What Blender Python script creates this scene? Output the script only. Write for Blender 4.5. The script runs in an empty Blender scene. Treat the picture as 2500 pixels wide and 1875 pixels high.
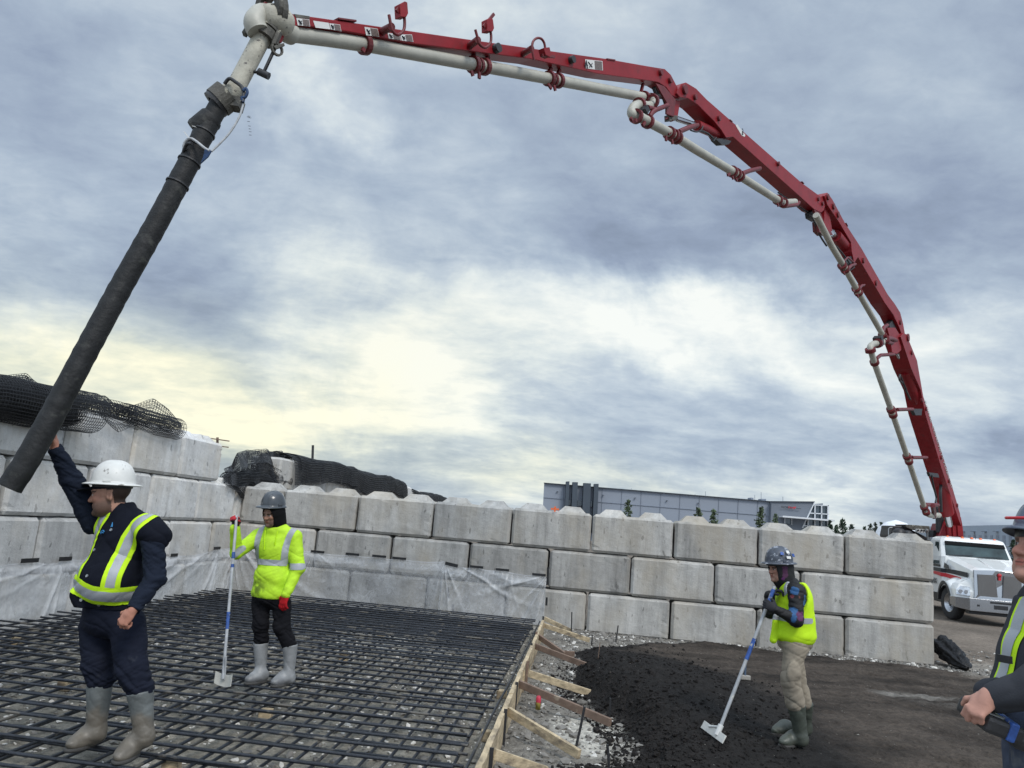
import bpy, bmesh, math, random
import numpy as np
from mathutils import Vector, Matrix
random.seed(7); RNG = np.random.default_rng(7)
S = bpy.context.scene; COL = S.collection
rad = math.radians
# ------------------------------------------------------------------ camera
FPX = 1900.0; ROLL = rad(4.75); PITCH = math.atan(341 / 1900.0); CZ = 1.75
FW = np.array([0, math.cos(PITCH), math.sin(PITCH)]); UP0 = np.array([0, -math.sin(PITCH), math.cos(PITCH)]); RT0 = np.array([1., 0, 0])
CR = math.cos(ROLL) * RT0 + math.sin(ROLL) * UP0
CU = math.cos(ROLL) * UP0 - math.sin(ROLL) * RT0
CC = np.array([0, 0, CZ])
cd = bpy.data.cameras.new('camera'); cam = bpy.data.objects.new('camera', cd); COL.objects.link(cam)
m = Matrix(((CR[0], CU[0], -FW[0], 0), (CR[1], CU[1], -FW[1], 0), (CR[2], CU[2], -FW[2], CZ), (0, 0, 0, 1)))
cam.matrix_world = m
cd.sensor_fit = 'HORIZONTAL'; cd.sensor_width = 36; cd.lens = 36 * FPX / 2500; cd.clip_start = .1; cd.clip_end = 6000
S.camera = cam
S.view_settings.view_transform = 'Standard'; S.view_settings.look = 'None'; S.view_settings.gamma = 1; S.view_settings.exposure = 0.5
try: S.view_settings.use_curve_mapping = False
except Exception: pass
S.cycles.max_bounces = 8; S.cycles.transparent_max_bounces = 24

def ray(px, py): return (px - 1250) / FPX * CR - (py - 937.5) / FPX * CU + FW
def G(px, py, z=0.0):
    d = ray(px, py); return CC + (z - CZ) / d[2] * d
def P(px, py, Y):
    d = ray(px, py); return CC + d * (Y / d[1])
def PL(px, py, p0, n):
    d = ray(px, py); return CC + d * (np.dot(p0 - CC, n) / np.dot(d, n))
# ------------------------------------------------------------------ world
SUN_AZ = rad(150); SUN_EL = rad(48)          # behind the viewer's right shoulder, veiled by cloud
w = bpy.data.worlds.new('World'); S.world = w; w.use_nodes = True
nt = w.node_tree; N = nt.nodes; L = nt.links; N.clear()
def nd(t, **k):
    n = N.new(t)
    for a, v in k.items(): setattr(n, a, v)
    return n
def mth(op, a, b=None, c=None, clamp=False):
    n = nd('ShaderNodeMath', operation=op); n.use_clamp = clamp
    for i, v in enumerate((a, b, c)):
        if v is None: continue
        if isinstance(v, (int, float)): n.inputs[i].default_value = v
        else: L.new(v, n.inputs[i])
    return n.outputs[0]
tc = nd('ShaderNodeTexCoord'); sep = nd('ShaderNodeSeparateXYZ'); L.new(tc.outputs['Generated'], sep.inputs[0])
zz = mth('ADD', mth('MAXIMUM', sep.outputs[2], 0.0), 0.22)
comb = nd('ShaderNodeCombineXYZ'); L.new(mth('DIVIDE', sep.outputs[0], zz), comb.inputs[0]); L.new(mth('DIVIDE', sep.outputs[1], zz), comb.inputs[1])
def noise(vec, scale, detail, rough, dist=0.0, off=0.0, sx=1.0, sy=1.0, rz=0.0):
    mp = nd('ShaderNodeMapping'); mp.inputs['Location'].default_value = (off, off * 1.7, off); mp.inputs['Scale'].default_value = (sx, sy, 1); mp.inputs['Rotation'].default_value = (0, 0, rz)
    L.new(vec, mp.inputs[0])
    n = nd('ShaderNodeTexNoise'); n.inputs['Scale'].default_value = scale; n.inputs['Detail'].default_value = detail
    n.inputs['Roughness'].default_value = rough; n.inputs['Distortion'].default_value = dist
    L.new(mp.outputs[0], n.inputs['Vector']); return n
n1 = noise(comb.outputs[0], 1.7, 10, .56, .25, 3.1, 1.0, 1.0, rad(-20))
n2 = noise(comb.outputs[0], 4.4, 9, .60, .25, 9.4, .85, 1.1, rad(-14))
n3 = noise(comb.outputs[0], 14.0, 6, .6, .6, 1.4, .85, 1.1, rad(-14))
# ragged-edged directions for the broad light and dark areas
wn = noise(tc.outputs['Generated'], 4.2, 6, .6, .3, 5.0)
vs = nd('ShaderNodeVectorMath', operation='SUBTRACT'); L.new(wn.outputs['Color'], vs.inputs[0]); vs.inputs[1].default_value = (.5, .5, .5)
vm = nd('ShaderNodeVectorMath', operation='MULTIPLY'); L.new(vs.outputs[0], vm.inputs[0]); vm.inputs[1].default_value = (.36, .36, .20)
va = nd('ShaderNodeVectorMath', operation='ADD'); L.new(tc.outputs['Generated'], va.inputs[0]); L.new(vm.outputs[0], va.inputs[1])
vn = nd('ShaderNodeVectorMath', operation='NORMALIZE'); L.new(va.outputs[0], vn.inputs[0])
def blob(px, py, rpx, wgt, acc, ysq=1.0):
    d = ray(px, py); d = d / np.linalg.norm(d); R = rpx / FPX
    # squash vertically: scaled distance in (dir - d)
    s = nd('ShaderNodeVectorMath', operation='SUBTRACT'); L.new(vn.outputs[0], s.inputs[0]); s.inputs[1].default_value = tuple(d)
    m_ = nd('ShaderNodeVectorMath', operation='MULTIPLY'); L.new(s.outputs[0], m_.inputs[0]); m_.inputs[1].default_value = (1, 1, ysq)
    l = nd('ShaderNodeVectorMath', operation='LENGTH'); L.new(m_.outputs[0], l.inputs[0])
    q = mth('DIVIDE', l.outputs['Value'], R)
    e = mth('POWER', 2.718, mth('MULTIPLY', mth('MULTIPLY', q, q), -1.0))
    e = mth('MULTIPLY', e, wgt)
    return e if acc is None else mth('ADD', acc, e)
acc = None
for b in [(770, 270, 130, .34, 1.3), (1130, 130, 200, .14, 1.6), (930, 810, 270, .46, 1.7), (1350, 770, 260, .20, 2.4), (1500, 740, 260, .20, 2.2), (1650, 850, 300, .16, 2), (1900, 830, 330, .30, 1.8),
          (2250, 1000, 250, .26, 3), (850, 1000, 300, .24, 3), (2400, 800, 160, .24, 1.4), (1650, 1230, 450, .30, 6), (1250, 1150, 280, .26, 5), (1100, 960, 250, .22, 3),
          (300, 920, 420, .34, 2.6), (60, 1000, 300, .22, 2), (2100, 1180, 380, .2, 7), (2200, 330, 200, .10, 1.5), (700, 640, 200, .10, 2), (330, 1260, 500, .2, 6),
          (150, 180, 350, -.12, 1), (600, 480, 260, -.10, 1.5), (1450, 640, 270, -.36, 3.2), (1850, 610, 260, -.26, 3.5), (450, 640, 230, -.14, 2.5), (2300, 480, 320, -.16, 1.6), (2200, 640, 200, -.14, 2),
          (760, 1150, 260, -.30, 3), (520, 1150, 150, -.2, 3), (1500, 930, 260, -.18, 4), (1900, 990, 280, -.24, 3.5), (2420, 1120, 200, -.24, 3), (1850, 1130, 330, -.16, 6), (1700, 250, 350, -.06, 1.2), (700, 900, 150, -.2, 4)]:
    acc = blob(b[0], b[1], b[2], b[3], acc, b[4])
warm = None
for b in [(300, 930, 400, .8, 2.2), (60, 1030, 350, .6, 2), (950, 830, 330, .35, 1.8), (1250, 1150, 300, .55, 3.5), (700, 1000, 330, .45, 2.5), (1600, 1220, 300, .2, 5)]:
    warm = blob(b[0], b[1], b[2], b[3], warm, b[4])
v = mth('ADD', mth('MULTIPLY', mth('SUBTRACT', n1.outputs['Fac'], .5), 1.12), .465)
v = mth('ADD', v, mth('MULTIPLY', mth('SUBTRACT', n2.outputs['Fac'], .5), .64))
v = mth('ADD', v, mth('MULTIPLY', mth('SUBTRACT', n3.outputs['Fac'], .5), .24))
v = mth('ADD', v, acc)
cr = nd('ShaderNodeValToRGB'); L.new(v, cr.inputs[0]); e = cr.color_ramp.elements
e[0].position = 0.0; e[0].color = (.165, .203, .272, 1); e[1].position = 1.0; e[1].color = (.70, .72, .69, 1)
for p_, c_ in ((.22, (.225, .274, .362, 1)), (.44, (.305, .366, .445, 1)), (.62, (.40, .46, .52, 1)), (.80, (.54, .59, .605, 1))):
    x = e.new(p_); x.color = c_
mixw = nd('ShaderNodeMix', data_type='RGBA', blend_type='MULTIPLY'); L.new(mth('MINIMUM', warm, 1.0), mixw.inputs['Factor'])
L.new(cr.outputs[0], mixw.inputs['A']); mixw.inputs['B'].default_value = (1.08, 1.01, .80, 1)
bk = nd('ShaderNodeMapRange'); L.new(sep.outputs[1], bk.inputs[0]); bk.inputs[1].default_value = .40; bk.inputs[2].default_value = -.25; bk.inputs[3].default_value = 0; bk.inputs[4].default_value = .85  # extra sky brightness behind the viewer, added out of view to light the scene
zn = nd('ShaderNodeMapRange'); L.new(sep.outputs[2], zn.inputs[0]); zn.inputs[1].default_value = .68; zn.inputs[2].default_value = .95; zn.inputs[3].default_value = 0; zn.inputs[4].default_value = 1.5  # likewise added overhead, above the frame, as more fill light
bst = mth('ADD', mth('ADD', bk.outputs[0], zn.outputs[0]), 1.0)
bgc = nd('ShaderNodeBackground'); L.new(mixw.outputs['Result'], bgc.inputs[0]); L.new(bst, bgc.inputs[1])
sky = nd('ShaderNodeTexSky', sky_type='NISHITA'); sky.sun_disc = False; sky.sun_elevation = SUN_EL; sky.sun_rotation = SUN_AZ
bgs = nd('ShaderNodeBackground'); L.new(sky.outputs[0], bgs.inputs[0]); bgs.inputs[1].default_value = .08
ms = nd('ShaderNodeMixShader'); ms.inputs[0].default_value = .93; L.new(bgs.outputs[0], ms.inputs[1]); L.new(bgc.outputs[0], ms.inputs[2])
wo = nd('ShaderNodeOutputWorld'); L.new(ms.outputs[0], wo.inputs[0])
sl = bpy.data.lights.new('sun', 'SUN'); sl.energy = 1.35; sl.angle = rad(16); sl.color = (1, .95, .88)
so = bpy.data.objects.new('sun', sl); COL.objects.link(so)
sd = Vector((math.sin(SUN_AZ) * math.cos(SUN_EL), math.cos(SUN_AZ) * math.cos(SUN_EL), math.sin(SUN_EL)))
so.rotation_euler = (-sd).to_track_quat('-Z', 'Y').to_euler(); so.location = (0, -5, 20)
# ------------------------------------------------------------------ helpers
def tag(o, label=None, cat=None, group=None, kind=None):
    if label: o['label'] = label
    if cat: o['category'] = cat
    if group: o['group'] = group
    if kind: o['kind'] = kind
    return o
def thing(name, loc, label, cat, group=None):
    o = bpy.data.objects.new(name, None); COL.objects.link(o); o.location = tuple(loc); o.empty_display_size = .1
    return tag(o, label, cat, group)
def unit(v):
    v = np.asarray(v, float); return v / (np.linalg.norm(v) + 1e-12)
class MB:
    def __init__(s): s.v = []; s.f = []; s.m = []; s.sm = []
    def add(s, vs, fs, mi=0, smooth=False):
        o = len(s.v); s.v.extend([tuple(map(float, p)) for p in vs])
        for f in fs: s.f.append(tuple(i + o for i in f)); s.m.append(mi); s.sm.append(smooth)
        return s
    def box(s, c, size, X=(1, 0, 0), Y=(0, 1, 0), Z=(0, 0, 1), mi=0, bev=0.0):
        c = np.array(c, float); X, Y, Z = np.array(X, float), np.array(Y, float), np.array(Z, float); h = np.array(size) / 2
        if bev <= 0:
            vs = [c + X * h[0] * a + Y * h[1] * b + Z * h[2] * d for a in (-1, 1) for b in (-1, 1) for d in (-1, 1)]
            return s.add(vs, [(0, 1, 3, 2), (4, 6, 7, 5), (0, 4, 5, 1), (2, 3, 7, 6), (0, 2, 6, 4), (1, 5, 7, 3)], mi)
        bm = bmesh.new(); bmesh.ops.create_cube(bm, size=1)
        for q in bm.verts: q.co = Vector((q.co.x * size[0], q.co.y * size[1], q.co.z * size[2]))
        bmesh.ops.bevel(bm, geom=bm.edges[:], offset=bev, segments=2, affect='EDGES', profile=.6)
        bm.verts.index_update()
        vs = [c + X * q.co.x + Y * q.co.y + Z * q.co.z for q in bm.verts]; fs = [[q.index for q in f.verts] for f in bm.faces]; bm.free()
        return s.add(vs, fs, mi)
    def beam(s, a, b, wd, ht, up=(0, 0, 1), mi=0):
        a, b = np.array(a, float), np.array(b, float); X = unit(b - a); Y = unit(np.cross(up, X)); Z = np.cross(X, Y)
        return s.box((a + b) / 2, (np.linalg.norm(b - a), wd, ht), X, Y, Z, mi)
    def tube(s, pts, r, n=10, cap=True, mi=0, smooth=True):
        pts = np.array(pts, float); k = len(pts); rr = np.full(k, r) if np.isscalar(r) else np.array(r, float)
        T = np.gradient(pts, axis=0); T /= (np.linalg.norm(T, axis=1)[:, None] + 1e-12)
        ref = np.array([0, 0, 1.]) if abs(T[0][2]) < .9 else np.array([1., 0, 0]); U = unit(np.cross(T[0], ref)); vs = []
        for i in range(k):
            U = unit(U - T[i] * np.dot(U, T[i])); V = np.cross(T[i], U)
            for j in range(n):
                a_ = 2 * math.pi * j / n; vs.append(pts[i] + rr[i] * (math.cos(a_) * U + math.sin(a_) * V))
        fs = [(i * n + j, i * n + (j + 1) % n, (i + 1) * n + (j + 1) % n, (i + 1) * n + j) for i in range(k - 1) for j in range(n)]
        s.add(vs, fs, mi, smooth)
        if cap: s.add([vs[j] for j in range(n)], [tuple(range(n))[::-1]], mi); s.add([vs[(k - 1) * n + j] for j in range(n)], [tuple(range(n))], mi)
        return s
    def ring(s, c, ax, r0, r1, wd, n=24, mi=0):
        """solid collar of outer radius r1, inner r0"""
        c = np.array(c, float); ax = unit(ax); ref = np.array([0, 0, 1.]) if abs(ax[2]) < .9 else np.array([1., 0, 0]); U = unit(np.cross(ax, ref)); V = np.cross(ax, U)
        prof = [(r0, -wd / 2), (r1, -wd / 2), (r1, wd / 2), (r0, wd / 2)]; vs = []
        for j in range(n):
            a_ = 2 * math.pi * j / n; D = math.cos(a_) * U + math.sin(a_) * V
            for (r, h) in prof: vs.append(c + D * r + ax * h)
        fs = [(j * 4 + q, j * 4 + (q + 1) % 4, ((j + 1) % n) * 4 + (q + 1) % 4, ((j + 1) % n) * 4 + q) for j in range(n) for q in range(4)]
        return s.add(vs, fs, mi, False)
    def prism(s, poly, d, mi=0):
        """poly: 3D points, extruded by vector d"""
        k = len(poly); vs = [np.array(p, float) for p in poly] + [np.array(p, float) + d for p in poly]
        fs = [tuple(range(k)), tuple(range(k, 2 * k))[::-1]] + [(i, i + k, (i + 1) % k + k, (i + 1) % k) for i in range(k)]
        return s.add(vs, fs, mi)
    def lathe(s, c, prof, ax=(0, 0, 1), n=32, mi=0, smooth=True):
        c = np.array(c, float); ax = unit(ax); ref = np.array([0, 0, 1.]) if abs(ax[2]) < .9 else np.array([1., 0, 0]); U = unit(np.cross(ref, ax)); V = np.cross(ax, U); k = len(prof)
        vs = [c + ax * h + r * (math.cos(2 * math.pi * j / n) * U + math.sin(2 * math.pi * j / n) * V) for j in range(n) for (r, h) in prof]
        fs = [(j * k + q, ((j + 1) % n) * k + q, ((j + 1) % n) * k + q + 1, j * k + q + 1) for j in range(n) for q in range(k - 1)]
        return s.add(vs, fs, mi, smooth)
    def build(s, name, mats, parent=None, off=None, bevel=0.0):
        me = bpy.data.meshes.new(name); vv = np.array(s.v, float)
        if off is not None: vv = vv - np.array(off, float)
        me.from_pydata(vv.tolist(), [], s.f)
        if not isinstance(mats, (list, tuple)): mats = [mats]
        for q in mats: me.materials.append(q)
        me.polygons.foreach_set('material_index', s.m); me.polygons.foreach_set('use_smooth', s.sm)
        bm = bmesh.new(); bm.from_mesh(me); bmesh.ops.recalc_face_normals(bm, faces=bm.faces[:]); bm.to_mesh(me); bm.free()
        me.update(); o = bpy.data.objects.new(name, me); COL.objects.link(o)
        if parent: o.parent = parent
        if bevel: b = o.modifiers.new('b', 'BEVEL'); b.width = bevel; b.segments = 2; b.limit_method = 'ANGLE'; b.angle_limit = rad(35)
        return o
def npmesh(name, V, F, mats, parent=None, off=None, smooth=True, col=None, mi=None):
    V = np.asarray(V, float)
    if off is not None: V = V - np.array(off, float)
    F = np.asarray(F); me = bpy.data.meshes.new(name); k = F.shape[1]
    me.vertices.add(len(V)); me.vertices.foreach_set('co', V.ravel())
    me.loops.add(F.size); me.loops.foreach_set('vertex_index', F.ravel().astype(np.int32))
    me.polygons.add(len(F)); me.polygons.foreach_set('loop_start', np.arange(0, F.size, k, dtype=np.int32)); me.polygons.foreach_set('loop_total', np.full(len(F), k, dtype=np.int32))
    if not isinstance(mats, (list, tuple)): mats = [mats]
    for q in mats: me.materials.append(q)
    me.polygons.foreach_set('use_smooth', np.full(len(F), smooth))
    if mi is not None: me.polygons.foreach_set('material_index', np.asarray(mi, dtype=np.int32))
    me.update(calc_edges=True)
    if col is not None:
        a = me.color_attributes.new('Col', 'FLOAT_COLOR', 'POINT'); c4 = np.ones((len(V), 4)); c4[:, :3] = col; a.data.foreach_set('color', c4.ravel())
    me.validate(); o = bpy.data.objects.new(name, me); COL.objects.link(o)
    if parent: o.parent = parent
    return o
_lat = {}
def vnoise(P2, freq, seed=0, octv=4, gain=.5):
    """value noise on (n,2) or (n,3) points, result about -1..1"""
    P2 = np.asarray(P2, float); D = P2.shape[1]; out = np.zeros(len(P2)); amp = 1.; tot = 0
    for o in range(octv):
        q = P2 * freq * (2 ** o) + seed * 13.7 + o * 5.3; i = np.floor(q).astype(np.int64); f = q - i; f = f * f * (3 - 2 * f); r = 0
        for c in range(2 ** D):
            h = np.zeros(len(P2), np.int64); wgt = np.ones(len(P2))
            for d in range(D):
                b = (c >> d) & 1; h = h * 374761393 + (i[:, d] + b) * (668265263 + 2246822519 * d); wgt = wgt * (f[:, d] if b else 1 - f[:, d])
            h = (h ^ (h >> 13)) * 1274126177; h = h ^ (h >> 16); r = r + wgt * ((h & 0xffff) / 32767.5 - 1)
        out += amp * r; tot += amp; amp *= gain
    return out / tot
# ------------------------------------------------------------------ materials
def newmat(name):
    m_ = bpy.data.materials.new(name); m_.use_nodes = True; t = m_.node_tree; return m_, t, t.nodes, t.links, t.nodes['Principled BSDF']
def mat(name, rgb, rough=.6, metal=0., var=.12, vs=6., bump=.15, bs=60., spot=None, objr=0., attr=False, coat=0., spec=.5, stretch=(1, 1, 1), vcol=None, bdist=.01):
    """procedural paint/stone/cloth: base colour varied by noise, optional darker or lighter spots, fine bump"""
    m_, t, n, l, bs_ = newmat(name); bs_.inputs['Roughness'].default_value = rough; bs_.inputs['Metallic'].default_value = metal
    bs_.inputs['Coat Weight'].default_value = coat; bs_.inputs['Specular IOR Level'].default_value = spec
    tc = n.new('ShaderNodeTexCoord'); mp = n.new('ShaderNodeMapping'); mp.inputs['Scale'].default_value = stretch; l.new(tc.outputs['Object'], mp.inputs[0])
    if objr:
        oi = n.new('ShaderNodeObjectInfo'); mu = n.new('ShaderNodeMath'); mu.operation = 'MULTIPLY'; mu.inputs[1].default_value = 40; l.new(oi.outputs['Random'], mu.inputs[0]); l.new(mu.outputs[0], mp.inputs['Location'])
    no = n.new('ShaderNodeTexNoise'); no.inputs['Scale'].default_value = vs; no.inputs['Detail'].default_value = 6; no.inputs['Roughness'].default_value = .62; l.new(mp.outputs[0], no.inputs['Vector'])
    mr = n.new('ShaderNodeMapRange'); mr.inputs[1].default_value = .3; mr.inputs[2].default_value = .7; mr.inputs[3].default_value = 1 - var; mr.inputs[4].default_value = 1 + var; l.new(no.outputs['Fac'], mr.inputs[0])
    fac = mr.outputs[0]
    if objr:
        m2 = n.new('ShaderNodeMapRange'); m2.inputs[3].default_value = 1 - objr; m2.inputs[4].default_value = 1 + objr; l.new(oi.outputs['Random'], m2.inputs[0]); mm = n.new('ShaderNodeMath'); mm.operation = 'MULTIPLY'; l.new(fac, mm.inputs[0]); l.new(m2.outputs[0], mm.inputs[1]); fac = mm.outputs[0]
    mx = n.new('ShaderNodeVectorMath'); mx.operation = 'SCALE'; l.new(fac, mx.inputs['Scale'])
    if attr: at = n.new('ShaderNodeAttribute'); at.attribute_name = 'Col'; l.new(at.outputs['Color'], mx.inputs[0])
    else: mx.inputs[0].default_value = rgb
    out = mx.outputs[0]
    if spot:   # (colour, scale, threshold 0-1, softness)
        sn = n.new('ShaderNodeTexNoise'); sn.inputs['Scale'].default_value = spot[1]; sn.inputs['Detail'].default_value = 5; sn.inputs['Roughness'].default_value = .6; l.new(mp.outputs[0], sn.inputs['Vector'])
        sr = n.new('ShaderNodeMapRange'); sr.inputs[1].default_value = spot[2]; sr.inputs[2].default_value = spot[2] + spot[3]; l.new(sn.outputs['Fac'], sr.inputs[0])
        mi_ = n.new('ShaderNodeMix'); mi_.data_type = 'RGBA'; l.new(sr.outputs[0], mi_.inputs['Factor']); l.new(out, mi_.inputs['A']); mi_.inputs['B'].default_value = (*spot[0], 1); out = mi_.outputs['Result']
    l.new(out, bs_.inputs['Base Color'])
    if bump:
        bn = n.new('ShaderNodeTexNoise'); bn.inputs['Scale'].default_value = bs; bn.inputs['Detail'].default_value = 5; l.new(mp.outputs[0], bn.inputs['Vector'])
        b = n.new('ShaderNodeBump'); b.inputs['Strength'].default_value = bump; b.inputs['Distance'].default_value = bdist; l.new(bn.outputs['Fac'], b.inputs['Height']); l.new(b.outputs[0], bs_.inputs['Normal'])
    return m_
def concrete_mat(name, base, stain=.5, warm=.0):
    m_, t, n, l, B = newmat(name); B.inputs['Roughness'].default_value = .85
    tc = n.new('ShaderNodeTexCoord'); oi = n.new('ShaderNodeObjectInfo'); mu = n.new('ShaderNodeMath'); mu.operation = 'MULTIPLY'; mu.inputs[1].default_value = 57; l.new(oi.outputs['Random'], mu.inputs[0])
    def nz(scale, det, ro, st=(1, 1, 1), dist=0):
        mp = n.new('ShaderNodeMapping'); mp.inputs['Scale'].default_value = st; l.new(tc.outputs['Object'], mp.inputs[0]); l.new(mu.outputs[0], mp.inputs['Location'])
        q = n.new('ShaderNodeTexNoise'); q.inputs['Scale'].default_value = scale; q.inputs['Detail'].default_value = det; q.inputs['Roughness'].default_value = ro; q.inputs['Distortion'].default_value = dist; l.new(mp.outputs[0], q.inputs['Vector']); return q.outputs['Fac']
    def rng(v_, a_, b_, c_, d_):
        r = n.new('ShaderNodeMapRange'); l.new(v_, r.inputs[0]); r.inputs[1].default_value = a_; r.inputs[2].default_value = b_; r.inputs[3].default_value = c_; r.inputs[4].default_value = d_; return r.outputs[0]
    def mul(a_, b_, op='MULTIPLY'):
        q = n.new('ShaderNodeMath'); q.operation = op; l.new(a_, q.inputs[0])
        if isinstance(b_, float): q.inputs[1].default_value = b_
        else: l.new(b_, q.inputs[1])
        return q.outputs[0]
    f = mul(rng(nz(1.6, 8, .65, dist=.6), .3, .7, .80, 1.15), rng(nz(9, 8, .7), .3, .7, .90, 1.08))
    f = mul(f, rng(nz(3.2, 6, .7, (1, 1, .13)), .42, .68, 1.0, 1 - stain * .62))       # run-down streaks
    f = mul(f, rng(nz(42, 3, .6), .60, .72, 1.0, .72))                          # pores
    f = mul(f, rng(oi.outputs['Random'], 0, 1, .74, 1.16))
    # a few sparse drips and splashes
    f = mul(f, rng(nz(14, 2, .4, (1, 1, .45)), .67, .71, 1.0, .55))
    sc = n.new('ShaderNodeVectorMath'); sc.operation = 'SCALE'; sc.inputs[0].default_value = base; l.new(f, sc.inputs['Scale'])
    mi_ = n.new('ShaderNodeMix'); mi_.data_type = 'RGBA'; l.new(rng(nz(1.1, 5, .6, (1, 1, .5)), .45, .75, 0, .95), mi_.inputs['Factor']); l.new(sc.outputs[0], mi_.inputs['A']); mi_.inputs['B'].default_value = (base[0] * .86, base[1] * .78, base[2] * .66, 1)
    l.new(mi_.outputs['Result'], B.inputs['Base Color'])
    bp = n.new('ShaderNodeBump'); bp.inputs['Strength'].default_value = .5; bp.inputs['Distance'].default_value = .012; l.new(mul(nz(30, 6, .7), nz(5, 5, .6), 'ADD'), bp.inputs['Height']); l.new(bp.outputs[0], B.inputs['Normal'])
    return m_
def emis(name, rgb, st):
    m_, t, n, l, B = newmat(name); B.inputs['Base Color'].default_value = (*rgb, 1); return m_
M = {}
M['conc'] = concrete_mat('cast_concrete', (.43, .42, .395), .75)
M['conc_pale'] = concrete_mat('pale_cast_concrete', (.62, .62, .605), .5)
M['ground'] = mat('ground_earth', (1, 1, 1), .95, var=.38, vs=14, bump=1.0, bs=30, attr=True, bdist=.04, spec=.2, spot=((.36, .34, .30), 26, .69, .03))
M['soil'] = mat('black_soil', (.016, .014, .013), .95, var=.35, vs=20, bump=1., bs=45, spec=.25, bdist=.03, spot=((.035, .028, .023), 9, .62, .06))
M['stone_w'] = mat('crushed_shell_white', (.52, .50, .46), .85, var=.2, vs=9, bump=.3)
M['stone_g'] = mat('grey_gravel', (.17, .16, .145), .9, var=.3, vs=9, bump=.3)
M['rebar'] = mat('rebar_steel', (.024, .028, .036), .42, metal=.35, var=.35, vs=5, bump=.7, bs=130, spot=((.12, .11, .095), 2.6, .575, .05))
M['wood'] = mat('new_timber', (.42, .335, .215), .85, var=.45, vs=16, stretch=(1, .25, 1.6), bump=.4, bs=70, spot=((.15, .12, .09), 6, .53, .14))
M['wood_g'] = mat('weathered_timber', (.17, .115, .085), .85, var=.3, vs=8, bump=.3, bs=70, spot=((.33, .27, .2), 5, .6, .1))
M['grid'] = mat('black_geogrid', (.010, .011, .013), .5, var=.2, bump=0, spec=.6)
M['red'] = mat('boom_red_paint', (.225, .010, .015), .45, var=.18, vs=3, bump=.05, coat=.0, spec=.28, spot=((.15, .018, .02), 3, .62, .12))
M['red_d'] = mat('clamp_red_paint', (.13, .010, .013), .5, var=.25, vs=10, bump=.2)
M['pipe'] = mat('pipe_cream_paint', (.40, .39, .335), .5, var=.14, vs=4, bump=.1, spot=((.27, .26, .225), 5, .60, .1))
M['pipe_s'] = mat('splashed_cream_pipe', (.42, .40, .33), .7, var=.25, vs=8, bump=.4, spot=((.12, .11, .10), 22, .60, .04))
M['rubber'] = mat('hose_rubber', (.012, .0125, .013), .62, var=.5, vs=9, bump=.5, bs=34, spec=.35, spot=((.045, .046, .041), 7, .58, .12), bdist=.01)
M['black'] = mat('black_steel', (.02, .02, .022), .5, var=.3, bump=.2)
M['cast'] = mat('dirty_cast_iron', (.085, .08, .068), .7, var=.4, vs=14, bump=.5, spot=((.4, .38, .3), 9, .62, .06))
M['chrome'] = mat('chrome', (.46, .47, .49), .2, metal=1., var=.05, bump=0)
M['steel'] = mat('dull_steel', (.35, .36, .36), .4, metal=.8, var=.15, bump=.1)
M['white'] = mat('truck_white_paint', (.78, .79, .77), .22, var=.04, vs=3, bump=0, coat=.5)
M['tape'] = mat('black_tape', (.012, .012, .013), .45, var=.2, bump=.1)
M['tyre'] = mat('tyre_rubber', (.028, .028, .028), .85, var=.35, vs=12, bump=.6, bs=30)
M['orange'] = mat('amber_lens', (.75, .14, .03), .3, var=.1, bump=0)
M['decal_w'] = mat('white_decal', (.62, .62, .60), .5, var=.1, bump=0)
M['decal_g'] = mat('grey_decal', (.13, .10, .09), .5, var=.4, vs=60, bump=0)
M['blue'] = mat('blue_tape', (.025, .075, .27), .6, var=.4, vs=30, bump=.1, spot=((.30, .32, .34), 26, .60, .04))
# ------------------------------------------------------------------ yard frame
AW = math.atan(248 / 1930.0)
E1 = np.array([math.cos(AW), -math.sin(AW), 0]); E2 = np.array([-math.sin(AW), -math.cos(AW), 0]); EZ = np.array([0, 0, 1.])
CO = np.array([8.008, 14.50, 0]) - E1 * 13.463          # inner corner of the two block walls
def W(s, t, z=0.): return CO + E1 * s + E2 * t + EZ * z
def ST(p): q = np.asarray(p, float) - CO; return q @ E1, q @ E2
def BW(px, py, off=0.): q = PL(px, py, CO + E2 * off, E2); return (q - CO) @ E1, q[2]
def LW(px, py, off=0.): q = PL(px, py, CO + E1 * off, E1); return (q - CO) @ E2, q[2]
# ------------------------------------------------------------------ ground
def polysd(Q, poly):
    """signed distance, positive inside"""
    poly = np.array(poly)[:, :2]; n = len(poly); d = np.full(len(Q), 1e9); ins = np.zeros(len(Q), bool)
    for i in range(n):
        a, b = poly[i], poly[(i + 1) % n]; e = b - a; w_ = Q - a
        t = np.clip((w_ @ e) / (e @ e), 0, 1); d = np.minimum(d, np.hypot(*(w_ - t[:, None] * e).T))
        c = ((a[1] > Q[:, 1]) != (b[1] > Q[:, 1])); x = a[0] + (Q[:, 1] - a[1]) / (b[1] - a[1] + 1e-12) * (b[0] - a[0]); ins ^= c & (Q[:, 0] < x)
    return np.where(ins, d, -d)
SOIL = [G(*q)[:2] for q in [(1385, 1576), (1400, 1597), (1382, 1638), (1373, 1656), (1408, 1685), (1441, 1714), (1488, 1744), (1532, 1791), (1532, 1829), (1488, 1841), (1408, 1847), (1355, 1861), (1330, 1900), (1330, 2300), (3000, 2300), (3000, 1760), (2420, 1640), (2290, 1627), (2150, 1611), (1950, 1588), (1820, 1572), (1708, 1558), (1532, 1559)]]
def sst(x, a, b): t = np.clip((x - a) / (b - a), 0, 1); return t * t * (3 - 2 * t)
MC = G(1575, 1660, .1)[:2]; MC2 = G(1600, 1830, .05)[:2]; PCH = G(960, 1560, -.1)[:2]; PCH2 = G(1440, 1785, -.08)[:2]
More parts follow.
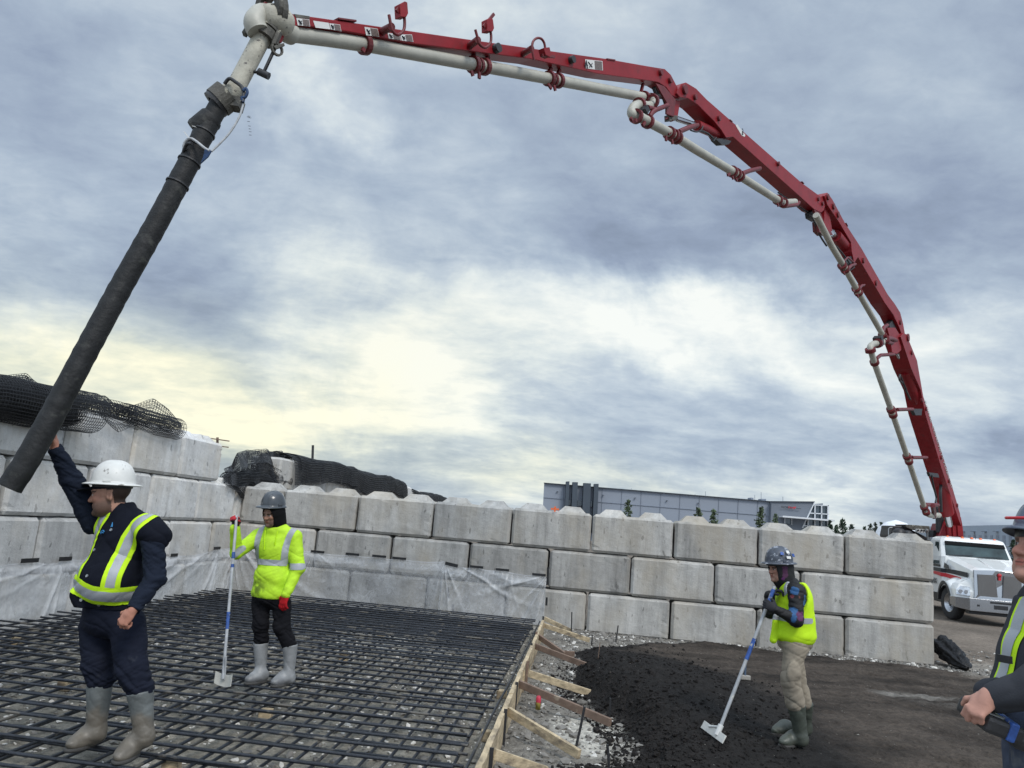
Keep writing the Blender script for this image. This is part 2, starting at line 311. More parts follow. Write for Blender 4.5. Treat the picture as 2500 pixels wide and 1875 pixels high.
def GG(px, py, up=0.):
    z = 0.
    for _ in range(12): g = G(px, py, z + up); z = ground(g[None, :2])[0][0]
    return G(px, py, z + up)
def ground(Q):
    Q = np.asarray(Q, float); x, y = Q[:, 0], Q[:, 1]
    s = (Q - CO[:2]) @ E1[:2]; t = (Q - CO[:2]) @ E2[:2]
    near = sst(np.hypot(x - 1, y - 9), 26, 14)
    z = -.12 + near * .03 * vnoise(Q, 1.1, 1, 3) + .02 * (1 - near) * vnoise(Q, .15, 2, 2)
    rough = near * .022 * vnoise(Q, 9, 3, 3)
    sd = polysd(Q, SOIL) + .16 * vnoise(Q, 3.2, 5, 4)
    k = sst(sd, -.02, .50) * near
    d1 = ((x - MC[0]) / 1.25) ** 2 + ((y - MC[1]) / 2.0) ** 2; d2 = ((x - MC2[0]) / .9) ** 2 + ((y - MC2[1]) / .8) ** 2
    mound = .29 * np.exp(-d1 * 1.2) + .05 * np.exp(-d2)
    lump = np.exp(-d1 * .35) + np.exp(-d2 * .4); lump = np.clip(lump + sst(sd, .9, .1) * .6, .10, 1)
    z = z + rough + k * (.115 + mound + lump * .040 * vnoise(Q, 9, 7, 5, .7) + .016 * vnoise(Q, 12, 8, 3) - .03 * np.exp(-((np.sin(Q @ np.array([.9, 2.2]) * 1.1 + vnoise(Q, .6, 9, 2))) / .25) ** 2) * np.clip(1 - lump, 0, 1))
    mat_ = (s > -.3) & (s < 6.5) & (t > 0) & (t < 14)
    z = np.where(mat_, np.minimum(z, -.085), z)
    # colours
    n1_ = vnoise(Q, .8, 11, 5)[:, None]; n2_ = vnoise(Q, 6, 12, 4)[:, None]
    def c(*v): return np.array(v)[None, :]
    yard = c(.165, .138, .112) * (1 + .35 * n1_ + .3 * n2_)
    strip = c(.185, .172, .15) * (1 + .3 * n2_)
    matg = c(.205, .192, .162) * (1 + .35 * n2_)
    soil = c(.015, .0135, .0125) * (1 + .3 * n2_)
    # trodden part of the soil is browner, with dragged streaks
    Qs = np.stack([x * .9 + y * .45, y * 3.0 - x * .6], 1); st_ = vnoise(Qs, 1.0, 15, 5)[:, None]
    flat = c(.052, .042, .034) * (1 + .85 * st_ + .3 * n2_)
    col = yard
    ins = (sst(s, -6, -5) * sst(t, -.5, .3) * sst(14.5 - s, 0, 1))[:, None]
    col = col * (1 - ins) + strip * ins
    col = np.where(mat_[:, None], matg, col)
    pd = np.hypot((x - PCH[0]) / 1.0, (y - PCH[1]) / 1.1) + .45 * vnoise(Q, 2.5, 21, 4)
    kk = sst(pd, 1.15, .75)[:, None]; col = col * (1 - kk) + c(.36, .35, .31) * (1 + .35 * n2_) * kk
    pd = np.hypot((x - PCH2[0]) / .42, (y - PCH2[1]) / .62) + .4 * vnoise(Q, 4, 22, 4)
    kk = sst(pd, 1.2, .7)[:, None]; col = col * (1 - kk) + c(.42, .40, .35) * (1 + .15 * n2_) * kk
    fl = (sst(lump, .75, .35) * sst(sd, .1, .6))[:, None]; sc = soil * (1 - fl) + flat * fl
    ks = sst(sd, -.02, .10)[:, None] * (near[:, None] > .02); col = col * (1 - ks) + sc * ks
    # pale dried slurry along the wheel track at the right
    tr = polysd(Q, [G(*q)[:2] for q in [(2050, 1668), (2200, 1680), (2340, 1700), (2420, 1730), (2330, 1735), (2180, 1705)]]) + .25 * vnoise(Qs, 1.4, 30, 4)
    kk = (sst(tr, -.02, .25) * .55 * np.clip(.6 + st_[:, 0] * 1.6, 0, 1))[:, None]; col = col * (1 - kk) + c(.21, .20, .18) * (1 + .3 * st_) * kk
    tr = polysd(Q, [G(*q)[:2] for q in [(2295, 1600), (2420, 1600), (2520, 1640), (2520, 1668), (2330, 1650)]]) + .2 * vnoise(Qs, 1.4, 31, 4)
    kk = (sst(tr, -.02, .3) * .8)[:, None]; col = col * (1 - kk) + c(.24, .22, .19) * (1 + .3 * st_) * kk
    return z, np.clip(col, .006, .8)
def gax(a, b, step, lo, hi):
    mid = np.arange(a, b + 1e-6, step); o = [step]; 
    while sum(o) < max(hi - b, a - lo): o.append(o[-1] * 1.22)
    cs = np.cumsum(o); return np.concatenate([(a - cs)[::-1], mid, b + cs])
gx = gax(-7.0, 10.5, .05, -2500, 2500); gy = gax(3.0, 17.0, .05, -2500, 3500); gy = gy[gy > -60]
GX, GY = np.meshgrid(gx, gy, indexing='ij'); Q = np.stack([GX.ravel(), GY.ravel()], 1); gz, gc = ground(Q)
i, j = np.meshgrid(np.arange(len(gx) - 1), np.arange(len(gy) - 1), indexing='ij'); b0 = (i * len(gy) + j).ravel()
o = npmesh('ground', np.column_stack([Q, gz]), np.column_stack([b0, b0 + len(gy), b0 + len(gy) + 1, b0 + 1]), M['ground'], col=gc); tag(o, kind='structure')
# loose stones and clods: one mesh each
_bm = bmesh.new(); bmesh.ops.create_icosphere(_bm, subdivisions=1, radius=1); IV = np.array([v.co[:] for v in _bm.verts]); IF = np.array([[v.index for v in f.verts] for f in _bm.faces]); _bm.free()
def rocks(name, pts, size, flat, mats, mi, label, jit=.48, sink=.2):
    n = len(pts); V = IV[None] * (1 + jit * RNG.uniform(-1, 1, (n, 12, 1))); sc = size[:, None] * RNG.uniform(.6, 1.3, (n, 3)); sc[:, 2] *= flat; V = V * sc[:, None, :]
    a = RNG.uniform(0, 6.28, n); b = RNG.normal(0, .35, n); ca, sa, cb, sb = np.cos(a), np.sin(a), np.cos(b), np.sin(b)
    x = V[..., 0] * cb[:, None] + V[..., 2] * sb[:, None]; z = -V[..., 0] * sb[:, None] + V[..., 2] * cb[:, None]; y = V[..., 1]
    X = x * ca[:, None] - y * sa[:, None]; Y = x * sa[:, None] + y * ca[:, None]
    Vw = np.stack([X + pts[:, 0:1], Y + pts[:, 1:2], z + pts[:, 2:3] + (sc[:, 2] * (1 - 2 * sink))[:, None] * .5], -1).reshape(-1, 3)
    F = (IF[None] + 12 * np.arange(n)[:, None, None]).reshape(-1, 3)
    o = npmesh(name, Vw, F, mats, smooth=False, mi=np.repeat(mi, 20)); tag(o, label, kind='stuff'); return o
def scatter(n, s0, s1, t0, t1): 
    p = np.array([W(a, b)[:2] for a, b in zip(RNG.uniform(s0, s1, n), RNG.uniform(t0, t1, n))]); return p
pm = scatter(14000, .1, 6.5, .3, 12.5); dens = vnoise(pm, 1.6, 40, 3); pm = pm[dens > -.45]
ps = scatter(8000, 6.62, 9.6, .2, 11.0); ps = ps[polysd(ps, SOIL) < .12]
pw = scatter(3200, 6.8, 15.5, -.05, .8); pw = pw[polysd(pw, SOIL) < .1]
pe = scatter(700, 13.4, 16, -3, 2.5)
pts2 = np.concatenate([pm, ps, pw, pe]); pz = ground(pts2)[0]; npt = len(pts2)
iswhite = RNG.uniform(0, 1, npt) < np.where(np.arange(npt) < len(pm), .42, .24)
szs = RNG.gamma(1.5, .0078, npt) + .004; szs = np.clip(szs, .005, .055); szs = np.where(iswhite & (np.arange(npt) < len(pm)), np.minimum(szs, .034), szs)
rocks('gravel', np.column_stack([pts2, pz]), szs, np.where(iswhite, .45, .7), [M['stone_g'], M['stone_w']], iswhite.astype(int), 'loose grey gravel and white crushed concrete over the wet ground')
pc = np.array([G(a, b, 0)[:2] for a, b in zip(RNG.uniform(1340, 1950, 26000), RNG.uniform(1555, 1900, 26000))]); sdc = polysd(pc, SOIL); edge = np.exp(-(np.clip(sdc, -.3, 9) / .45) ** 2)
pc = pc[(sdc > -.18) & (RNG.uniform(0, 1, len(pc)) < (.22 + .75 * edge) * np.clip(1.6 - np.hypot((pc[:, 0] - MC[0]) / 1.3, (pc[:, 1] - MC[1]) / 3.2), 0, 1)) ]; zc = ground(pc)[0]
rocks('soil_clods', np.column_stack([pc, zc]), np.clip(RNG.gamma(1.1, .0058, len(pc)) + .004, .005, .048), np.full(len(pc), .8), M['soil'], np.zeros(len(pc), int), 'crumbly black soil clods over the spread soil heap', .3, .3)
# ------------------------------------------------------------------ concrete blocks
HB = .728; PB = .748
def block_mesh(name, ln, seed, knobs, dep=.75):
    bm = bmesh.new(); bmesh.ops.create_cube(bm, size=1)
    for q in bm.verts: q.co = Vector(((q.co.x + .5) * ln, (q.co.y + .5) * dep, (q.co.z + .5) * HB))
    bmesh.ops.bevel(bm, geom=bm.edges[:], offset=.048, segments=1, affect='EDGES')
    nk = bm.faces[:]
    bmesh.ops.subdivide_edges(bm, edges=[e for e in bm.edges if e.calc_length() > .2], cuts=11, use_grid_fill=True)
    for k in range(knobs):
        cx = ln * (k + .5) / knobs; cy = dep / 2; b = min(.27, ln / knobs * .36); tp = b * .56; h = .115
        ring0 = [(cx - b, cy - b), (cx, cy - b), (cx + b, cy - b), (cx + b, cy + b), (cx, cy + b), (cx - b, cy + b)]
        ring1 = [(cx - tp, cy - tp), (cx, cy - tp * .8), (cx + tp, cy - tp), (cx + tp, cy + tp), (cx, cy + tp * .8), (cx - tp, cy + tp)]
        v0 = [bm.verts.new((x, y, HB - .004)) for x, y in ring0]; v1 = [bm.verts.new((x, y, HB + h)) for x, y in ring1]
        for a in range(6): bm.faces.new((v0[a], v0[(a + 1) % 6], v1[(a + 1) % 6], v1[a]))
        bm.faces.new(v1)
    co = np.array([v.co[:] for v in bm.verts]); bm.normal_update(); nr = np.array([v.normal[:] for v in bm.verts])
    d = .005 * vnoise(co + seed * 3.1, 3, seed, 3) + .003 * vnoise(co, 16, seed + 1, 2)
    ed = (np.minimum(co[:, 2], HB - co[:, 2]) < .05) | (np.minimum(co[:, 0], ln - co[:, 0]) < .05)
    d = d - ed * np.clip(vnoise(co, 9, seed + 2, 3) - .18, 0, 1) * .030
    co = co + nr * d[:, None]
    for v, c_ in zip(bm.verts, co): v.co = c_
    me = bpy.data.meshes.new(name); bm.to_mesh(me); bm.free(); return me
_bm_cache = {}
ORD = ['first', 'second', 'third', 'fourth', 'fifth', 'sixth', 'seventh', 'eighth', 'ninth', 'tenth', 'eleventh', 'twelfth']
def put_block(org, X, Y, ln, knobs, seed, label, group, pale=False):
    key = (round(ln, 1), knobs, seed % 5, pale)
    if key not in _bm_cache:
        me = block_mesh('concrete_block', ln, seed % 5, knobs); me.materials.append(M['conc_pale'] if pale else M['conc']); _bm_cache[key] = me
    o = bpy.data.objects.new('concrete_block', _bm_cache[key]); COL.objects.link(o)
    a = RNG.normal(0, .0035); X2 = np.array(X) * math.cos(a) + np.array(Y) * math.sin(a); Y2 = -np.array(X) * math.sin(a) + np.array(Y) * math.cos(a)
    org = np.array(org) - np.array(Y) * RNG.uniform(-.008, .010)
    o.matrix_world = Matrix(((X2[0], Y2[0], 0, org[0]), (X2[1], Y2[1], 0, org[1]), (0, 0, 1, org[2]), (0, 0, 0, 1)))
    return tag(o, label, 'concrete block', group)
CN = {0: 'bottom', 1: 'middle', 2: 'top'}
seed = 0
for c in range(3):
    Ls = {0: [k * 1.57 for k in range(9)], 1: [0] + [2.355 + k * 1.57 for k in range(8)], 2: [k * 1.57 for k in range(9)]}[c]; Ls = [q for q in Ls if q < 13.2] + [13.46]
    for k in range(len(Ls) - 1):
        ln = Ls[k + 1] - Ls[k]; seed += 1
        if c == 1 and k == 0: lb = 'extra long grey concrete block at the right end of the middle course'
        elif k == len(Ls) - 2: lb = 'short grey concrete block in the %s course of the back wall, against the left wall' % CN[c]
        else: lb = 'grey concrete block, %s from the right end in the %s course of the back wall' % (ORD[k], CN[c])
        put_block(W(13.463 - Ls[k + 1] + .006, 0, -.15 + c * PB), E1, -E2, ln - .026 - RNG.uniform(0, .014), (3 if ln > 2 else 2 if ln > 1.2 else 1), seed, lb, 'concrete blocks of the back wall')
CL = {0: 'bottom', 1: 'second', 2: 'third', 3: 'top'}
for c, js in {0: [.06, 1.72, 3.25, 4.82, 6.39, 7.95], 1: [.0, .94, 2.5, 4.05, 5.66, 7.2], 2: [.21, 1.73, 3.25, 4.82, 6.39, 7.95], 3: [1.0, 2.49, 3.95, 5.49, 7.04, 8.6]}.items():
    if c == 2: js = [-1.3] + js
    for k in range(len(js) - 1):
        ln = js[k + 1] - js[k]; seed += 1
        lb = 'pale concrete block in the %s course of the left wall, %s from the corner' % (CL[c], ORD[k])
        put_block(W(0.0, js[k + 1] - .02, -.15 + c * PB), -E2, -E1, ln - .04 - RNG.uniform(0, .015), 2 if ln > 1.2 else 1, seed, lb, 'pale concrete blocks of the left wall', True)
for k in range(12):
    t1 = -1.78 - 1.57 * k; seed += 1
    lb = 'pale concrete block on the far wall, bare between the two black nets' if k == 0 else 'concrete block under the draped black netting on the far wall, %s from the bare one' % ORD[k - 1]
    put_block(W(0.0, t1, -.15 + 3 * PB - (.14 if k > 7 else 0)), -E2, -E1, 1.53, 2 if k > 8 else (0 if k == 0 else 2), seed, lb, 'blocks of the far wall', True)
    if k < 8: put_block(W(0.0, t1 + .7, -.15 + 2 * PB), -E2, -E1, 1.53, 2, seed + 3, 'concrete block in the lower course of the far wall, %s beyond the back wall' % ORD[k], 'lower blocks of the far wall', True)
# paint marks on two knobs
def paint_mark(name, pts, label):
    mb = MB()
    for a, b in pts: mb.beam(a, b, .035, .004, up=E2)
    o = mb.build(name, M['orange']); tag(o, label, 'paint mark')
s_, z_ = BW(1355, 1243, .02); paint_mark('spray_mark', [(W(s_ - .08, .03, z_), W(s_ + .08, .03, z_)), (W(s_, .035, z_ - .05), W(s_, .035, z_ + .05))], 'small orange cross marked on top of the block wall')
# ------------------------------------------------------------------ geogrid netting
def netting(mbl, Pg, r=.004, closed=False):
    """Pg (nu,nv,3) points; square strands along both directions"""
    def seg(A, B):
        A = A.reshape(-1, 3); B = B.reshape(-1, 3); T = B - A; T /= np.linalg.norm(T, axis=1)[:, None] + 1e-9
        U = np.cross(T, np.array([.3, .5, .81])); U /= np.linalg.norm(U, axis=1)[:, None] + 1e-9; V = np.cross(T, U); n = len(A)
        vs = np.stack([A + U * r, A + V * r, A - U * r, A - V * r, B + U * r, B + V * r, B - U * r, B - V * r], 1).reshape(-1, 3)
        f = np.array([[0, 1, 5, 4], [1, 2, 6, 5], [2, 3, 7, 6], [3, 0, 4, 7]]); F = (f[None] + 8 * np.arange(n)[:, None, None]).reshape(-1, 4); return vs, F
    out = [seg(Pg[:-1], Pg[1:]), seg(Pg[:, :-1], Pg[:, 1:])]
    for vs, F in out: o0 = sum(len(a) for a in mbl[0]); mbl[0].append(vs); mbl[1].append(F + o0)
def net_object(name, layers, label, cat='netting', r=.004, mt=None, group=None):
    mbl = ([], [])
    for Pg in layers: netting(mbl, Pg, r)
    o = npmesh(name, np.concatenate(mbl[0]), np.concatenate(mbl[1]), mt or M['grid'], smooth=False); return tag(o, label, cat, group)
def n3(Pg, f, sd, amp, o=3):
    q = Pg.reshape(-1, 3); return np.stack([vnoise(q, f, sd + k, o) for k in range(3)], 1).reshape(Pg.shape) * amp
def roll(a, b, r0, r1, wraps, cell=.045, seed=0, amp=.05, phase=0, flat=1.0):
    a, b = np.array(a), np.array(b); ax = b - a; Ln = np.linalg.norm(ax); ax = ax / Ln; U = unit(np.cross(ax, EZ)); V = np.cross(U, ax)
    nu = int(Ln / cell); nv = int(2 * math.pi * wraps * (r0 + r1) / 2 / cell); u = np.linspace(0, 1, nu); th = np.linspace(0, 2 * math.pi * wraps, nv)
    rr = r0 + (r1 - r0) * (th / th[-1]); UU, TT = np.meshgrid(u, th, indexing='ij'); R = np.broadcast_to(rr, UU.shape)
    Pg = a + ax * (UU * Ln)[..., None] + U * (R * np.cos(TT + phase))[..., None] + V * (R * flat * np.sin(TT + phase))[..., None]
    return Pg + n3(Pg, 1.6, seed, amp)
def onL(px, py, off): return PL(px, py, CO + E1 * off, E1)
a = onL(-120, 952, .05); b = onL(222, 1008, .12)
net_object('netting_roll', [roll(a, b + unit(a - b) * .5, .08, .25, 5, seed=61, amp=.02, cell=.03), roll(a, b + unit(a - b) * .35, .16, .24, 2.6, seed=3, amp=.035), roll(a, b, .27, .29, 1.08, seed=4, amp=.045), roll(a, b + unit(a - b) * .6, .25, .27, 1.0, seed=9, amp=.03, phase=.5)], 'thick roll of black plastic netting on the left wall, end hanging open beside the hose', group='black netting on the left wall')
# crumpled net behind the roll
def sheet(pA, pB, pC, pD, cell=.05, seed=1, amp=.12, f=1.8, o=4):
    pA, pB, pC, pD = map(np.array, (pA, pB, pC, pD)); nu = int(np.linalg.norm(pB - pA) / cell); nv = max(4, int(np.linalg.norm(pD - pA) / cell)); u = np.linspace(0, 1, nu)[:, None, None]; v_ = np.linspace(0, 1, nv)[None, :, None]
    Pg = (pA * (1 - u) + pB * u) * (1 - v_) + (pD * (1 - u) + pC * u) * v_; return Pg + n3(Pg, f, seed, amp, o)
def ppath(pts, n):
    pts = np.array(pts, float); d = np.r_[0, np.cumsum(np.linalg.norm(np.diff(pts, axis=0), axis=1))]; q = np.linspace(0, d[-1], n); return np.stack([np.interp(q, d, pts[:, k]) for k in range(3)], 1)
def loft(pathA, pathB, cell=.045, seed=1, amp=.05, bulge=0., f=2., nv=None):
    A, Bp = np.array(pathA), np.array(pathB); n = int(np.sum(np.linalg.norm(np.diff(A, axis=0), axis=1)) / cell); A = ppath(A, n); Bp = ppath(Bp, n)
    nv = nv or max(4, int(np.mean(np.linalg.norm(A - Bp, axis=1)) / cell)); v_ = np.linspace(0, 1, nv)[None, :, None]; Pg = A[:, None] * (1 - v_) + Bp[:, None] * v_
    Pg = Pg + EZ * (np.sin(np.linspace(0, math.pi, nv))[None, :, None] * bulge); return Pg + n3(Pg, f, seed, amp)
top = [onL(x, y, -.35) for x, y in [(-40, 925), (20, 915), (65, 912), (90, 935), (140, 950), (190, 968)]]
bot = [onL(x, y, -.05) for x, y in [(-40, 950), (20, 950), (65, 960), (90, 975), (140, 985), (190, 1000)]]
bk_ = [onL(x, y, -.7) for x, y in [(-40, 960), (20, 955), (65, 960), (90, 985), (140, 990), (190, 1000)]]
net_object('netting_sheet', [loft(top, bot, seed=11, amp=.06), loft(top, bk_, seed=12, amp=.08), loft([p + EZ * -.03 for p in top], bot, seed=15, amp=.09, f=3)], 'crumpled loose black netting behind the thick roll on the left wall', group='black netting on the left wall')
top = [onL(x, y, -.3) for x, y in [(180, 966), (215, 964), (255, 966), (275, 984), (305, 995), (340, 985), (374, 973), (410, 1000), (443, 1037)]]
bot = [onL(x, y, .06) for x, y in [(180, 975), (215, 985), (255, 1005), (285, 1020), (315, 1030), (345, 1030), (374, 1035), (410, 1045), (436, 1062)]]
bk_ = [onL(x, y, -.75) for x, y in [(180, 980), (215, 975), (255, 985), (285, 1005), (315, 1010), (345, 1010), (374, 1015), (410, 1025), (440, 1042)]]
net_object('netting_sheet', [loft(top, bot, seed=21, amp=.02, cell=.075), loft(top, bk_, seed=22, amp=.03, cell=.075)] +
           [roll(onL(300, 1015, -.05), onL(432, 1050, 0), .07, .2, 2.4, seed=23, amp=.03, cell=.05), roll(onL(195, 980, -.2), onL(320, 1022, -.1), .06, .15, 2.2, seed=25, amp=.07, cell=.05),
            loft([onL(x, y, .1) for x, y in [(235, 1005), (270, 1020), (300, 1030)]], [onL(x, y, .12) for x, y in [(245, 1020), (290, 1052), (320, 1040)]], seed=26, amp=.05)],
           'black netting rising to a see-through peak on the left wall', group='black netting on the left wall')
# bundle in the gap
c0 = onL(632, 1165, -.45)
u = np.linspace(0, 2 * math.pi, 70)[:, None]; v_ = np.linspace(-1.5, 1.5, 34)[None, :]
def bund(rx, rz, rt, dz, sd, am):
    Pg = c0 + E2 * 0 + (-E2)[None, None] * (rt * np.cos(u) * np.cos(v_))[..., None] + E1 * (rx * np.sin(u) * np.cos(v_))[..., None] + EZ * (rz * np.sin(v_) + dz)[..., None]; return Pg + n3(Pg, 1.5, sd, am, 4)
tail = loft([onL(560, 1180, .05), onL(585, 1190, .08), onL(603, 1180, .1)], [onL(590, 1215, .06), onL(612, 1226, .06), onL(615, 1190, .06)], seed=31, amp=.03)
def cs(up, lo, o0, o1, sd, am, f=1.8, cell=.05): return loft([onL(x, y, o0 + .12 * math.sin(k * 1.9 + sd)) for k, (x, y) in enumerate(up)], [onL(x, y, o1 + .12 * math.sin(k * 2.3 + sd)) for k, (x, y) in enumerate(lo)], cell=cell, seed=sd, amp=am, f=f)
TU = [(548, 1152), (566, 1136), (578, 1110), (600, 1100), (628, 1102), (646, 1098), (665, 1105), (690, 1110), (706, 1124), (708, 1146)]; TM = [(546, 1165), (566, 1158), (586, 1146), (608, 1136), (630, 1134), (650, 1132), (668, 1140), (686, 1148), (698, 1158), (704, 1164)]; TLo = [(548, 1176), (566, 1184), (585, 1192), (606, 1190), (626, 1187), (648, 1185), (664, 1188), (680, 1190), (690, 1188), (696, 1178)]
net_object('netting_bundle', [cs(TU, TM, -.45, -.05, 41, .07), cs(TU, TLo, -.55, -.15, 42, .14), cs(TM, TLo, -.1, .0, 43, .08), cs([(x, y + 6) for x, y in TU][3:], TLo[3:], -.4, -.1, 44, .16, 2.4), cs([(x, y + 12) for x, y in TM], TLo, -.3, -.2, 45, .16, 2.6), cs([(x, y + 20) for x, y in TU][4:], TLo[4:], -.25, -.05, 46, .14, 2.6), cs(TM, [(x, y + 4) for x, y in TLo], -.5, -.3, 47, .12), roll(onL(560, 1172, -.15), onL(690, 1172, -.2), .06, .2, 3.2, seed=48, amp=.14), tail,
           loft([onL(545, 1165, -.1), onL(560, 1150, -.1), onL(590, 1175, .0)], [onL(555, 1190, .05), onL(580, 1200, .08), onL(600, 1200, .1)], seed=33, amp=.06)], 'crumpled bundle of black netting lying in the gap where the two walls meet', r=.005, group='black netting on the left wall')
def drape(t0, t1, zt, hang, seed, dz=0, cell=.055, off=0.):
    nt_ = int(abs(t1 - t0) / cell); tt = np.linspace(t0, t1, nt_); prof = [(-.80, -.25), (-.74, .02), (-.4, .10), (-.05, .08), (.07, .0), (.12, -.2), (.14, -hang)]; pr = ppath([(a, 0, b) for a, b in prof], int((1.1 + hang) / cell)); Pg = np.zeros((nt_, len(pr), 3))
    for i, t in enumerate(tt): Pg[i] = CO + E1 * (pr[:, 0:1] + off) + E2 * t + EZ * (pr[:, 2:3] + zt + off)
    k = (np.arange(len(pr)) / len(pr))[None, :]; hv = .12 * np.sin(tt * 1.1 + seed)[:, None] + .10 * vnoise(np.stack([tt, tt * 0], 1), .9, seed, 3)[:, None]
    Pg[..., 2] += hv * np.clip(k * 2 - .8, 0, 1) + .12 * np.exp(-((tt + 3.6) / .8) ** 2)[:, None] * 0
    return Pg + n3(Pg, 1.3, seed, .05)
net_object('netting_sheet', [drape(-2.35, -13.2, 2.88, .50, 51), drape(-2.7, -13.0, 2.88, .50, 52, off=.025), drape(-2.6, -13.2, 2.86, .42, 57, off=-.02)], 'long black netting draped over the far block wall', r=.008, group='black netting on the far wall')
net_object('netting_sheet', [drape(-14.5, -21.5, 2.66, .45, 53), drape(-14.5, -21.5, 2.64, .4, 54, off=.02)], 'small black netting at the far end of the far wall', r=.009, group='black netting on the far wall')
# ------------------------------------------------------------------ plastic sheeting
def plastic_mat():
    m_, t, n, l, B = newmat('clear_plastic'); B.inputs['Base Color'].default_value = (.66, .675, .69, 1); B.inputs['Roughness'].default_value = .3
    tr = n.new('ShaderNodeBsdfTransparent'); tr.inputs[0].default_value = (.93, .94, .95, 1); mx = n.new('ShaderNodeMixShader'); at = n.new('ShaderNodeAttribute'); at.attribute_name = 'Col'
    sp = n.new('ShaderNodeSeparateColor'); l.new(at.outputs['Color'], sp.inputs[0]); tc = n.new('ShaderNodeTexCoord'); mp = n.new('ShaderNodeMapping'); mp.inputs['Scale'].default_value = (1, 1, 1); l.new(tc.outputs['Object'], mp.inputs[0])
    no = n.new('ShaderNodeTexNoise'); no.inputs['Scale'].default_value = 7; no.inputs['Detail'].default_value = 6; no.inputs['Distortion'].default_value = 1.5; l.new(mp.outputs[0], no.inputs['Vector'])
    mr = n.new('ShaderNodeMapRange'); mr.inputs[1].default_value = .4; mr.inputs[2].default_value = .75; mr.inputs[3].default_value = 0; mr.inputs[4].default_value = .16; l.new(no.outputs['Fac'], mr.inputs[0])
    ad = n.new('ShaderNodeMath'); ad.operation = 'ADD'; ad.use_clamp = True; l.new(sp.outputs[0], ad.inputs[0]); l.new(mr.outputs[0], ad.inputs[1])
    bp = n.new('ShaderNodeBump'); bp.inputs['Strength'].default_value = .6; bp.inputs['Distance'].default_value = .02; l.new(no.outputs['Fac'], bp.inputs['Height']); l.new(bp.outputs[0], B.inputs['Normal'])
    l.new(ad.outputs[0], mx.inputs[0]); l.new(tr.outputs[0], mx.inputs[1]); l.new(B.outputs[0], mx.inputs[2]); l.new(mx.outputs[0], n['Material Output'].inputs[0]); return m_
M['plastic'] = plastic_mat()
def ridge(x, p=8): return np.abs(np.cos(x)) ** p
def psheet(name, a0, a1, topf, botf, place, anchors, label, nu=520, nv=90, alpha=.20, seed=0):
    a_ = np.linspace(a0, a1, nu); A, Vv = np.meshgrid(a_, np.linspace(0, 1, nv), indexing='ij'); zt, zb = topf(a_)[:, None], botf(a_)[:, None]; Z = zt * (1 - Vv) + zb * Vv
    d = np.zeros_like(A); cr_ = np.zeros_like(A); Qn = np.stack([A.ravel(), Z.ravel()], 1)
    for (ax_, az_, fr, rng_, am) in anchors:
        th = np.arctan2(Z - az_, A - ax_) + .10 * vnoise(Qn, 1.2, seed + 3, 2).reshape(A.shape); rr = np.hypot(Z - az_, A - ax_); fall = np.exp(-(rr / rng_) ** 2)
        sel = np.clip(.5 + .9 * vnoise(np.stack([th.ravel() * 5, th.ravel() * 0 + seed], 1), 1.0, seed + 8, 2).reshape(A.shape), .1, 1)
        k = ridge(th * fr * .6 + 2 * np.sin(th * 3.7), 5) * fall * sel; d += k * am; cr_ += k
    d += .06 * (1 + vnoise(Qn, 1.3, seed + 1, 5).reshape(A.shape)) + .02 * np.sin(A * 3 + Z * 2)
    d *= np.clip(Vv * 6, .25, 1)
    al = np.clip(alpha + .22 * cr_ + .16 * vnoise(Qn, 2.5, seed + 5, 3).reshape(A.shape), .05, .8); al = np.where(Vv < .02, .5, al)
    Pg = place(A, Z, d + .035); i, j = np.meshgrid(np.arange(nu - 1), np.arange(nv - 1), indexing='ij'); b0 = (i * nv + j).ravel()
    cc = np.repeat(al.ravel()[:, None], 3, 1); o = npmesh(name, Pg.reshape(-1, 3), np.column_stack([b0, b0 + nv, b0 + nv + 1, b0 + 1]), M['plastic'], col=cc); return tag(o, label, 'plastic sheet', 'plastic sheeting along the walls')
plB = lambda A, Z, d: CO + E1 * A[..., None] + E2 * d[..., None] + EZ * Z[..., None]
plL = lambda A, Z, d: CO + E2 * A[..., None] + E1 * d[..., None] + EZ * Z[..., None]
tapesB = [BW(*q) for q in [(776, 1347), (861, 1353), (926, 1358), (975, 1363)]]; tapesL = [LW(*q) for q in [(70, 1368), (157, 1364), (423, 1355), (528, 1338)]]
def topcurve(pts, sag, a0, a1):
    pts = sorted(pts); xs = np.array([p[0] for p in pts]); zs = np.array([p[1] for p in pts])
    def f(a):
        z = np.interp(a, xs, zs); i_ = np.clip(np.searchsorted(xs, a) - 1, 0, len(xs) - 2); u_ = np.clip((a - xs[i_]) / (xs[i_ + 1] - xs[i_]), 0, 1); return z - sag * 4 * u_ * (1 - u_)
    return f
shL = psheet('plastic_sheet', .05, 9.0, topcurve(tapesL + [(0, .92), (9, .72)], .05, 0, 9), lambda a: -.12 + 0 * a, plL, [(.75, .85, 26, 3.6, .05), (.1, 1.0, 30, 5.0, .03), (5.2, .78, 20, 2.0, .03), (6.3, .75, 20, 2.4, .03)], 'clear plastic sheet with long stretched creases along the left wall', alpha=.32, seed=2)
shB = psheet('plastic_sheet', .03, 4.36, topcurve(tapesB + [(0, 1.0), (4.36, .93)], .03, 0, 4.4), lambda a: -.12 + 0 * a, plB, [(.0, 1.05, 26, 2.4, .05), (4.36, .92, 14, .9, .03), (1.7, .9, 14, .7, .02)], 'clear plastic sheet on the back wall behind the worker in yellow', alpha=.20, seed=5)
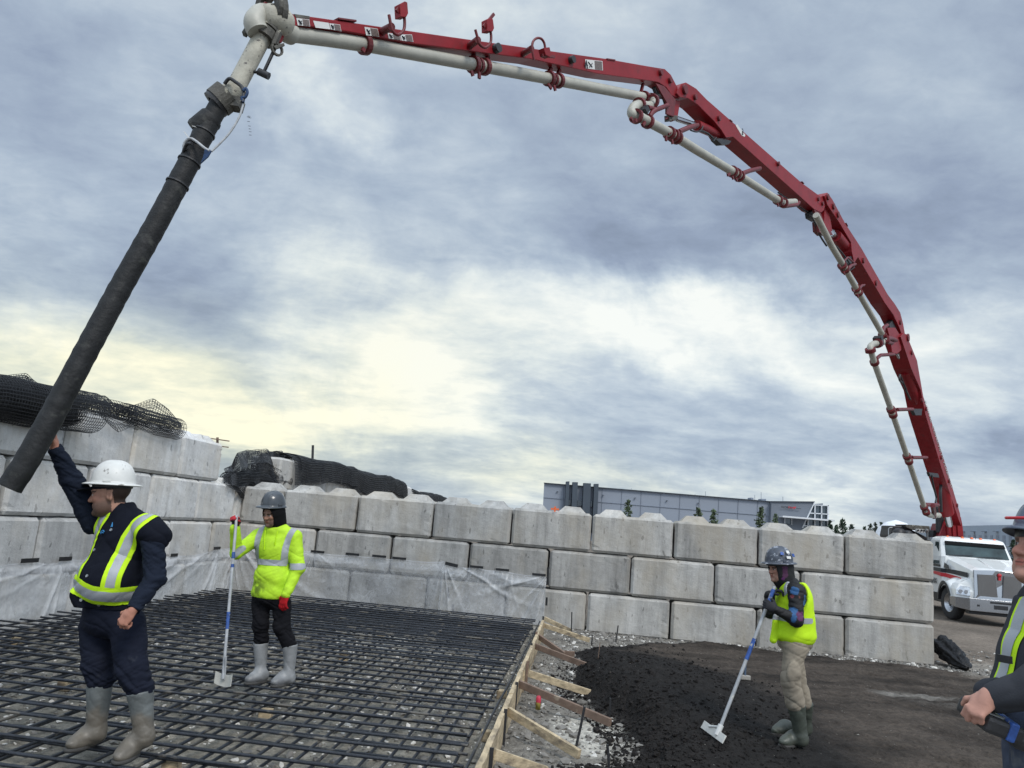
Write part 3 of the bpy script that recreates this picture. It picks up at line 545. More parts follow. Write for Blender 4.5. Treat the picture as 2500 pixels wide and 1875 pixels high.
shR = psheet('plastic_sheet', 4.34, 6.38, topcurve([BW(1099, 1377)] + [BW(*q) for q in [(1164, 1384), (1227, 1391), (1316, 1403)]] + [(6.40, .84)], .035, 0, 4.4), lambda a: -.08 + 0 * a, lambda A, Z, d: plB(A, Z, d + .02), [(4.36, .95, 22, 1.8, .06), (6.4, .86, 20, 1.2, .05), (5.3, 1.9, 60, 1.6, .03)], 'gathered clear plastic sheet hanging in swags at the right end, taped along its edge', nu=300, alpha=.23, seed=9)
def tape(par, A, B2, wdt, face='B'):
    # the sheets' roots sit at the world origin
    mb = MB(); mb.beam(A, B2, .006, wdt, up=EZ) if abs(A[2] - B2[2]) < .1 else mb.beam(A, B2, wdt, .006, up=(E2 if face == 'B' else E1)); mb.build('tape', M['tape'], par)
for (px, py) in [(776, 1347), (861, 1353), (926, 1358), (975, 1363)]:
    s_, z_ = BW(px, py, .06); tape(shB, W(s_ - .14, .075, z_), W(s_ + .14, .075, z_ - .0), .045)
for (px, py) in [(1164, 1384), (1227, 1391), (1316, 1403)]:
    s_, z_ = BW(px, py, .08); tape(shR, W(s_ - .13, .10, z_), W(s_ + .13, .10, z_), .045)
for (x0, y0, x1, y1) in [(1338, 1385, 1337, 1428), (1335, 1458, 1334, 1478)]:
    a = BW(x0, y0, .08); b = BW(x1, y1, .08); tape(shR, W(a[0], .105, a[1]), W(b[0], .105, b[1]), .04)
for (x0, y0, x1, y1) in [(1094, 1434, 1096, 1461), (1107, 1475, 1107, 1495)]:
    a = BW(x0, y0, .08); b = BW(x1, y1, .08); tape(shR, W(a[0], .115, a[1]), W(b[0], .115, b[1]), .045)
a = BW(1087, 1376, .1); b = BW(1118, 1382, .1); tape(shR, W(a[0], .11, a[1] + .01), W(b[0], .11, b[1]), .06)
for (px, py, q) in [(70, 1368, .16), (157, 1364, .13), (423, 1355, .11), (528, 1338, .13)]:
    t_, z_ = LW(px, py, .06); tape(shL, W(.08, t_ - q, z_), W(.08, t_ + q, z_), .055, 'L')
# ------------------------------------------------------------------ reinforcing mats
def mat_right(t): return 6.28 + .022 * t
def rebar_mat(label, z, ph, sp_a, sp_b, bowl):
    root = thing('rebar_mat', W(3.2, 6.5, z), label, 'rebar mat', 'tied rebar mats over the ground'); off = root.location[:]
    R_ = .0120
    t = .8 + ph
    while t < 13.2:
        k0 = RNG.uniform(.10, .38); k1 = mat_right(t) - RNG.uniform(0, .09); ss = np.linspace(k0, k1, 9); tt = t + RNG.normal(0, .012) + RNG.normal(0, .004, 9) + np.linspace(0, 1, 9) * RNG.normal(0, .02)
        zz_ = z + RNG.normal(0, .003, 9); MB().tube([W(a, b, c) for a, b, c in zip(ss, tt, zz_)], R_, 7).build('bar', M['rebar'], root, off); t += sp_a * RNG.uniform(.93, 1.07)
    s = .32 + ph * .5
    while s < 6.4:
        t0 = .72 + RNG.uniform(0, .12); tt = np.linspace(t0, 13.4, 12); s2 = s + .02 * tt * (s / 6.4); MB().tube([W(a + RNG.normal(0, .004), b, z - .026 + RNG.normal(0, .003)) for a, b in zip(s2, tt)], R_, 7).build('bar', M['rebar'], root, off); s += sp_b * RNG.uniform(.93, 1.07)
    return root
ZM = .085
rebar_mat('upper mat of dark steel reinforcing bars that two workers stand on', ZM, 0., .262, .275, 0)
rebar_mat('lower mat of dark steel reinforcing bars seen through the upper one', -.005, .13, .285, .31, 0)
# dobie blocks under the bars
for (px, py, sl_) in [(160, 1668, 'left of the stout worker'), (650, 1737, 'in front of the yellow hoodie worker'), (420, 1862, 'right of the stout worker at the bottom edge'), (840, 1600, 'right of the yellow hoodie worker'), (930, 1545, 'farthest into the mat'), (1225, 1690, 'near the middle of the timber form'), (1190, 1790, 'nearest the timber form at the front'), (45, 1560, 'at the left picture edge')]:
    g = G(px, py, -.05); bx = MB().box(g + EZ * -.02, (.11, .09, .085), bev=.006).build('spacer_block', M['wood'])
    tag(bx, 'small tan spacer block under the rebar, ' + sl_, 'spacer block', 'spacer blocks under the rebar')
# ------------------------------------------------------------------ timber form
fr = thing('timber_formwork', W(6.55, 6, -.1), 'long timber edge form braced with raking boards beside the rebar', 'formwork'); fo = fr.location[:]
def fs(t): return 6.40 + .0235 * t
for (t0, t1, m_, dz) in [(1.25, 5.2, 'wood', 0), (5.2, 7.55, 'wood', .004), (7.55, 11.6, 'wood', .0)]:
    n_ = 60; tt = np.linspace(t0, t1, n_); prof = []; mb = MB(); vs = []
    for t in tt:
        zt = .155 + dz + .006 * math.sin(t * 9) + RNG.uniform(-.004, .004); s0 = fs(t); w_ = .042 + RNG.uniform(-.004, .004)
        vs += [W(s0, t, -.10), W(s0, t, zt), W(s0 + w_, t, zt - .003), W(s0 + w_, t, -.10)]
    mb.add(vs, [(q * 4 + e, q * 4 + (e + 1) % 4, q * 4 + 4 + (e + 1) % 4, q * 4 + 4 + e) for q in range(n_ - 1) for e in range(4)] + [(0, 1, 2, 3), tuple(4 * (n_ - 1) + e for e in (3, 2, 1, 0))], 0); mb.build('board', M[m_], fr, fo)
zg = -.07
def fpt(px, py, z): return G(px, py, z)
def Z5(u, v): return (1150 + u / 3.403, 1450 + v / 3.403)
kick = [((610, 205), (835, 310), 'wood'), ((585, 255), (985, 385), 'wood'), ((555, 350), (775, 505), 'wood_g'), ((730, 490), (860, 500), 'wood_g'), ((510, 425), (1050, 630), 'wood_g'), ((480, 660), (990, 825), 'wood'), ((395, 745), (1160, 1070), 'wood_g'), ((310, 975), (900, 1335), 'wood'), ((190, 1330), (620, 1475), 'wood')]
for a, b, m_ in kick:
    A = G(*Z5(*a), .10 if a[0] != 730 else -.06); B_ = G(*Z5(*b), zg + .02); MB().beam(A, B_, .038, .075, up=EZ).build('brace', M[m_], fr, fo, bevel=.003)
for (u_, v0) in [(600, 190), (545, 320), (503, 415), (470, 565), (380, 740), (288, 965), (172, 1288)]:
    p = G(*Z5(u_, v0), .18); MB().box(p + EZ * -.15, (.03, .012, .32), bev=.002).build('stake', M['wood_g'] if u_ in (470, 545) else M['black'], fr, fo)
p = G(*Z5(425, 640), .13); MB().box(p + EZ * -.11, (.065, .03, .24), bev=.003).build('stake', M['wood'], fr, fo)
def pin(base, topp, zb, zt, r, m_, name, label, cat):
    A = G(*base, zb); d = ray(*topp); dep = A[1]; B_ = P(*topp, dep); MB().tube([A - EZ * .05, A, (A + B_) / 2 + np.array([.003, 0, 0]), B_], r, 8).build(name, M[m_]); tag(bpy.context.scene.objects[-1] if False else COL.objects[-1], label, cat)
for (a, b, lb) in [((833, 312), (837, 150), 'thin steel pin standing behind the highest timber braces'), ((1205, 378), (1222, 262), 'short steel pin standing in front of the wall beside the black soil'), ((868, 1290), (943, 938), 'dark steel pin leaning beside the longest timber brace'), ((1148, 1035), (1158, 865), 'dark steel pin at the foot of the long brown brace'), ((1145, 1450), (1132, 1250), 'steel pin nearest the viewer at the foot of the soil'), ((1003, 400), (1006, 340), 'short steel pin at the end of the second timber brace')]:
    pin(Z5(*a), Z5(*b), -.05, 0, .011, 'black', 'steel_pin', lb, 'steel pin')
pin(Z5(1095, 795), Z5(1160, 650), .02, 0, .010, 'wood', 'wooden_lath', 'pale wooden lath leaning out of the black soil', 'lath')
pin(Z5(1040, 630), Z5(1072, 405), .02, 0, .005, 'wood_g', 'thin_twig', 'thin brown twig at the end of the red brown brace', 'twig')
g = G(*Z5(555, 960), zg); mk = MB(); mk.lathe(g, [(0, 0), (.026, 0), (.026, .07)], n=14); mk.build('spray_can', mat('yellow_can', (.30, .24, .05), .7, var=.5, vs=30, spot=((.3, .05, .05), 20, .55, .1))); can = COL.objects[-1]; tag(can, 'red and yellow marking paint can standing in the gravel', 'spray can')
MB().lathe(g + EZ * .07, [(.026, 0), (.026, .04), (.018, .06), (0, .065)], n=14).build('cap', mat('red_cap', (.48, .03, .06), .6, var=.4, vs=30), can)
# ------------------------------------------------------------------ far buildings
M['wh'] = mat('pale_blue_grey_panels', (.235, .265, .315), .7, var=.05, vs=.05, bump=0); M['wh2'] = mat('grey_panels', (.145, .165, .195), .7, var=.05, vs=.1, bump=0)
M['whd'] = mat('dark_slate_panels', (.045, .060, .078), .6, var=.1, vs=.3, bump=0); M['glass'] = mat('dark_window_glass', (.035, .055, .07), .08, var=.3, vs=.3, bump=0, spec=.8); M['trim'] = mat('white_trim', (.62, .64, .66), .5, var=.05, bump=0)
M['seam'] = mat('panel_seam', (.20, .228, .275), .8, var=.05, bump=0)
YB = 150.
wh = thing('warehouse', P(1600, 1300, YB) * np.array([1, 1, 0]), 'long low pale grey warehouse with four dark vertical fins and a glazed corner', 'warehouse'); wo_ = wh.location[:]
def pq(pts, Y, d=.3, mi=0, ground_=False): return [P(x, y, Y) for x, y in pts]
def slab(name, pts, Y, d, m_, par, off): mb = MB(); mb.prism(pq(pts, Y), np.array([d * .06 if name == 'wall' else 0, d, 0.])); return mb.build(name, m_, par, off)
def Z6(u, v): return (1300 + u / 2.765, 1140 + v / 2.765)
slab('wall', [Z6(79, 107), Z6(1613, 233), Z6(1600, 720), Z6(55, 560)], YB, 40, M['wh'], wh, wo_)
mb = MB(); mb.prism(pq([Z6(77, 105), Z6(1613, 231), Z6(1613, 234), Z6(77, 109)], YB - .5), np.array([0, .8, 0.])); mb.build('parapet_cap', M['whd'], wh, wo_)
for (x0, x1, y0, y1, k) in [(228, 250, 98, 97, 0), (272, 307, 102, 103, 0), (346, 395, 108, 111, 0), (418, 447, 114, 114, 0)]:
    slab('fin', [Z6(x0, y0), Z6(x1, y1), Z6(x1 - 14, y1 + 330), Z6(x0 - 16, y0 + 330)], YB - 1.6, 1.5, M['whd'], wh, wo_)
for (x0, y0, x1, y1) in [(245, 220, 261, 257), (304, 226, 337, 263), (392, 232, 406, 270)]: slab('window', [Z6(x0, y0), Z6(x1, y0 + 1), Z6(x1 - 1, y1), Z6(x0 - 1, y1)], YB - .4, .3, M['glass'], wh, wo_)
for k in range(1, 12):
    u_ = 79 + (1613 - 79) * k / 11.7; v0 = 107 + (233 - 107) * k / 11.7; slab('panel_joint', [Z6(u_, v0 + 4), Z6(u_ + 1.2, v0 + 4), Z6(u_ - 9, v0 + 240), Z6(u_ - 10.2, v0 + 240)], YB - .12, .1, M['seam'], wh, wo_)
slab('panel_joint', [Z6(75, 205), Z6(1608, 330), Z6(1608, 331.5), Z6(75, 206.5)], YB - .14, .1, M['seam'], wh, wo_)
for (u_, v_q) in [(169, 166), (478, 190), (694, 209), (909, 227), (1120, 244), (1551, 279)]: slab('wall_lamp', [Z6(u_ - 6, v_q - 2), Z6(u_ + 6, v_q - 1), Z6(u_ + 5, v_q + 2), Z6(u_ - 5, v_q + 2)], YB - .4, .3, M['whd'], wh, wo_)
for (u0, v0, u1, v1) in [(1474, 207, 1492, 222), (1546, 215, 1577, 230)]: slab('roof_unit', [Z6(u0, v0), Z6(u1, v0 + 1), Z6(u1, v1 + 3), Z6(u0, v1)], YB + 2, 2, M['seam'], wh, wo_)
for (u_, v0, v1) in [(1167, 165, 196), (1500, 190, 225), (1543, 170, 228), (1690, 200, 232), (666, 143, 155), (1097, 184, 190)]: slab('roof_mast', [Z6(u_, v0), Z6(u_ + 2, v0), Z6(u_ + 2, v1), Z6(u_, v1)], YB + .5, .1, M['seam'], wh, wo_)
def Z7(u, v): return (1870 + u / 11.64, 1200 + v / 11.64)
slab('wing_wall', [Z7(160, 285), Z7(1390, 290), Z7(1035, 1035), Z7(1000, 1500), Z7(100, 1500)], YB - 1.2, 12, M['wh2'], wh, wo_)
slab('roof_edge', [Z7(155, 270), Z7(1392, 280), Z7(1388, 298), Z7(155, 290)], YB - 1.5, .4, M['whd'], wh, wo_)
cg = slab('glazed_corner', [Z7(1360, 385), Z7(1775, 400), Z7(1750, 1500), Z7(1030, 1500), Z7(1035, 1030)], YB - 1.0, 10, M['glass'], wh, wo_)
def bar7(a, b, wd, dpt=.35, Yb=YB - 1.35, nm='mullion'): 
    mb = MB(); mb.beam(P(*Z7(*a), Yb), P(*Z7(*b), Yb), dpt, wd, up=EZ) if abs(a[0] - b[0]) > abs(a[1] - b[1]) else mb.beam(P(*Z7(*a), Yb), P(*Z7(*b), Yb), wd, dpt, up=(0, 1, 0)); return mb.build(nm, M['trim'], cg, wo_)
for a, b in [((1387, 385), (1380, 1500)), ((1578, 395), (1570, 1500)), ((1192, 790), (1190, 1500)), ((1765, 395), (1755, 1500)), ((1250, 612), (1755, 645)), ((1075, 968), (1755, 1010)), ((1360, 380), (1780, 402)), ((1380, 300), (1030, 1035))]: bar7(a, b, .16 if a != (1765, 395) else .3)
bar7((425, 708), (1890, 828), .3, 2.0, YB - 2.4, 'canopy')
slab('roof_fin', [Z7(1400, 368), Z7(1622, 335), Z7(1618, 380)], YB - .8, 3, M['wh2'], wh, wo_)
slab('window', [Z7(548, 755), Z7(730, 768), Z7(730, 930), Z7(548, 915)], YB - 1.5, .2, M['glass'], wh, wo_)
for x, y0, y1 in [(541, 750, 915), (737, 765, 945)]: mb = MB(); mb.prism(pq([Z7(x - 7, y0), Z7(x + 7, y0), Z7(x + 7, y1), Z7(x - 7, y1)], YB - 1.8), np.array([0, .2, 0])); mb.build('window_frame', M['trim'], wh, wo_)
def text(name, s_, p, X, Z, h, m_, par=None, off=None, xs=1.0, ext=.01, shear=0.):
    cu = bpy.data.curves.new(name, 'FONT'); cu.body = s_; cu.size = 1; cu.extrude = ext / h / 2; cu.shear = shear; cu.offset = .012; tob = bpy.data.objects.new('tmp', cu); COL.objects.link(tob); bpy.context.view_layer.update()
    me = bpy.data.meshes.new_from_object(tob.evaluated_get(bpy.context.evaluated_depsgraph_get())); bpy.data.objects.remove(tob); X = unit(X); Z = unit(Z - X * np.dot(X, Z)); Nn = np.cross(X, Z)
    o_ = np.array(off) if off is not None else 0
    for v in me.vertices: q = np.array(p) + X * v.co.x * h * xs + Z * v.co.y * h + Nn * v.co.z * h - o_; v.co = q
    me.materials.clear(); me.materials.append(m_); me.name = name; o = bpy.data.objects.new(name, me); COL.objects.link(o)
    if par: o.parent = par
    return o
Xd = unit(P(*Z7(750, 470), 148) - P(*Z7(430, 440), 148))
M['ink'] = mat('black_lettering', (.012, .014, .02), .5, bump=0); M['inkr'] = mat('red_lettering', (.50, .02, .03), .5, bump=0)
text('sign_lettering', 'WORLD', P(*Z7(428, 462), YB - 1.6), Xd, EZ, 1.05 / .70 * .36, M['ink'], wh, wo_, xs=1.08)
text('sign_lettering', 'PAC', P(*Z7(632, 478), YB - 1.6), Xd, EZ, 1.05 / .70 * .36, M['inkr'], wh, wo_, xs=1.25)
mb = MB()
for a, b in [((770, 430), (810, 490)), ((800, 460), (850, 430)), ((820, 480), (850, 440))]: mb.beam(P(*Z7(*a), YB - 1.6), P(*Z7(*b), YB - 1.6), .08, .1, up=(0, 1, 0))
mb.build('emblem', M['inkr'], wh, wo_)
MB().beam(P(*Z7(860, 470), YB - 1.6), P(*Z7(985, 492), YB - 1.6), .08, .09, up=(0, 1, 0)).build('sign_lettering', M['ink'], wh, wo_)
# second warehouse to the right
zt = 11.5; fa = G(2255, 1285.5, zt); fb = G(2700, 1277, zt); w2 = thing('warehouse', (fa + fb) / 2 * np.array([1, 1, 0]), 'pale blue warehouse with a row of small square windows behind the truck', 'warehouse'); o2 = w2.location[:]
bk3 = np.array([30., 60, 0]); mb = MB(); mb.prism([fa, fb, fb - EZ * (zt + .3), fa - EZ * (zt + .3)], bk3); mb.build('wall', mat('pale_blue_panels', (.33, .385, .45), .7, var=.04, vs=.05, bump=0), w2, o2)
Xf = unit(fb - fa); Nf = np.array([Xf[1], -Xf[0], 0]); 
for k in range(30):
    c_ = fa + Xf * (3.0 + k * 3.2) - EZ * 3.7 + Nf * .06; MB().box(c_, (1.3, .1, 2.3), Xf, Nf, EZ).build('window', M['wh'], w2, o2)
for k in range(16):
    c_ = fa + Xf * (3 + k * 6.4) - EZ * 1.6 + Nf * .5; MB().box(c_, (1.2, .9, .12), Xf, Nf, EZ).build('wall_lamp', M['seam'], w2, o2)
MB().beam(fa - EZ * 5.1 + Nf * .1, fb - EZ * 5.1 + Nf * .1, .15, .12).build('ledge', M['trim'], w2, o2)
# ------------------------------------------------------------------ trees
M['leaf'] = mat('evergreen_needles', (.030, .050, .030), .9, var=.5, vs=2, bump=0, objr=.25); M['leaf2'] = mat('pale_conifer_needles', (.085, .115, .065), .9, var=.5, vs=2, bump=0, objr=.2); M['bark'] = mat('bark', (.06, .045, .035), .9)
def conifer(px, py, Y, wd, label, mt='leaf', grp='young trees beyond the block wall', dense=1.0, taper=1.0):
    tp = P(px, py, Y); g0 = np.array([tp[0], tp[1], -.1]); h = tp[2] + .1; root = thing('conifer_tree', g0, label, 'tree', grp)
    MB().tube([g0, g0 + EZ * h * .5, g0 + EZ * h * .97], [.06 + h * .01, .05, .012], 6).build('trunk', M['bark'], root, g0); V = []; F = []; n = int(34 * dense)
    for k in range(n):
        u_ = (k + RNG.uniform(0, .9)) / n; z = h * (.12 + .88 * u_); r = 1.3 * wd * (1 - u_) ** .8 * taper * RNG.uniform(.5, 1.15) + .06
        for q in range(7):
            a = RNG.uniform(0, 6.28); d = np.array([math.cos(a), math.sin(a), -.1 + .5 * u_]); 
            for e in range(int(9 * max(.4, 1 - u_))):
                f_ = RNG.uniform(.15, 1); c_ = g0 + EZ * z + d * r * f_ + RNG.normal(0, .05, 3) * wd; sz = RNG.uniform(.09, .17) * (.5 + wd * .5); ax = unit(RNG.normal(0, 1, 3)); bx_ = unit(np.cross(ax, RNG.normal(0, 1, 3)))
                i0 = len(V); V += [c_ - ax * sz, c_ + bx_ * sz * .5, c_ + ax * sz * 1.2, c_ - bx_ * sz * .5]; F.append((i0, i0 + 1, i0 + 2, i0 + 3))
    npmesh('crown', V, F, M[mt], root, g0, smooth=False)
for k, (px, py, Y, wd, mt, lb) in enumerate([(1535, 1220, 62, .75, 'leaf2', 'leftmost young conifer showing above the wall before the warehouse'), (1705, 1240, 64, .85, 'leaf2', 'small bushy tree left of the middle warehouse conifer'), (1742, 1244, 66, .8, 'leaf2', 'middle young conifer in front of the warehouse'), (1858, 1240, 60, .85, 'leaf2', 'feathery young tree left of the warehouse wing'), (1894, 1254, 66, .6, 'leaf2', 'slim young conifer in front of the warehouse sign wing'),
        (2026, 1272, 75, .9, 'leaf', 'dark conifer at the glazed corner of the warehouse'), (2057, 1268, 74, 1.0, 'leaf', 'tallest dark conifer right of the warehouse'), (2080, 1282, 80, .9, 'leaf', 'low dark conifer right of the tallest dark one'), (2110, 1286, 85, .8, 'leaf', 'third dark conifer right of the warehouse'), (2125, 1279, 85, .7, 'leaf', 'slim dark conifer near the white cover'), (2137, 1276, 85, .7, 'leaf', 'pointed dark conifer beside the white cover'), (2151, 1275, 88, .6, 'leaf', 'last dark conifer before the pump truck'), (2042, 1284, 80, .9, 'leaf', 'low dark conifer between the glazed corner and the tallest conifer')]):
    conifer(px, py, Y, wd, lb, mt)
def hedge(x0, x1, py, Y, label):
    a = P(x0, py, Y); b = P(x1, py, Y); n = 3500; u_ = RNG.uniform(0, 1, n); base = a + (b - a) * u_[:, None]; hh = a[2] * (.8 + .2 * vnoise(base[:, :2], .5, 3, 3)); V = []; F = []
    for k in range(n):
        z = hh[k] * RNG.uniform(0, 1) ** .8; c_ = np.array([base[k][0], base[k][1] + RNG.uniform(-1, 1), z - .1]); ax = unit(RNG.normal(0, 1, 3)); bx_ = unit(np.cross(ax, RNG.normal(0, 1, 3))); sz = RNG.uniform(.12, .3); i0 = len(V); V += [c_ - ax * sz, c_ + bx_ * sz * .6, c_ + ax * sz, c_ - bx_ * sz * .6]; F.append((i0, i0 + 1, i0 + 2, i0 + 3))
    o = npmesh('hedge', V, F, M['leaf'], smooth=False); tag(o, label, 'hedge')
hedge(2440, 2640, 1352, 70, 'dark scrubby hedge behind the truck bonnet'); conifer(2474, 1318, 68, .7, 'thin conifer rising above the hedge behind the truck')
hedge(2000, 2200, 1308, 110, 'low far hedge right of the grey warehouse')
# post behind the far wall, power pole, birds, white cover
mb = MB(); mb.tube([P(757, 1300, 22), P(764, 1087, 22)], .035, 8); tag(mb.build('steel_post', M['black']), 'plain dark post rising behind the draped netting', 'post')
pp = thing('power_pole', P(531, 1300, 60) * np.array([1, 1, 0]), 'far wooden power pole showing its crossarms beside the top left block', 'power pole'); po = pp.location[:]
MB().tube([P(527, 1400, 60), P(531, 1068, 60)], .10, 8).build('pole', M['wood_g'], pp, po)
for (x0, y0, x1, y1) in [(512, 1070, 560, 1077), (516, 1087, 558, 1092)]: MB().beam(P(x0, y0, 59.8), P(x1, y1, 59.8), .08, .08).build('crossarm', M['wood_g'], pp, po)
for k, (x, y) in enumerate([(608, 284), (610, 288), (607, 297), (609, 308), (610, 315), (611, 322), (611, 330), (606, 286)]):
    c_ = P(x, y, 90); mb = MB()
    for sg in (-1, 1): mb.add([c_, c_ + np.array([sg * .10, -.05, .03]), c_ + np.array([sg * .22, 0, .0]), c_ + np.array([sg * .10, .06, .02])], [(0, 1, 2, 3)])
    mb.lathe(c_ - np.array([.0, .1, 0]), [(0, -.06), (.03, .02), (.025, .1), (0, .2)], ax=(0, 1, 0), n=6); tag(mb.build('flying_bird', M['black']), ['tiny bird, second from the top of the line beside the hose', 'tiny bird just below the top pair of the line', 'tiny bird fourth from the top of the line', 'tiny bird in the middle of the line beside the hose', 'tiny bird fourth from the bottom of the line', 'tiny bird second from the bottom of the line', 'lowest tiny bird in the line beside the hose', 'tiny bird left of the second one in the line'][k], 'bird', 'birds in a line against the clouds')
wc = P(2185, 1312, 34); pr = [(2.0, 0), (1.95, .5), (1.6, 1.0), (1.0, 1.35), (0, 1.48)]; r_ = .5
mb = MB(); base = P(2188, 1340, 36); base[2] = 2.15; mb.lathe(base, [(r_ * a, b * 1.1) for a, b in [(2.0, 0), (1.9, .35), (1.5, .75), (.9, 1.0), (.0, 1.12)]], n=28); mb.lathe(base * np.array([1, 1, 0]), [(1.05, -.1), (1.05, 2.2)], n=28)
tag(mb.build('storage_tank', mat('white_tank', (.72, .74, .77), .5, bump=0)), 'white round topped tank behind the right end of the wall', 'tank')
# black bag at the wall end
g = G(2288, 1628, -.1); ang = G(2365, 1637, -.1)
def bagf():
    a = G(2296, 1600, .02); b = G(2362, 1634, -.08); n1_ = 60; n2_ = 48; V = []; ax = unit(b - a); sd_ = unit(np.cross(EZ, ax))
    Ln = np.linalg.norm(b - a) * 1.02
    for i in range(n1_):
        u_ = i / (n1_ - 1); r = .165 * (1 - u_ ** 2.2) ** .55 * (min(1, u_ * 9 + .35)) + .015
        for j in range(n2_):
            th = 2 * math.pi * j / n2_; rr = r * (1 + .13 * math.sin(th * 5 + u_ * 2) + .07 * math.sin(th * 9 - u_ * 5) + .38 * float(vnoise(np.array([[math.cos(th) * 1.2, math.sin(th) * 1.2, u_ * 4]]), 2.4, 3, 4)[0])); V.append(a + ax * (u_ * Ln) + sd_ * rr * math.cos(th) * 1.2 + EZ * (rr * math.sin(th) * .9 + .17 * (1 - u_) + .03))
    F = [(i * n2_ + j, i * n2_ + (j + 1) % n2_, (i + 1) * n2_ + (j + 1) % n2_, (i + 1) * n2_ + j) for i in range(n1_ - 1) for j in range(n2_)]; return np.array(V), F
V, F = bagf(); o = npmesh('plastic_bag', V, F, mat('black_bin_bag', (.007, .007, .008), .42, spec=.25, var=.2, bump=1., bs=16, bdist=.03)); tag(o, 'black plastic bag slumped against the right end of the wall', 'bag')
# ------------------------------------------------------------------ concrete pump truck
TH = rad(-13.9); FD = np.array([math.sin(TH), -math.cos(TH), 0])      # truck faces FD
TX = np.array([-FD[1], FD[0], 0]); TX = TX if TX[0] > 0 else -TX      # to the picture's right
ZT = -.10; TW = G(2321, 1512, ZT); AX = TW + TX * 1.06 + np.array([0, 0, 0])       # under the front axle's middle
def TL(x, y, z): return AX + TX * x - FD * y + EZ * z                   # y grows towards the tail
tk = thing('concrete_pump_truck', AX, 'white truck carrying a red folding boom that arches over the whole yard', 'pump truck'); to = tk.location[:]
def tq(mb, pts, mi=0): mb.add([TL(*p) for p in pts], [tuple(range(len(pts)))], mi); return mb
def tloft(mb, secs, mi=0, close=False, smooth=False, caps=True):
    k = len(secs[0]); vs = [TL(*p) for s_ in secs for p in s_]; fs = [(i * k + j, i * k + (j + 1) % k, (i + 1) * k + (j + 1) % k, (i + 1) * k + j) for i in range(len(secs) - 1) for j in range(k)]
    if caps: fs += [tuple(range(k))[::-1], tuple(range((len(secs) - 1) * k, len(secs) * k))]
    return mb.add(vs, fs, mi, smooth)
M['tglass'] = mat('windscreen_glass', (.030, .050, .052), .12, var=.6, vs=1.8, bump=0, spec=.35); M['tint'] = mat('dark_sunband', (.004, .005, .006), .6, bump=0, spec=.08); M['lampg'] = mat('headlamp_glass', (.62, .64, .66), .08, metal=.6, var=.35, vs=16, bump=0)
M['mesh'] = mat('grille_mesh', (.16, .155, .15), .45, metal=.6, var=.25, vs=90, bump=.4, bs=220)
# hood: sections from grille back to cowl
def hsec(y, hw_b, hw_t, zb, zs, zt): return [(-hw_b, y, zb), (-hw_b, y, zs), (-hw_t, y, zt - .07), (-hw_t * .72, y, zt), (hw_t * .72, y, zt), (hw_t, y, zt - .07), (hw_b, y, zs), (hw_b, y, zb)]
mb = MB(); tloft(mb, [hsec(-1.06, .72, .66, .72, 1.25, 1.60), hsec(-.7, .76, .70, .72, 1.3, 1.70), hsec(0, .84, .78, .9, 1.45, 1.83), hsec(.75, .98, .90, .9, 1.6, 1.98)]); mb.build('hood', M['white'], tk, to, bevel=.02)
MB().add([TL(-.04, -1.07, 1.605), TL(.04, -1.07, 1.605), TL(.05, .6, 1.975), TL(-.05, .6, 1.975), TL(0, -.3, 1.80)], [(0, 1, 4), (1, 2, 4), (2, 3, 4), (3, 0, 4)]).build('hood_crease', M['white'], tk, to)
# cab
def csec(z, y0, y1, hw): return [(-hw, y0 + .10, z), (-hw * .90, y0, z), (hw * .90, y0, z), (hw, y0 + .10, z), (hw, y1, z), (-hw, y1, z)]
mb = MB(); tloft(mb, [csec(.75, .75, 2.35, 1.06), csec(1.5, .75, 2.35, 1.08), csec(1.98, .78, 2.35, 1.07), csec(2.52, 1.16, 2.32, .99), csec(2.60, 1.20, 2.28, .96), csec(2.66, 1.40, 2.15, .84)]); mb.build('cab', M['white'], tk, to, bevel=.02)
def wy(z): return .78 + (z - 1.98) / (.54) * .38
ws = MB(); tq(ws, [(-.95, wy(2.02) - .02, 2.02), (.95, wy(2.02) - .02, 2.02), (.90, wy(2.44) - .02, 2.44), (-.90, wy(2.44) - .02, 2.44)]); wsc = ws.build('windscreen', M['tglass'], tk, to)
tq(MB(), [(-.92, wy(2.38) - .05, 2.38), (.92, wy(2.38) - .05, 2.38), (.90, wy(2.50) - .05, 2.50), (-.90, wy(2.50) - .05, 2.50)]).build('sun_visor', M['tint'], wsc, None)
for o_ in (COL.objects[-1],):
    for v in o_.data.vertices: v.co = Vector(np.array(v.co) - np.array(to))
for x0, x1 in ((-.85, -.15), (.0, .75)):
    mb = MB(); mb.beam(TL(x0, wy(2.03) - .06, 2.03), TL(x1, wy(2.06) - .06, 2.07), .02, .02); mb.build('wiper', M['black'], tk, to)
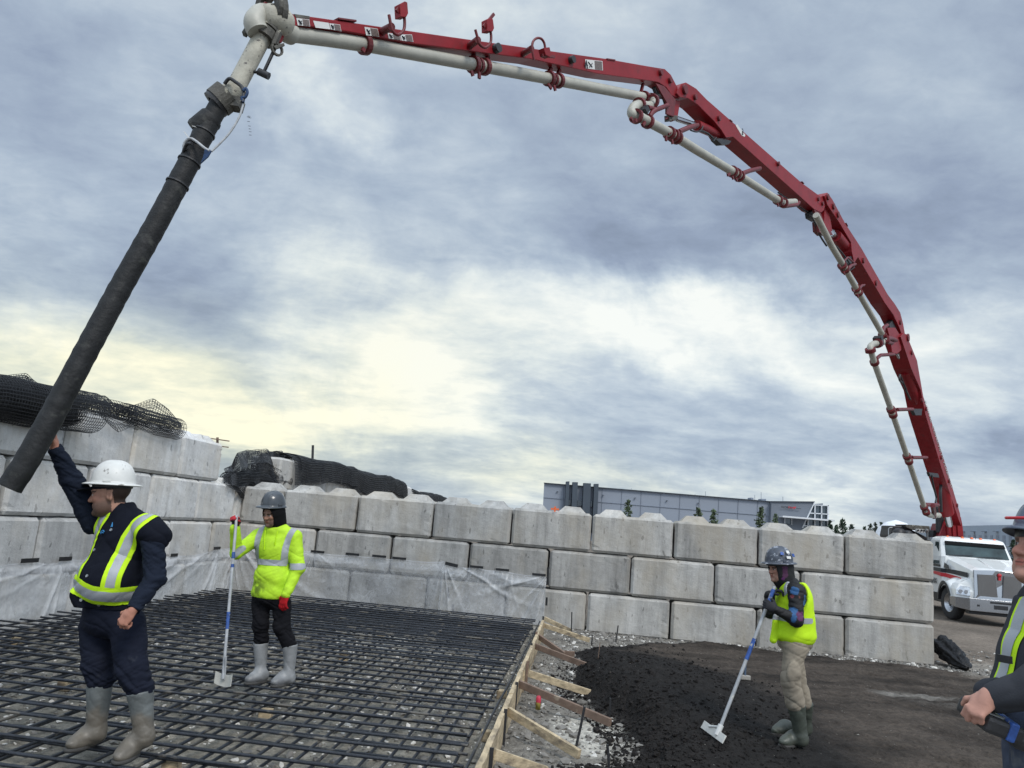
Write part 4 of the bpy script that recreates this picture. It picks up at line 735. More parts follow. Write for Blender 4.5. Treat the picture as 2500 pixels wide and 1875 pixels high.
for sx in (-1, 1):
    tq(MB(), [(sx * 1.085, 1.02, 1.72), (sx * 1.085, 1.75, 1.72), (sx * 1.005, 1.75, 2.46), (sx * 1.02, 1.32, 2.46)]).build('door_window', M['tglass'], tk, to)
    mb = MB(); tloft(mb, [[(sx * 1.095, .93, 1.62), (sx * 1.105, .93, 1.62), (sx * 1.105, .93, 1.70), (sx * 1.095, .93, 1.70)], [(sx * 1.095, 1.95, 1.64), (sx * 1.105, 1.95, 1.64), (sx * 1.105, 1.95, 1.72), (sx * 1.095, 1.95, 1.72)]]); mb.build('window_sill', M['black'], tk, to)
    mb = MB(); tq(mb, [(sx * 1.00, .30, 1.58), (sx * 1.04, .74, 1.60), (sx * 1.01, .74, 1.78), (sx * .97, .42, 1.68)]); mb.build('air_vent', M['black'], tk, to)
    # front fender: arch over the wheel
    mb = MB(); vs = []; n = 16
    for k in range(n):
        a = math.pi * (1.03 - 1.0 * k / (n - 1)) ; y = -math.cos(a) * .68 ; z = .52 + math.sin(a) * .66
        for (dx, dr) in [(.66, .20), (.95, .16), (1.14, .06), (1.22, .0), (1.22, -.10)]: vs.append(TL(sx * dx, y * (1 + dr * .9) * -1, .52 + math.sin(a) * (.64 + dr)))
    mb.add(vs, [(k * 5 + j, k * 5 + j + 1, k * 5 + 6 + j, k * 5 + 5 + j) for k in range(n - 1) for j in range(4)], 0, True); mb.build('fender', M['white'], tk, to)
    mb = MB(); vs = []
    for k in range(n):
        a = math.pi * (1.02 - .98 * k / (n - 1))
        for (dx, r) in [(1.225, .66), (1.26, .70), (1.26, .60), (1.0, .58)]: vs.append(TL(sx * dx, math.cos(a) * r, .50 + math.sin(a) * r))
    mb.add(vs, [(k * 4 + j, k * 4 + (j + 1) % 4, k * 4 + 4 + (j + 1) % 4, k * 4 + 4 + j) for k in range(n - 1) for j in range(4)]); mb.build('arch_trim', M['black'], tk, to)
    # nose of the fender with the headlamp
    mb = MB(); tloft(mb, [[(sx * .68, -1.10, .74), (sx * 1.18, -.92, .74), (sx * 1.22, -.50, .74), (sx * .68, -.5, .74)], [(sx * .68, -1.10, .95), (sx * 1.15, -.92, .98), (sx * 1.20, -.50, 1.0), (sx * .68, -.5, .95)], [(sx * .68, -1.03, 1.22), (sx * 1.04, -.84, 1.18), (sx * 1.14, -.50, 1.16), (sx * .68, -.5, 1.3)], [(sx * .68, -.90, 1.40), (sx * .85, -.70, 1.30), (sx * .98, -.5, 1.26), (sx * .68, -.5, 1.45)]]); nf = mb.build('fender_nose', M['white'], tk, to, bevel=.02)
    mb = MB(); tloft(mb, [[(sx * .80, -1.095, .82), (sx * 1.165, -.955, .84), (sx * 1.15, -.93, .98), (sx * 1.03, -.92, 1.11), (sx * .80, -1.06, 1.10)], [(sx * .80, -1.05, .82), (sx * 1.14, -.91, .84), (sx * 1.13, -.89, .98), (sx * 1.01, -.88, 1.11), (sx * .80, -1.01, 1.10)]]); hl = mb.build('headlight', M['lampg'], tk, to, bevel=.008)
    for q in (.90, 1.04):
        c_ = TL(sx * q, -1.07 + (q - .8) * .38, .93); MB().ring(c_, FD, .0, .065, .03, n=14).build('lamp_unit', M['chrome'], hl, to)
    # wheels
    wc_ = TL(sx * 1.12, 0, .52); _t = rad(13); ax = (TX * math.cos(_t) + FD * -math.sin(_t)) * sx; wh_ = MB(); wh_.lathe(wc_ - ax * .29, [(.28, 0), (.46, 0), (.51, .03), (.52, .07), (.52, .21), (.51, .25), (.46, .28), (.29, .28)], ax=ax, n=40); wt = wh_.build('wheel', M['tyre'], tk, to)
    rm = MB(); rm.lathe(wc_ - ax * .29, [(0, .24), (.09, .24), (.10, .19), (.13, .17), (.24, .13), (.26, .27), (.30, .275)], ax=ax, n=30); rm.build('rim', M['chrome'], wt, to)
    mb = MB()
    for k in range(10):
        a = 2 * math.pi * k / 10; U = -FD; mb.lathe(wc_ - ax * .12 + (U * math.cos(a) + EZ * math.sin(a)) * .165, [(0.016, 0), (.016, .05), (0, .06)], ax=ax, n=8)
    mb.build('wheel_nut', M['chrome'], wt, to)
    # mirror arms are folded behind the post; marker lamps
for x_ in (-.72, -.28, 0, .28, .72):
    MB().lathe(TL(x_, 1.30 + abs(x_) * .12, 2.625), [(.05, 0), (.045, .04), (.02, .06), (0, .06)], n=12).build('marker_lamp', M['orange'], tk, to)
MB().tube([TL(.12, 1.3, 2.62), TL(.08, 1.28, 2.85)], .008, 6).build('antenna', M['black'], tk, to)
# grille
gp = MB(); tloft(gp, [[(-.71, -1.12, .74), (.71, -1.12, .74), (.69, -1.08, 1.62), (.10, -1.12, 1.66), (-.10, -1.12, 1.66), (-.69, -1.08, 1.62)], [(-.71, -1.02, .74), (.71, -1.02, .74), (.69, -.98, 1.62), (.10, -1.0, 1.66), (-.10, -1.0, 1.66), (-.69, -.98, 1.62)]]); gr = gp.build('grille', M['chrome'], tk, to, bevel=.012)
for sx in (-1, 1):
    mb = MB(); tloft(mb, [[(sx * .07, -1.16, .86), (sx * .60, -1.155, .86), (sx * .60, -1.135, 1.50), (sx * .12, -1.15, 1.52)], [(sx * .07, -1.10, .86), (sx * .60, -1.10, .86), (sx * .60, -1.07, 1.50), (sx * .12, -1.09, 1.52)]]); mb.build('mesh_panel', M['mesh'], gr, to)
mb = MB(); mb.lathe(TL(0, -1.15, 1.52), [(0, .03), (.045, .025), (.06, 0)], ax=FD, n=18); mb.box(TL(0, -1.155, 1.42), (.07, .02, .10), TX, -FD, EZ); mb.build('emblem', M['inkr'], gr, to)
# bumper with bent ends
mb = MB(); tloft(mb, [[(x_, y_, z0), (x_, y_ + .05, z0 - .01), (x_, y_ + .05, z1), (x_, y_, z1)] for (x_, y_, z0, z1) in [(-1.27, -.72, .52, .76), (-1.20, -1.0, .46, .77), (-.86, -1.22, .40, .77), (.86, -1.22, .40, .77), (1.20, -1.0, .46, .77), (1.27, -.72, .52, .76)]]); bp_ = mb.build('bumper', M['chrome'], tk, to, bevel=.01)
for (x0, x1, z0, z1) in [(-.30, .30, .66, .72), (-.20, .18, .50, .62), (-.66, -.59, .54, .60), (.62, .69, .54, .60)]: MB().box(TL((x0 + x1) / 2, -1.225, (z0 + z1) / 2), (x1 - x0, .012, z1 - z0), TX, -FD, EZ).build('opening', M['black'], bp_, to)
mb = MB(); mb.box(TL(0, 1.0, .55), (1.5, 4, .28), TX, -FD, EZ, bev=.02); mb.box(TL(0, 0, .48), (2.0, .16, .16), TX, -FD, EZ); mb.box(TL(-.2, -.9, .35), (1.3, .3, .12), TX, -FD, EZ); mb.build('chassis', M['black'], tk, to)
# side stripes and name on the door (partly hidden behind the wall)
def stripe(z_l, wd_l, m_, nm, y_end, ystart=2.3):
    n = 24; vs = []
    for k in range(n):
        u_ = k / (n - 1); y = ystart + (y_end - ystart) * u_; z = z_l[0] + (z_l[1] - z_l[0]) * u_ ** 2.0; w_ = wd_l[0] + (wd_l[1] - wd_l[0]) * u_; hw = (1.09 if y > .75 else .98 - .14 * (.75 - y) / .75 if y > 0 else .84 - .12 * (-y) / 1.06) + .008
        if z > (1.6 if y > .75 else 1.45 + .15 * (y / .75)) and y < .75: hw -= .0
        vs += [TL(-hw, y, z), TL(-hw, y, z + w_)]
    return MB().add(vs, [(2 * k, 2 * k + 1, 2 * k + 3, 2 * k + 2) for k in range(n - 1)]).build(nm, m_, tk, to)
stripe((1.48, 1.36), (.10, .16), M['ink'], 'stripe', -.75); stripe((1.38, 1.14), (.07, .17), M['inkr'], 'stripe', -.45)
text('door_lettering', 'BRINX', TL(-1.095, 2.2, 1.05), FD, EZ, .26, M['ink'], tk, to, xs=1.15, ext=.004)
# deck and equipment behind the cab
mb = MB(); mb.box(TL(0, 5.2, 1.25), (2.3, 5.6, .35), TX, -FD, EZ, bev=.02); mb.build('deck', M['red_d'], tk, to)
mb = MB(); mb.box(TL(0, 5.4, .75), (1.2, 6, .5), TX, -FD, EZ, bev=.02); mb.build('frame', M['black'], tk, to)
for yy in (5.6, 6.9):
    for sx in (-1, 1):
        wc_ = TL(sx * 1.0, yy, .52); wr = MB(); wr.lathe(wc_ - TX * sx * .3, [(.1, 0), (.46, 0), (.51, .03), (.52, .07), (.52, .45), (.46, .5), (.1, .4)], ax=TX * sx, n=30); wr.build('wheel', M['tyre'], tk, to)
def onT(px, py, Y): return P(px, py, Y)
YD = AX[1] + 4.6
def Zt(u, v): return (2100 + u / 7.9, 1240 + v / 7.9)
mb = MB(); mb.prism([onT(*Zt(*q), YD) for q in [(620, 340), (800, 350), (860, 360), (1100, 470), (1360, 600), (1350, 900), (600, 900), (590, 520), (615, 400)]], np.array([0, .9, 0])); mb.build('hydraulic_unit', M['black'], tk, to, bevel=.03)
mb = MB(); mb.prism([onT(*Zt(*q), YD - .2) for q in [(865, 318), (1340, 350), (1350, 440), (1000, 420), (900, 380)]], np.array([0, .8, 0])); mb.build('cover', M['cast'], tk, to, bevel=.02)
mb = MB(); mb.prism([onT(*Zt(*q), YD - .3) for q in [(1090, 402), (1250, 412), (1250, 480), (1090, 470)]], np.array([0, .1, 0])); vp = mb.build('valve_panel', M['decal_w'], tk, to)
for u_ in (1120, 1185, 1240): MB().ring(onT(*Zt(u_, 432), YD - .33), (0, 1, 0), 0, .035, .04, n=12).build('gauge', M['black'], vp, to)
mb = MB(); mb.tube([onT(*Zt(*q), YD - .5) for q in [(1262, 430), (1290, 440), (1315, 500), (1322, 620)]], .07, 10); mb.build('exhaust', M['steel'], tk, to)
mb = MB(); mb.lathe(onT(*Zt(715, 500), YD - .1), [(0, 0), (.2, 0), (.22, .05), (.2, .3), (0, .32)], ax=(0, -1, 0), n=18); mb.lathe(onT(*Zt(870, 520), YD - .1), [(0, 0), (.16, 0), (.18, .05), (.16, .3), (0, .32)], ax=(0, -1, 0), n=18); mb.build('hose_reel', M['black'], tk, to)
MB().tube([onT(*Zt(*q), YD - .3) for q in [(548, 600), (548, 400), (575, 378), (620, 378)]], .02, 8).build('handrail', M['steel'], tk, to)
mb = MB(); mb.prism([onT(*Zt(*q), YD - 1) for q in [(1410, 430), (1520, 440), (1520, 560), (1395, 560)]], np.array([0, .3, 0])); mb.build('control_box', M['black'], tk, to, bevel=.01)
# ------------------------------------------------------------------ the boom
_e = ray(650, 60); EL = CC + _e / np.linalg.norm(_e) * 7.2; TT = P(2322, 1290, 28.0); _d = TT - EL; _d[2] = 0; BD = unit(_d); BN = np.array([-BD[1], BD[0], 0])
if (CC - EL) @ BN > 0: BN = -BN                    # BN points away from the viewer
def BP(px, py, off=0.): return PL(px, py, EL + BN * off, BN)
def beam_sec(outl, wd, label=None):
    near = [BP(x, y, -wd / 2) for x, y in outl]; mb = MB(); mb.prism(near, BN * wd); o = mb.build('boom_section', M['red'], tk, to, bevel=.008)
    if label: o['label'] = label
    return o
S4o = [(702, 26), (716, 34), (780, 43), (1000, 75), (1250, 111), (1479, 143), (1580, 161), (1623, 168), (1638, 182), (1651, 207), (1660, 224), (1652, 238), (1640, 232), (1627, 213), (1608, 201), (1587, 197), (1461, 180), (1298, 144), (1000, 105), (850, 77), (740, 62), (712, 64), (700, 74)]
S3o = [(1656, 216), (1664, 204), (1675, 201), (1700, 216), (1725, 242), (1798, 306), (1956, 445), (1990, 470), (2004, 480), (2012, 475), (2018, 490), (2012, 513), (2005, 519), (1988, 511), (1900, 432), (1801, 344), (1790, 334), (1773, 336), (1762, 318), (1744, 296), (1703, 255), (1680, 240), (1660, 237), (1653, 228)]
S2o = [(2013, 478), (2020, 470), (2032, 486), (2063, 544), (2104, 607), (2167, 718), (2185, 742), (2198, 763), (2205, 790), (2210, 818), (2205, 826), (2196, 800), (2181, 768), (2160, 739), (2095, 628), (2092, 632), (2086, 642), (2080, 615), (2078, 592), (2051, 546), (2020, 500)]
S1o = [(2199, 822), (2206, 813), (2213, 816), (2239, 880), (2254, 967), (2280, 1046), (2311, 1141), (2344, 1254), (2347, 1284), (2341, 1270), (2298, 1141), (2259, 1010), (2248, 952), (2225, 900)]
b4 = beam_sec(S4o, .20, 'outermost red boom section with warning decals'); b3 = beam_sec(S3o, .27); b2 = beam_sec(S2o, .36); b1 = beam_sec(S1o, .48, 'lowest red boom section rising from the truck')
# underside lip / weld seams on section ends
for (x0, y0, x1, y1, wd, par) in [(826, 47, 870, 53, .215, b4), (1482, 145, 1502, 148, .215, b4), (1782, 293, 1788, 298, .285, b3), (1958, 444, 1963, 449, .285, b3), (2066, 545, 2070, 553, .375, b2)]:
    A = BP(x0, y0, -wd / 2); B_ = BP(x1, y1, -wd / 2); mb = MB(); Xs = unit(B_ - A); Zs = unit(np.cross(BN, Xs)); Zs = Zs if Zs[2] > 0 else -Zs; mb.prism([A - BN * .006, B_ - BN * .006, B_ - BN * .006 + Zs * .014, A - BN * .006 + Zs * .014], BN * (wd + .012) * .9); mb.build('stiffener', M['red_d'], par, to)
for par, wd, lst in [(b4, .20, [(1213, 118), (1396, 146), (1613, 177), (1636, 196)]), (b3, .27, [(1697, 237), (1755, 289), (1900, 400), (1998, 486), (1672, 219), (2008, 497)]), (b2, .36, [(2021, 481), (2035, 504), (2046, 524), (2108, 636), (2139, 691), (2198, 787)]), (b1, .48, [(2217, 824), (2226, 861), (2251, 977), (2261, 998), (2298, 1117), (2317, 1175), (2337, 1234)])]:
    for (x, y) in lst:
        c_ = BP(x, y, -wd / 2 - .015); r_ = .045 if wd < .3 else .07
        if (x, y) in ((1672, 219), (2217, 824)): r_ *= 1.6
        MB().ring(c_, BN, 0, r_, .05, n=14).build('pin_boss', M['red_d'], par, to)
def cylr(a, b, r, m_, nm, par, off=0.): return MB().tube([BP(*a, off), BP(*b, off)], r, 14).build(nm, m_, par, to)
cylr((1648, 289), (1702, 307), .045, M['chrome'], 'piston_rod', b3); cylr((1700, 306), (1770, 335), .085, M['red'], 'cylinder', b3)
cylr((2030, 568), (2042, 580), .08, M['chrome'], 'piston_rod', b2); cylr((2038, 575), (2080, 622), .15, M['red'], 'cylinder', b2)
cylr((2190, 860), (2212, 910), .07, M['chrome'], 'piston_rod', b1); cylr((2209, 905), (2236, 982), .16, M['red'], 'cylinder', b1)
cylr((2308, 1235), (2318, 1282), .11, M['chrome'], 'piston_rod', b1); cylr((2294, 1165), (2311, 1252), .24, M['red'], 'cylinder', b1)
def plate(pts, off, th, m_, nm, par): mb = MB(); mb.prism([BP(*q, off) for q in pts], BN * th); return mb.build(nm, m_, par, to, bevel=.004)
plate([(1601, 203), (1622, 210), (1650, 243), (1646, 285), (1628, 278), (1628, 250)], -.10, .03, M['red_d'], 'link', b4); plate([(1601, 203), (1622, 210), (1650, 243), (1646, 285), (1628, 278), (1628, 250)], .08, .03, M['red_d'], 'link', b4)
plate([(1645, 243), (1661, 246), (1655, 284), (1644, 296), (1630, 290), (1634, 280)], -.05, .05, M['red'], 'link', b3); plate([(1633, 280), (1655, 282), (1652, 293), (1634, 295)], -.06, .08, M['cast'], 'link', b3)
plate([(1988, 512), (2004, 520), (2014, 548), (2010, 572), (2000, 566), (1998, 545)], -.16, .05, M['red_d'], 'link', b3); plate([(2014, 505), (2022, 502), (2028, 538), (2032, 563), (2024, 570), (2010, 566), (2012, 545)], -.10, .12, M['red'], 'link', b2); plate([(1996, 540), (2010, 560), (2030, 566), (2034, 574), (2008, 574), (1998, 564)], -.12, .12, M['red_d'], 'link', b2)
plate([(2166, 800), (2186, 800), (2202, 826), (2200, 855), (2190, 864), (2178, 860), (2174, 830)], -.18, .10, M['red'], 'link', b2); plate([(2196, 826), (2202, 828), (2200, 856), (2192, 862), (2188, 850)], .0, .2, M['red_d'], 'link', b1)
plate([(2171, 792), (2186, 772), (2200, 800), (2204, 824), (2190, 830), (2176, 822)], -.1, .14, M['black'], 'knuckle', b2); plate([(1976, 519), (1995, 512), (2000, 530), (1992, 540), (1978, 532)], -.05, .1, M['black'], 'valve_block', b3)
plate([(1748, 340), (1772, 340), (1786, 344), (1780, 352), (1762, 353)], -.12, .10, M['black'], 'valve_block', b3); plate([(1604, 206), (1622, 214), (1626, 232), (1612, 228)], -.03, .1, M['black'], 'valve_block', b4)
plate([(2228, 998), (2252, 998), (2250, 1014), (2236, 1014)], -.22, .10, M['black'], 'valve_block', b1); plate([(2268, 1153), (2290, 1156), (2294, 1166), (2272, 1163)], -.2, .08, M['black'], 'valve_block', b1)
plate([(2062, 632), (2078, 625), (2088, 640), (2078, 650), (2066, 642)], -.15, .12, M['black'], 'valve_block', b2)
# pedestal under the boom
pb = MB(); yb = TT; cpx = lambda x, y, dz: P(x, y, AX[1] + 3.1 + dz)
pb.prism([cpx(2294, 1309, 0), cpx(2302, 1290, 0), cpx(2311, 1262, 0), cpx(2346, 1262, 0), cpx(2350, 1282, 0), cpx(2353, 1311, 0)], np.array([0, .12, 0])); pb.build('pedestal', M['red'], tk, to, bevel=.01); pb = MB(); pb.prism([cpx(2294, 1309, 1), cpx(2302, 1290, 1), cpx(2311, 1262, 1), cpx(2346, 1262, 1), cpx(2350, 1282, 1), cpx(2353, 1311, 1)], np.array([0, .12, 0]))
pd_ = pb.build('pedestal', M['red'], tk, to, bevel=.01)
pb = MB(); pb.prism([cpx(2308, 1278, .12), cpx(2345, 1278, .12), cpx(2349, 1312, .12), cpx(2298, 1312, .12)], np.array([0, .9, 0]));  pb.build('turntable', M['red_d'], tk, to, bevel=.02)
for x in (2312, 2326, 2338): MB().beam(cpx(x, 1280, -.03), cpx(x + 2, 1308, -.03), .05, .05, up=(0, 1, 0)).build('rib', M['red'], pd_, to)
MB().tube([cpx(2293, 1236, .3), cpx(2294, 1262, .3), cpx(2295, 1300, .3)], .14, 10).build('hose_bundle', M['black'], tk, to)
# plumbing: pipe runs and their collars
def pipe(pts, r, off, label=None, mt='pipe', nm='delivery_pipe', sub=5):
    Q3 = [BP(x, y, off if np.isscalar(off) else off[k]) for k, (x, y) in enumerate(pts)]; o = MB().tube(Q3, r, 16).build(nm, M[mt], tk, to)
    if label: o['label'] = label
    return o, Q3
def arc_px(pts, n=6):  # smooth a pixel polyline (Catmull)
    out = []; 
    for k in range(len(pts) - 1):
        p0 = np.array(pts[max(k - 1, 0)], float); p1 = np.array(pts[k], float); p2 = np.array(pts[k + 1], float); p3 = np.array(pts[min(k + 2, len(pts) - 1)], float)
        for q in range(n): t = q / n; out.append(tuple(.5 * (2 * p1 + (p2 - p0) * t + (2 * p0 - 5 * p1 + 4 * p2 - p3) * t * t + (3 * p1 - p0 - 3 * p2 + p3) * t ** 3)))
    out.append(tuple(pts[-1])); return out
def collar(px, py, a, b, r, off, par, m_='red_d', wd=.06, k=1.28):
    c_ = BP(px, py, off); ax = unit(BP(*b, off) - BP(*a, off)); MB().ring(c_, ax, r * .9, r * k, wd, n=18).build('clamp', M[m_], par, to)
def latch(px, py, par, off, s_=.05, dx=0, dy=8): 
    A = BP(px, py, off); B_ = BP(px + dx, py + dy, off); MB().beam(A, B_, s_, s_ * .6, up=BN).build('latch', M['red_d'], par, to)
O4 = -.02
p4, _ = pipe([(704, 82), (800, 95), (900, 110), (1153, 157), (1338, 192), (1569, 237)], .066, O4, 'cream delivery pipe under the outermost boom section')
for (x, y) in [(890, 109), (1156, 158), (1168, 160), (1182, 163), (1340, 192), (1350, 195), (1362, 197), (1572, 238), (1590, 243)]: collar(x, y, (800, 95) if x < 1000 else (1153, 157), (900, 110) if x < 1000 else (1569, 237), .066, O4, p4, wd=.035 if x in (1168, 1350) else .05, k=1.25 if x in (1168, 1350) else 1.4)
for (x, y, dx, dy) in [(1150, 172, 5, 14), (1170, 176, 0, 16), (1338, 205, 8, 12), (1352, 208, 4, 14), (889, 118, -4, 8)]: latch(x, y, p4, O4 - .05, .035, dx, dy)
for a, b in [((888, 92), (884, 84)), ((905, 95), (915, 82)), ((1152, 146), (1158, 136)), ((1182, 150), (1192, 140)), ((1338, 182), (1345, 166)), ((1360, 186), (1366, 170)), ((1565, 225), (1570, 204))]: MB().beam(BP(*a, O4), BP(*b, 0), .03, .04, up=BN).build('bracket', M['red_d'], p4, to)
tri = MB(); tri.prism([BP(1000, 111, -.05), BP(1016, 114, -.05), BP(1004, 123, -.05)], BN * .02); tri.build('bracket', M['black'], p4, to)
# U-turn between sections 4 and 3
O3 = -.25
pts = arc_px([(1572, 238), (1590, 243), (1594, 254), (1580, 260), (1562, 256), (1548, 262), (1543, 276), (1552, 284), (1566, 288)], 5); offs = np.linspace(O4, O3, len(pts)); pu, _ = pipe(pts, .070, offs)
for (x, y, a, b) in [(1593, 247, (1585, 243), (1600, 246)), (1560, 256, (1572, 259), (1552, 258)), (1553, 284, (1545, 278), (1562, 288))]: collar(x, y, a, b, .07, (O4 + O3) / 2 if y < 280 else O3, pu, wd=.05, k=1.45)
MB().beam(BP(1572, 262, O3), BP(1578, 275, O3), .10, .08, up=BN).build('latch', M['black'], pu, to)
p3_, _ = pipe([(1560, 285), (1640, 328), (1700, 366), (1795, 423), (1899, 489), (1912, 495), (1940, 493)], .068, [O3] * 5 + [O3 * .7, -.1], 'cream delivery pipe beside the third boom section')
for (x, y) in [(1581, 297), (1634, 325), (1644, 331), (1652, 336), (1788, 419), (1797, 424), (1805, 430), (1899, 488), (1912, 495)]: collar(x, y, (1640, 328), (1795, 423), .068, O3, p3_, wd=.05, k=1.45)
for (x, y, dx, dy) in [(1575, 298, -6, 8), (1626, 332, 0, 12), (1640, 340, 2, 12), (1782, 424, -6, 4), (1788, 430, 2, 8), (1797, 434, 2, 9), (1898, 496, 2, 8), (1540, 287, 4, 8), (1552, 290, 0, 8)]: latch(x, y, p3_, O3 - .05, .04, dx, dy)
def arm(pts, r, off0, off1, par, m_='red_d'): offs = np.linspace(off0, off1, len(pts)); MB().tube([BP(x, y, o_) for (x, y), o_ in zip(pts, offs)], r, 8).build('support_arm', M[m_], par, to)
arm([(1581, 262), (1602, 268), (1630, 257)], .035, O3, -.1, b3); arm([(1583, 290), (1592, 275), (1602, 268)], .035, O3, O3, b3); arm([(1657, 322), (1680, 312), (1702, 306)], .04, O3, -.1, b3); arm([(1808, 425), (1830, 417), (1855, 411)], .04, O3, -.1, b3); arm([(1899, 492), (1912, 504), (1945, 500), (1950, 494)], .04, O3, -.1, b3)
arm([(1632, 328), (1645, 318), (1655, 318), (1662, 327), (1654, 334)], .015, O3 - .05, O3 - .05, b3)
O2 = -.45
p2_, _ = pipe([(1992, 525), (2010, 560), (2030, 600), (2063, 655), (2095, 713), (2157, 821)], .066, O2, 'cream delivery pipe beside the second boom section')
for (x, y) in [(2056, 648), (2063, 658), (2090, 704), (2096, 714), (2154, 817), (2160, 828)]: collar(x, y, (2063, 655), (2095, 713), .066, O2, p2_, wd=.07, k=1.5)
for (x, y, dx, dy) in [(2052, 652, -4, -4), (2060, 664, 2, 6), (2086, 710, -5, -2), (2093, 718, 2, 8)]: latch(x, y, p2_, O2 - .05, .045, dx, dy)
arm([(2071, 656), (2078, 648), (2088, 645)], .035, O2, -.2, b2); arm([(2099, 704), (2104, 697), (2110, 696)], .03, O2, -.2, b2); arm([(2058, 640), (2070, 628), (2084, 640), (2070, 655)], .02, O2, -.2, b2); arm([(2154, 814), (2158, 799), (2166, 794)], .05, O2, -.2, b2)
O1 = -.5
pts = arc_px([(2160, 826), (2158, 834), (2145, 838), (2132, 840), (2125, 847), (2126, 860)], 5); pv, _ = pipe(pts, .075, np.linspace(O2, O1, len(pts)))
for (x, y, a, b) in [(2160, 829, (2157, 821), (2162, 832)), (2143, 838, (2150, 836), (2136, 840)), (2125, 855, (2125, 850), (2127, 862))]: collar(x, y, a, b, .075, O1, pv, wd=.09, k=1.6)
MB().beam(BP(2143, 822, O1), BP(2146, 844, O1), .2, .2, up=BN).build('latch', M['black'], pv, to)
arm([(2162, 826), (2176, 826), (2190, 832)], .06, O2, -.1, b2); arm([(2162, 834), (2180, 838)], .05, O2, -.1, b2)
p1_, _ = pipe([(2125, 852), (2134, 884), (2178, 1007), (2217, 1121), (2257, 1240)], .070, O1, 'long cream delivery pipe beside the lowest boom section')
for (x, y) in [(2135, 884), (2175, 1000), (2180, 1012), (2214, 1114), (2219, 1126), (2256, 1238), (2261, 1250)]: collar(x, y, (2134, 884), (2257, 1242), .07, O1, p1_, wd=.10, k=1.5)
arm([(2139, 876), (2150, 867), (2182, 865)], .045, O1, -.2, b1); arm([(2190, 1000), (2228, 999)], .05, O1, -.2, b1); arm([(2226, 1117), (2262, 1117)], .05, O1, -.2, b1); arm([(2259, 1232), (2290, 1233)], .06, O1, -.2, b1); arm([(2277, 1234), (2280, 1250), (2280, 1262)], .07, O1, -.2, b1)
for (x, y) in [(2182, 1002), (2221, 1118)]: arm([(x, y - 4), (x + 6, y - 5), (x + 8, y), (x + 5, y + 6), (x - 1, y + 7)], .018, O1 - .03, O1 - .03, b1)
pts = arc_px([(2257, 1240), (2262, 1252), (2273, 1258), (2292, 1258)], 5); pipe(pts, .085, np.linspace(O1, -.1, len(pts)))
# hooks on top of the outer section
def hook(stub, curve, boxp, extra=None):
    par = MB(); par.tube([BP(*stub[0], -.08), BP(*stub[1], -.30)], .036, 12); hk = par.build('hook_socket', M['red_d'], b4, to)
    MB().tube([BP(x, y, -.33) for x, y in arc_px(curve, 5)], .014, 8).build('pipe_hook', M['red_d'], b4, to)
    mb = MB(); mb.prism([BP(x, y, -.36) for x, y in boxp], BN * .08); mb.build('latch', M['red'], b4, to, bevel=.004)
    if extra: MB().beam(BP(*extra[0], -.33), BP(*extra[1], -.33), .03, .02, up=BN).build('latch', M['red_d'], b4, to)
def Zb(*l): return [(900 + u / 2.765, v / 2.765) for u, v in l]
hook(Zb((85, 215), (155, 180)), Zb((137, 100), (150, 170), (162, 212), (200, 236), (235, 205), (243, 160), (240, 110)), Zb((213, 25), (245, 8), (262, 15), (268, 90), (255, 115), (218, 112)), Zb((188, 78), (216, 45)))
hook(Zb((675, 315), (738, 268)), Zb((720, 200), (735, 255), (748, 298), (785, 322), (820, 295), (827, 250), (822, 208)), Zb((800, 130), (822, 118), (840, 130), (848, 190), (838, 212), (802, 208)), Zb((775, 182), (845, 95)))
hook(Zb((1035, 368), (1100, 328)), Zb((1117, 405), (1105, 340), (1108, 285), (1135, 258), (1165, 262), (1185, 290), (1192, 330)), Zb((1183, 322), (1222, 318), (1235, 372), (1225, 385), (1195, 370)), Zb((1170, 372), (1255, 384)))
MB().ring(BP(1213, 118, -.125), BN, 0, .05, .07, n=16).build('pin_boss', M['black'], b4, to); MB().ring(BP(1396, 146, -.125), BN, 0, .045, .07, n=16).build('pin_boss', M['black'], b4, to)
# decals
def Zd(*l): return [(690 + u / 6.703, 20 + v / 6.703) for u, v in l]
def decal(pts, m_, par, wd, nm='decal', e=.003): mb = MB(); mb.prism([BP(x, y, -wd / 2 - e) for x, y in pts], BN * .002); return mb.build(nm, m_, par, to)
def decal2(q, split, wd=.20, par=None):
    a, b, c_, d = map(np.array, q); par = par or b4; k1 = split; ab = a + (b - a) * k1; dc = d + (c_ - d) * k1; decal([tuple(a), tuple(b), tuple(c_), tuple(d)], M['decal_w'], par, wd)
    s_ = .07; ins = lambda p_, q_: tuple(p_ + (q_ - p_) * s_); decal([tuple(ab + (dc - ab) * .06), tuple(b + (a - b) * .03 + (c_ - b) * .06), tuple(c_ + (d - c_) * .03 + (b - c_) * .06), tuple(dc + (ab - dc) * .06)], M['decal_g'], par, wd, e=.007)
    g0 = a + (ab - a) * .3 + (d - a) * .25; g1 = a + (ab - a) * .7 + (d - a) * .8; mb = MB(); mb.beam(BP(*g0, -wd / 2 - .008), BP(*g1, -wd / 2 - .008), .006, .012, up=BN); g2 = a + (ab - a) * .75 + (d - a) * .35; g3 = a + (ab - a) * .4 + (d - a) * .8; mb.beam(BP(*g2, -wd / 2 - .008), BP(*g3, -wd / 2 - .008), .006, .01, up=BN); mb.build('pictogram', M['ink'], par, to)
decal2(Zd((225, 160), (437, 185), (450, 300), (248, 278)), .48); decal2(Zd((765, 245), (940, 268), (962, 380), (790, 345)), .45); decal2(Zd((1340, 305), (1555, 335), (1580, 468), (1368, 442)), .45); decal2(Zd((1715, 400), (1920, 430), (1935, 525), (1738, 495)), .45); decal2(Zd((1925, 430), (2115, 430), (2140, 552), (1950, 530)), .45)
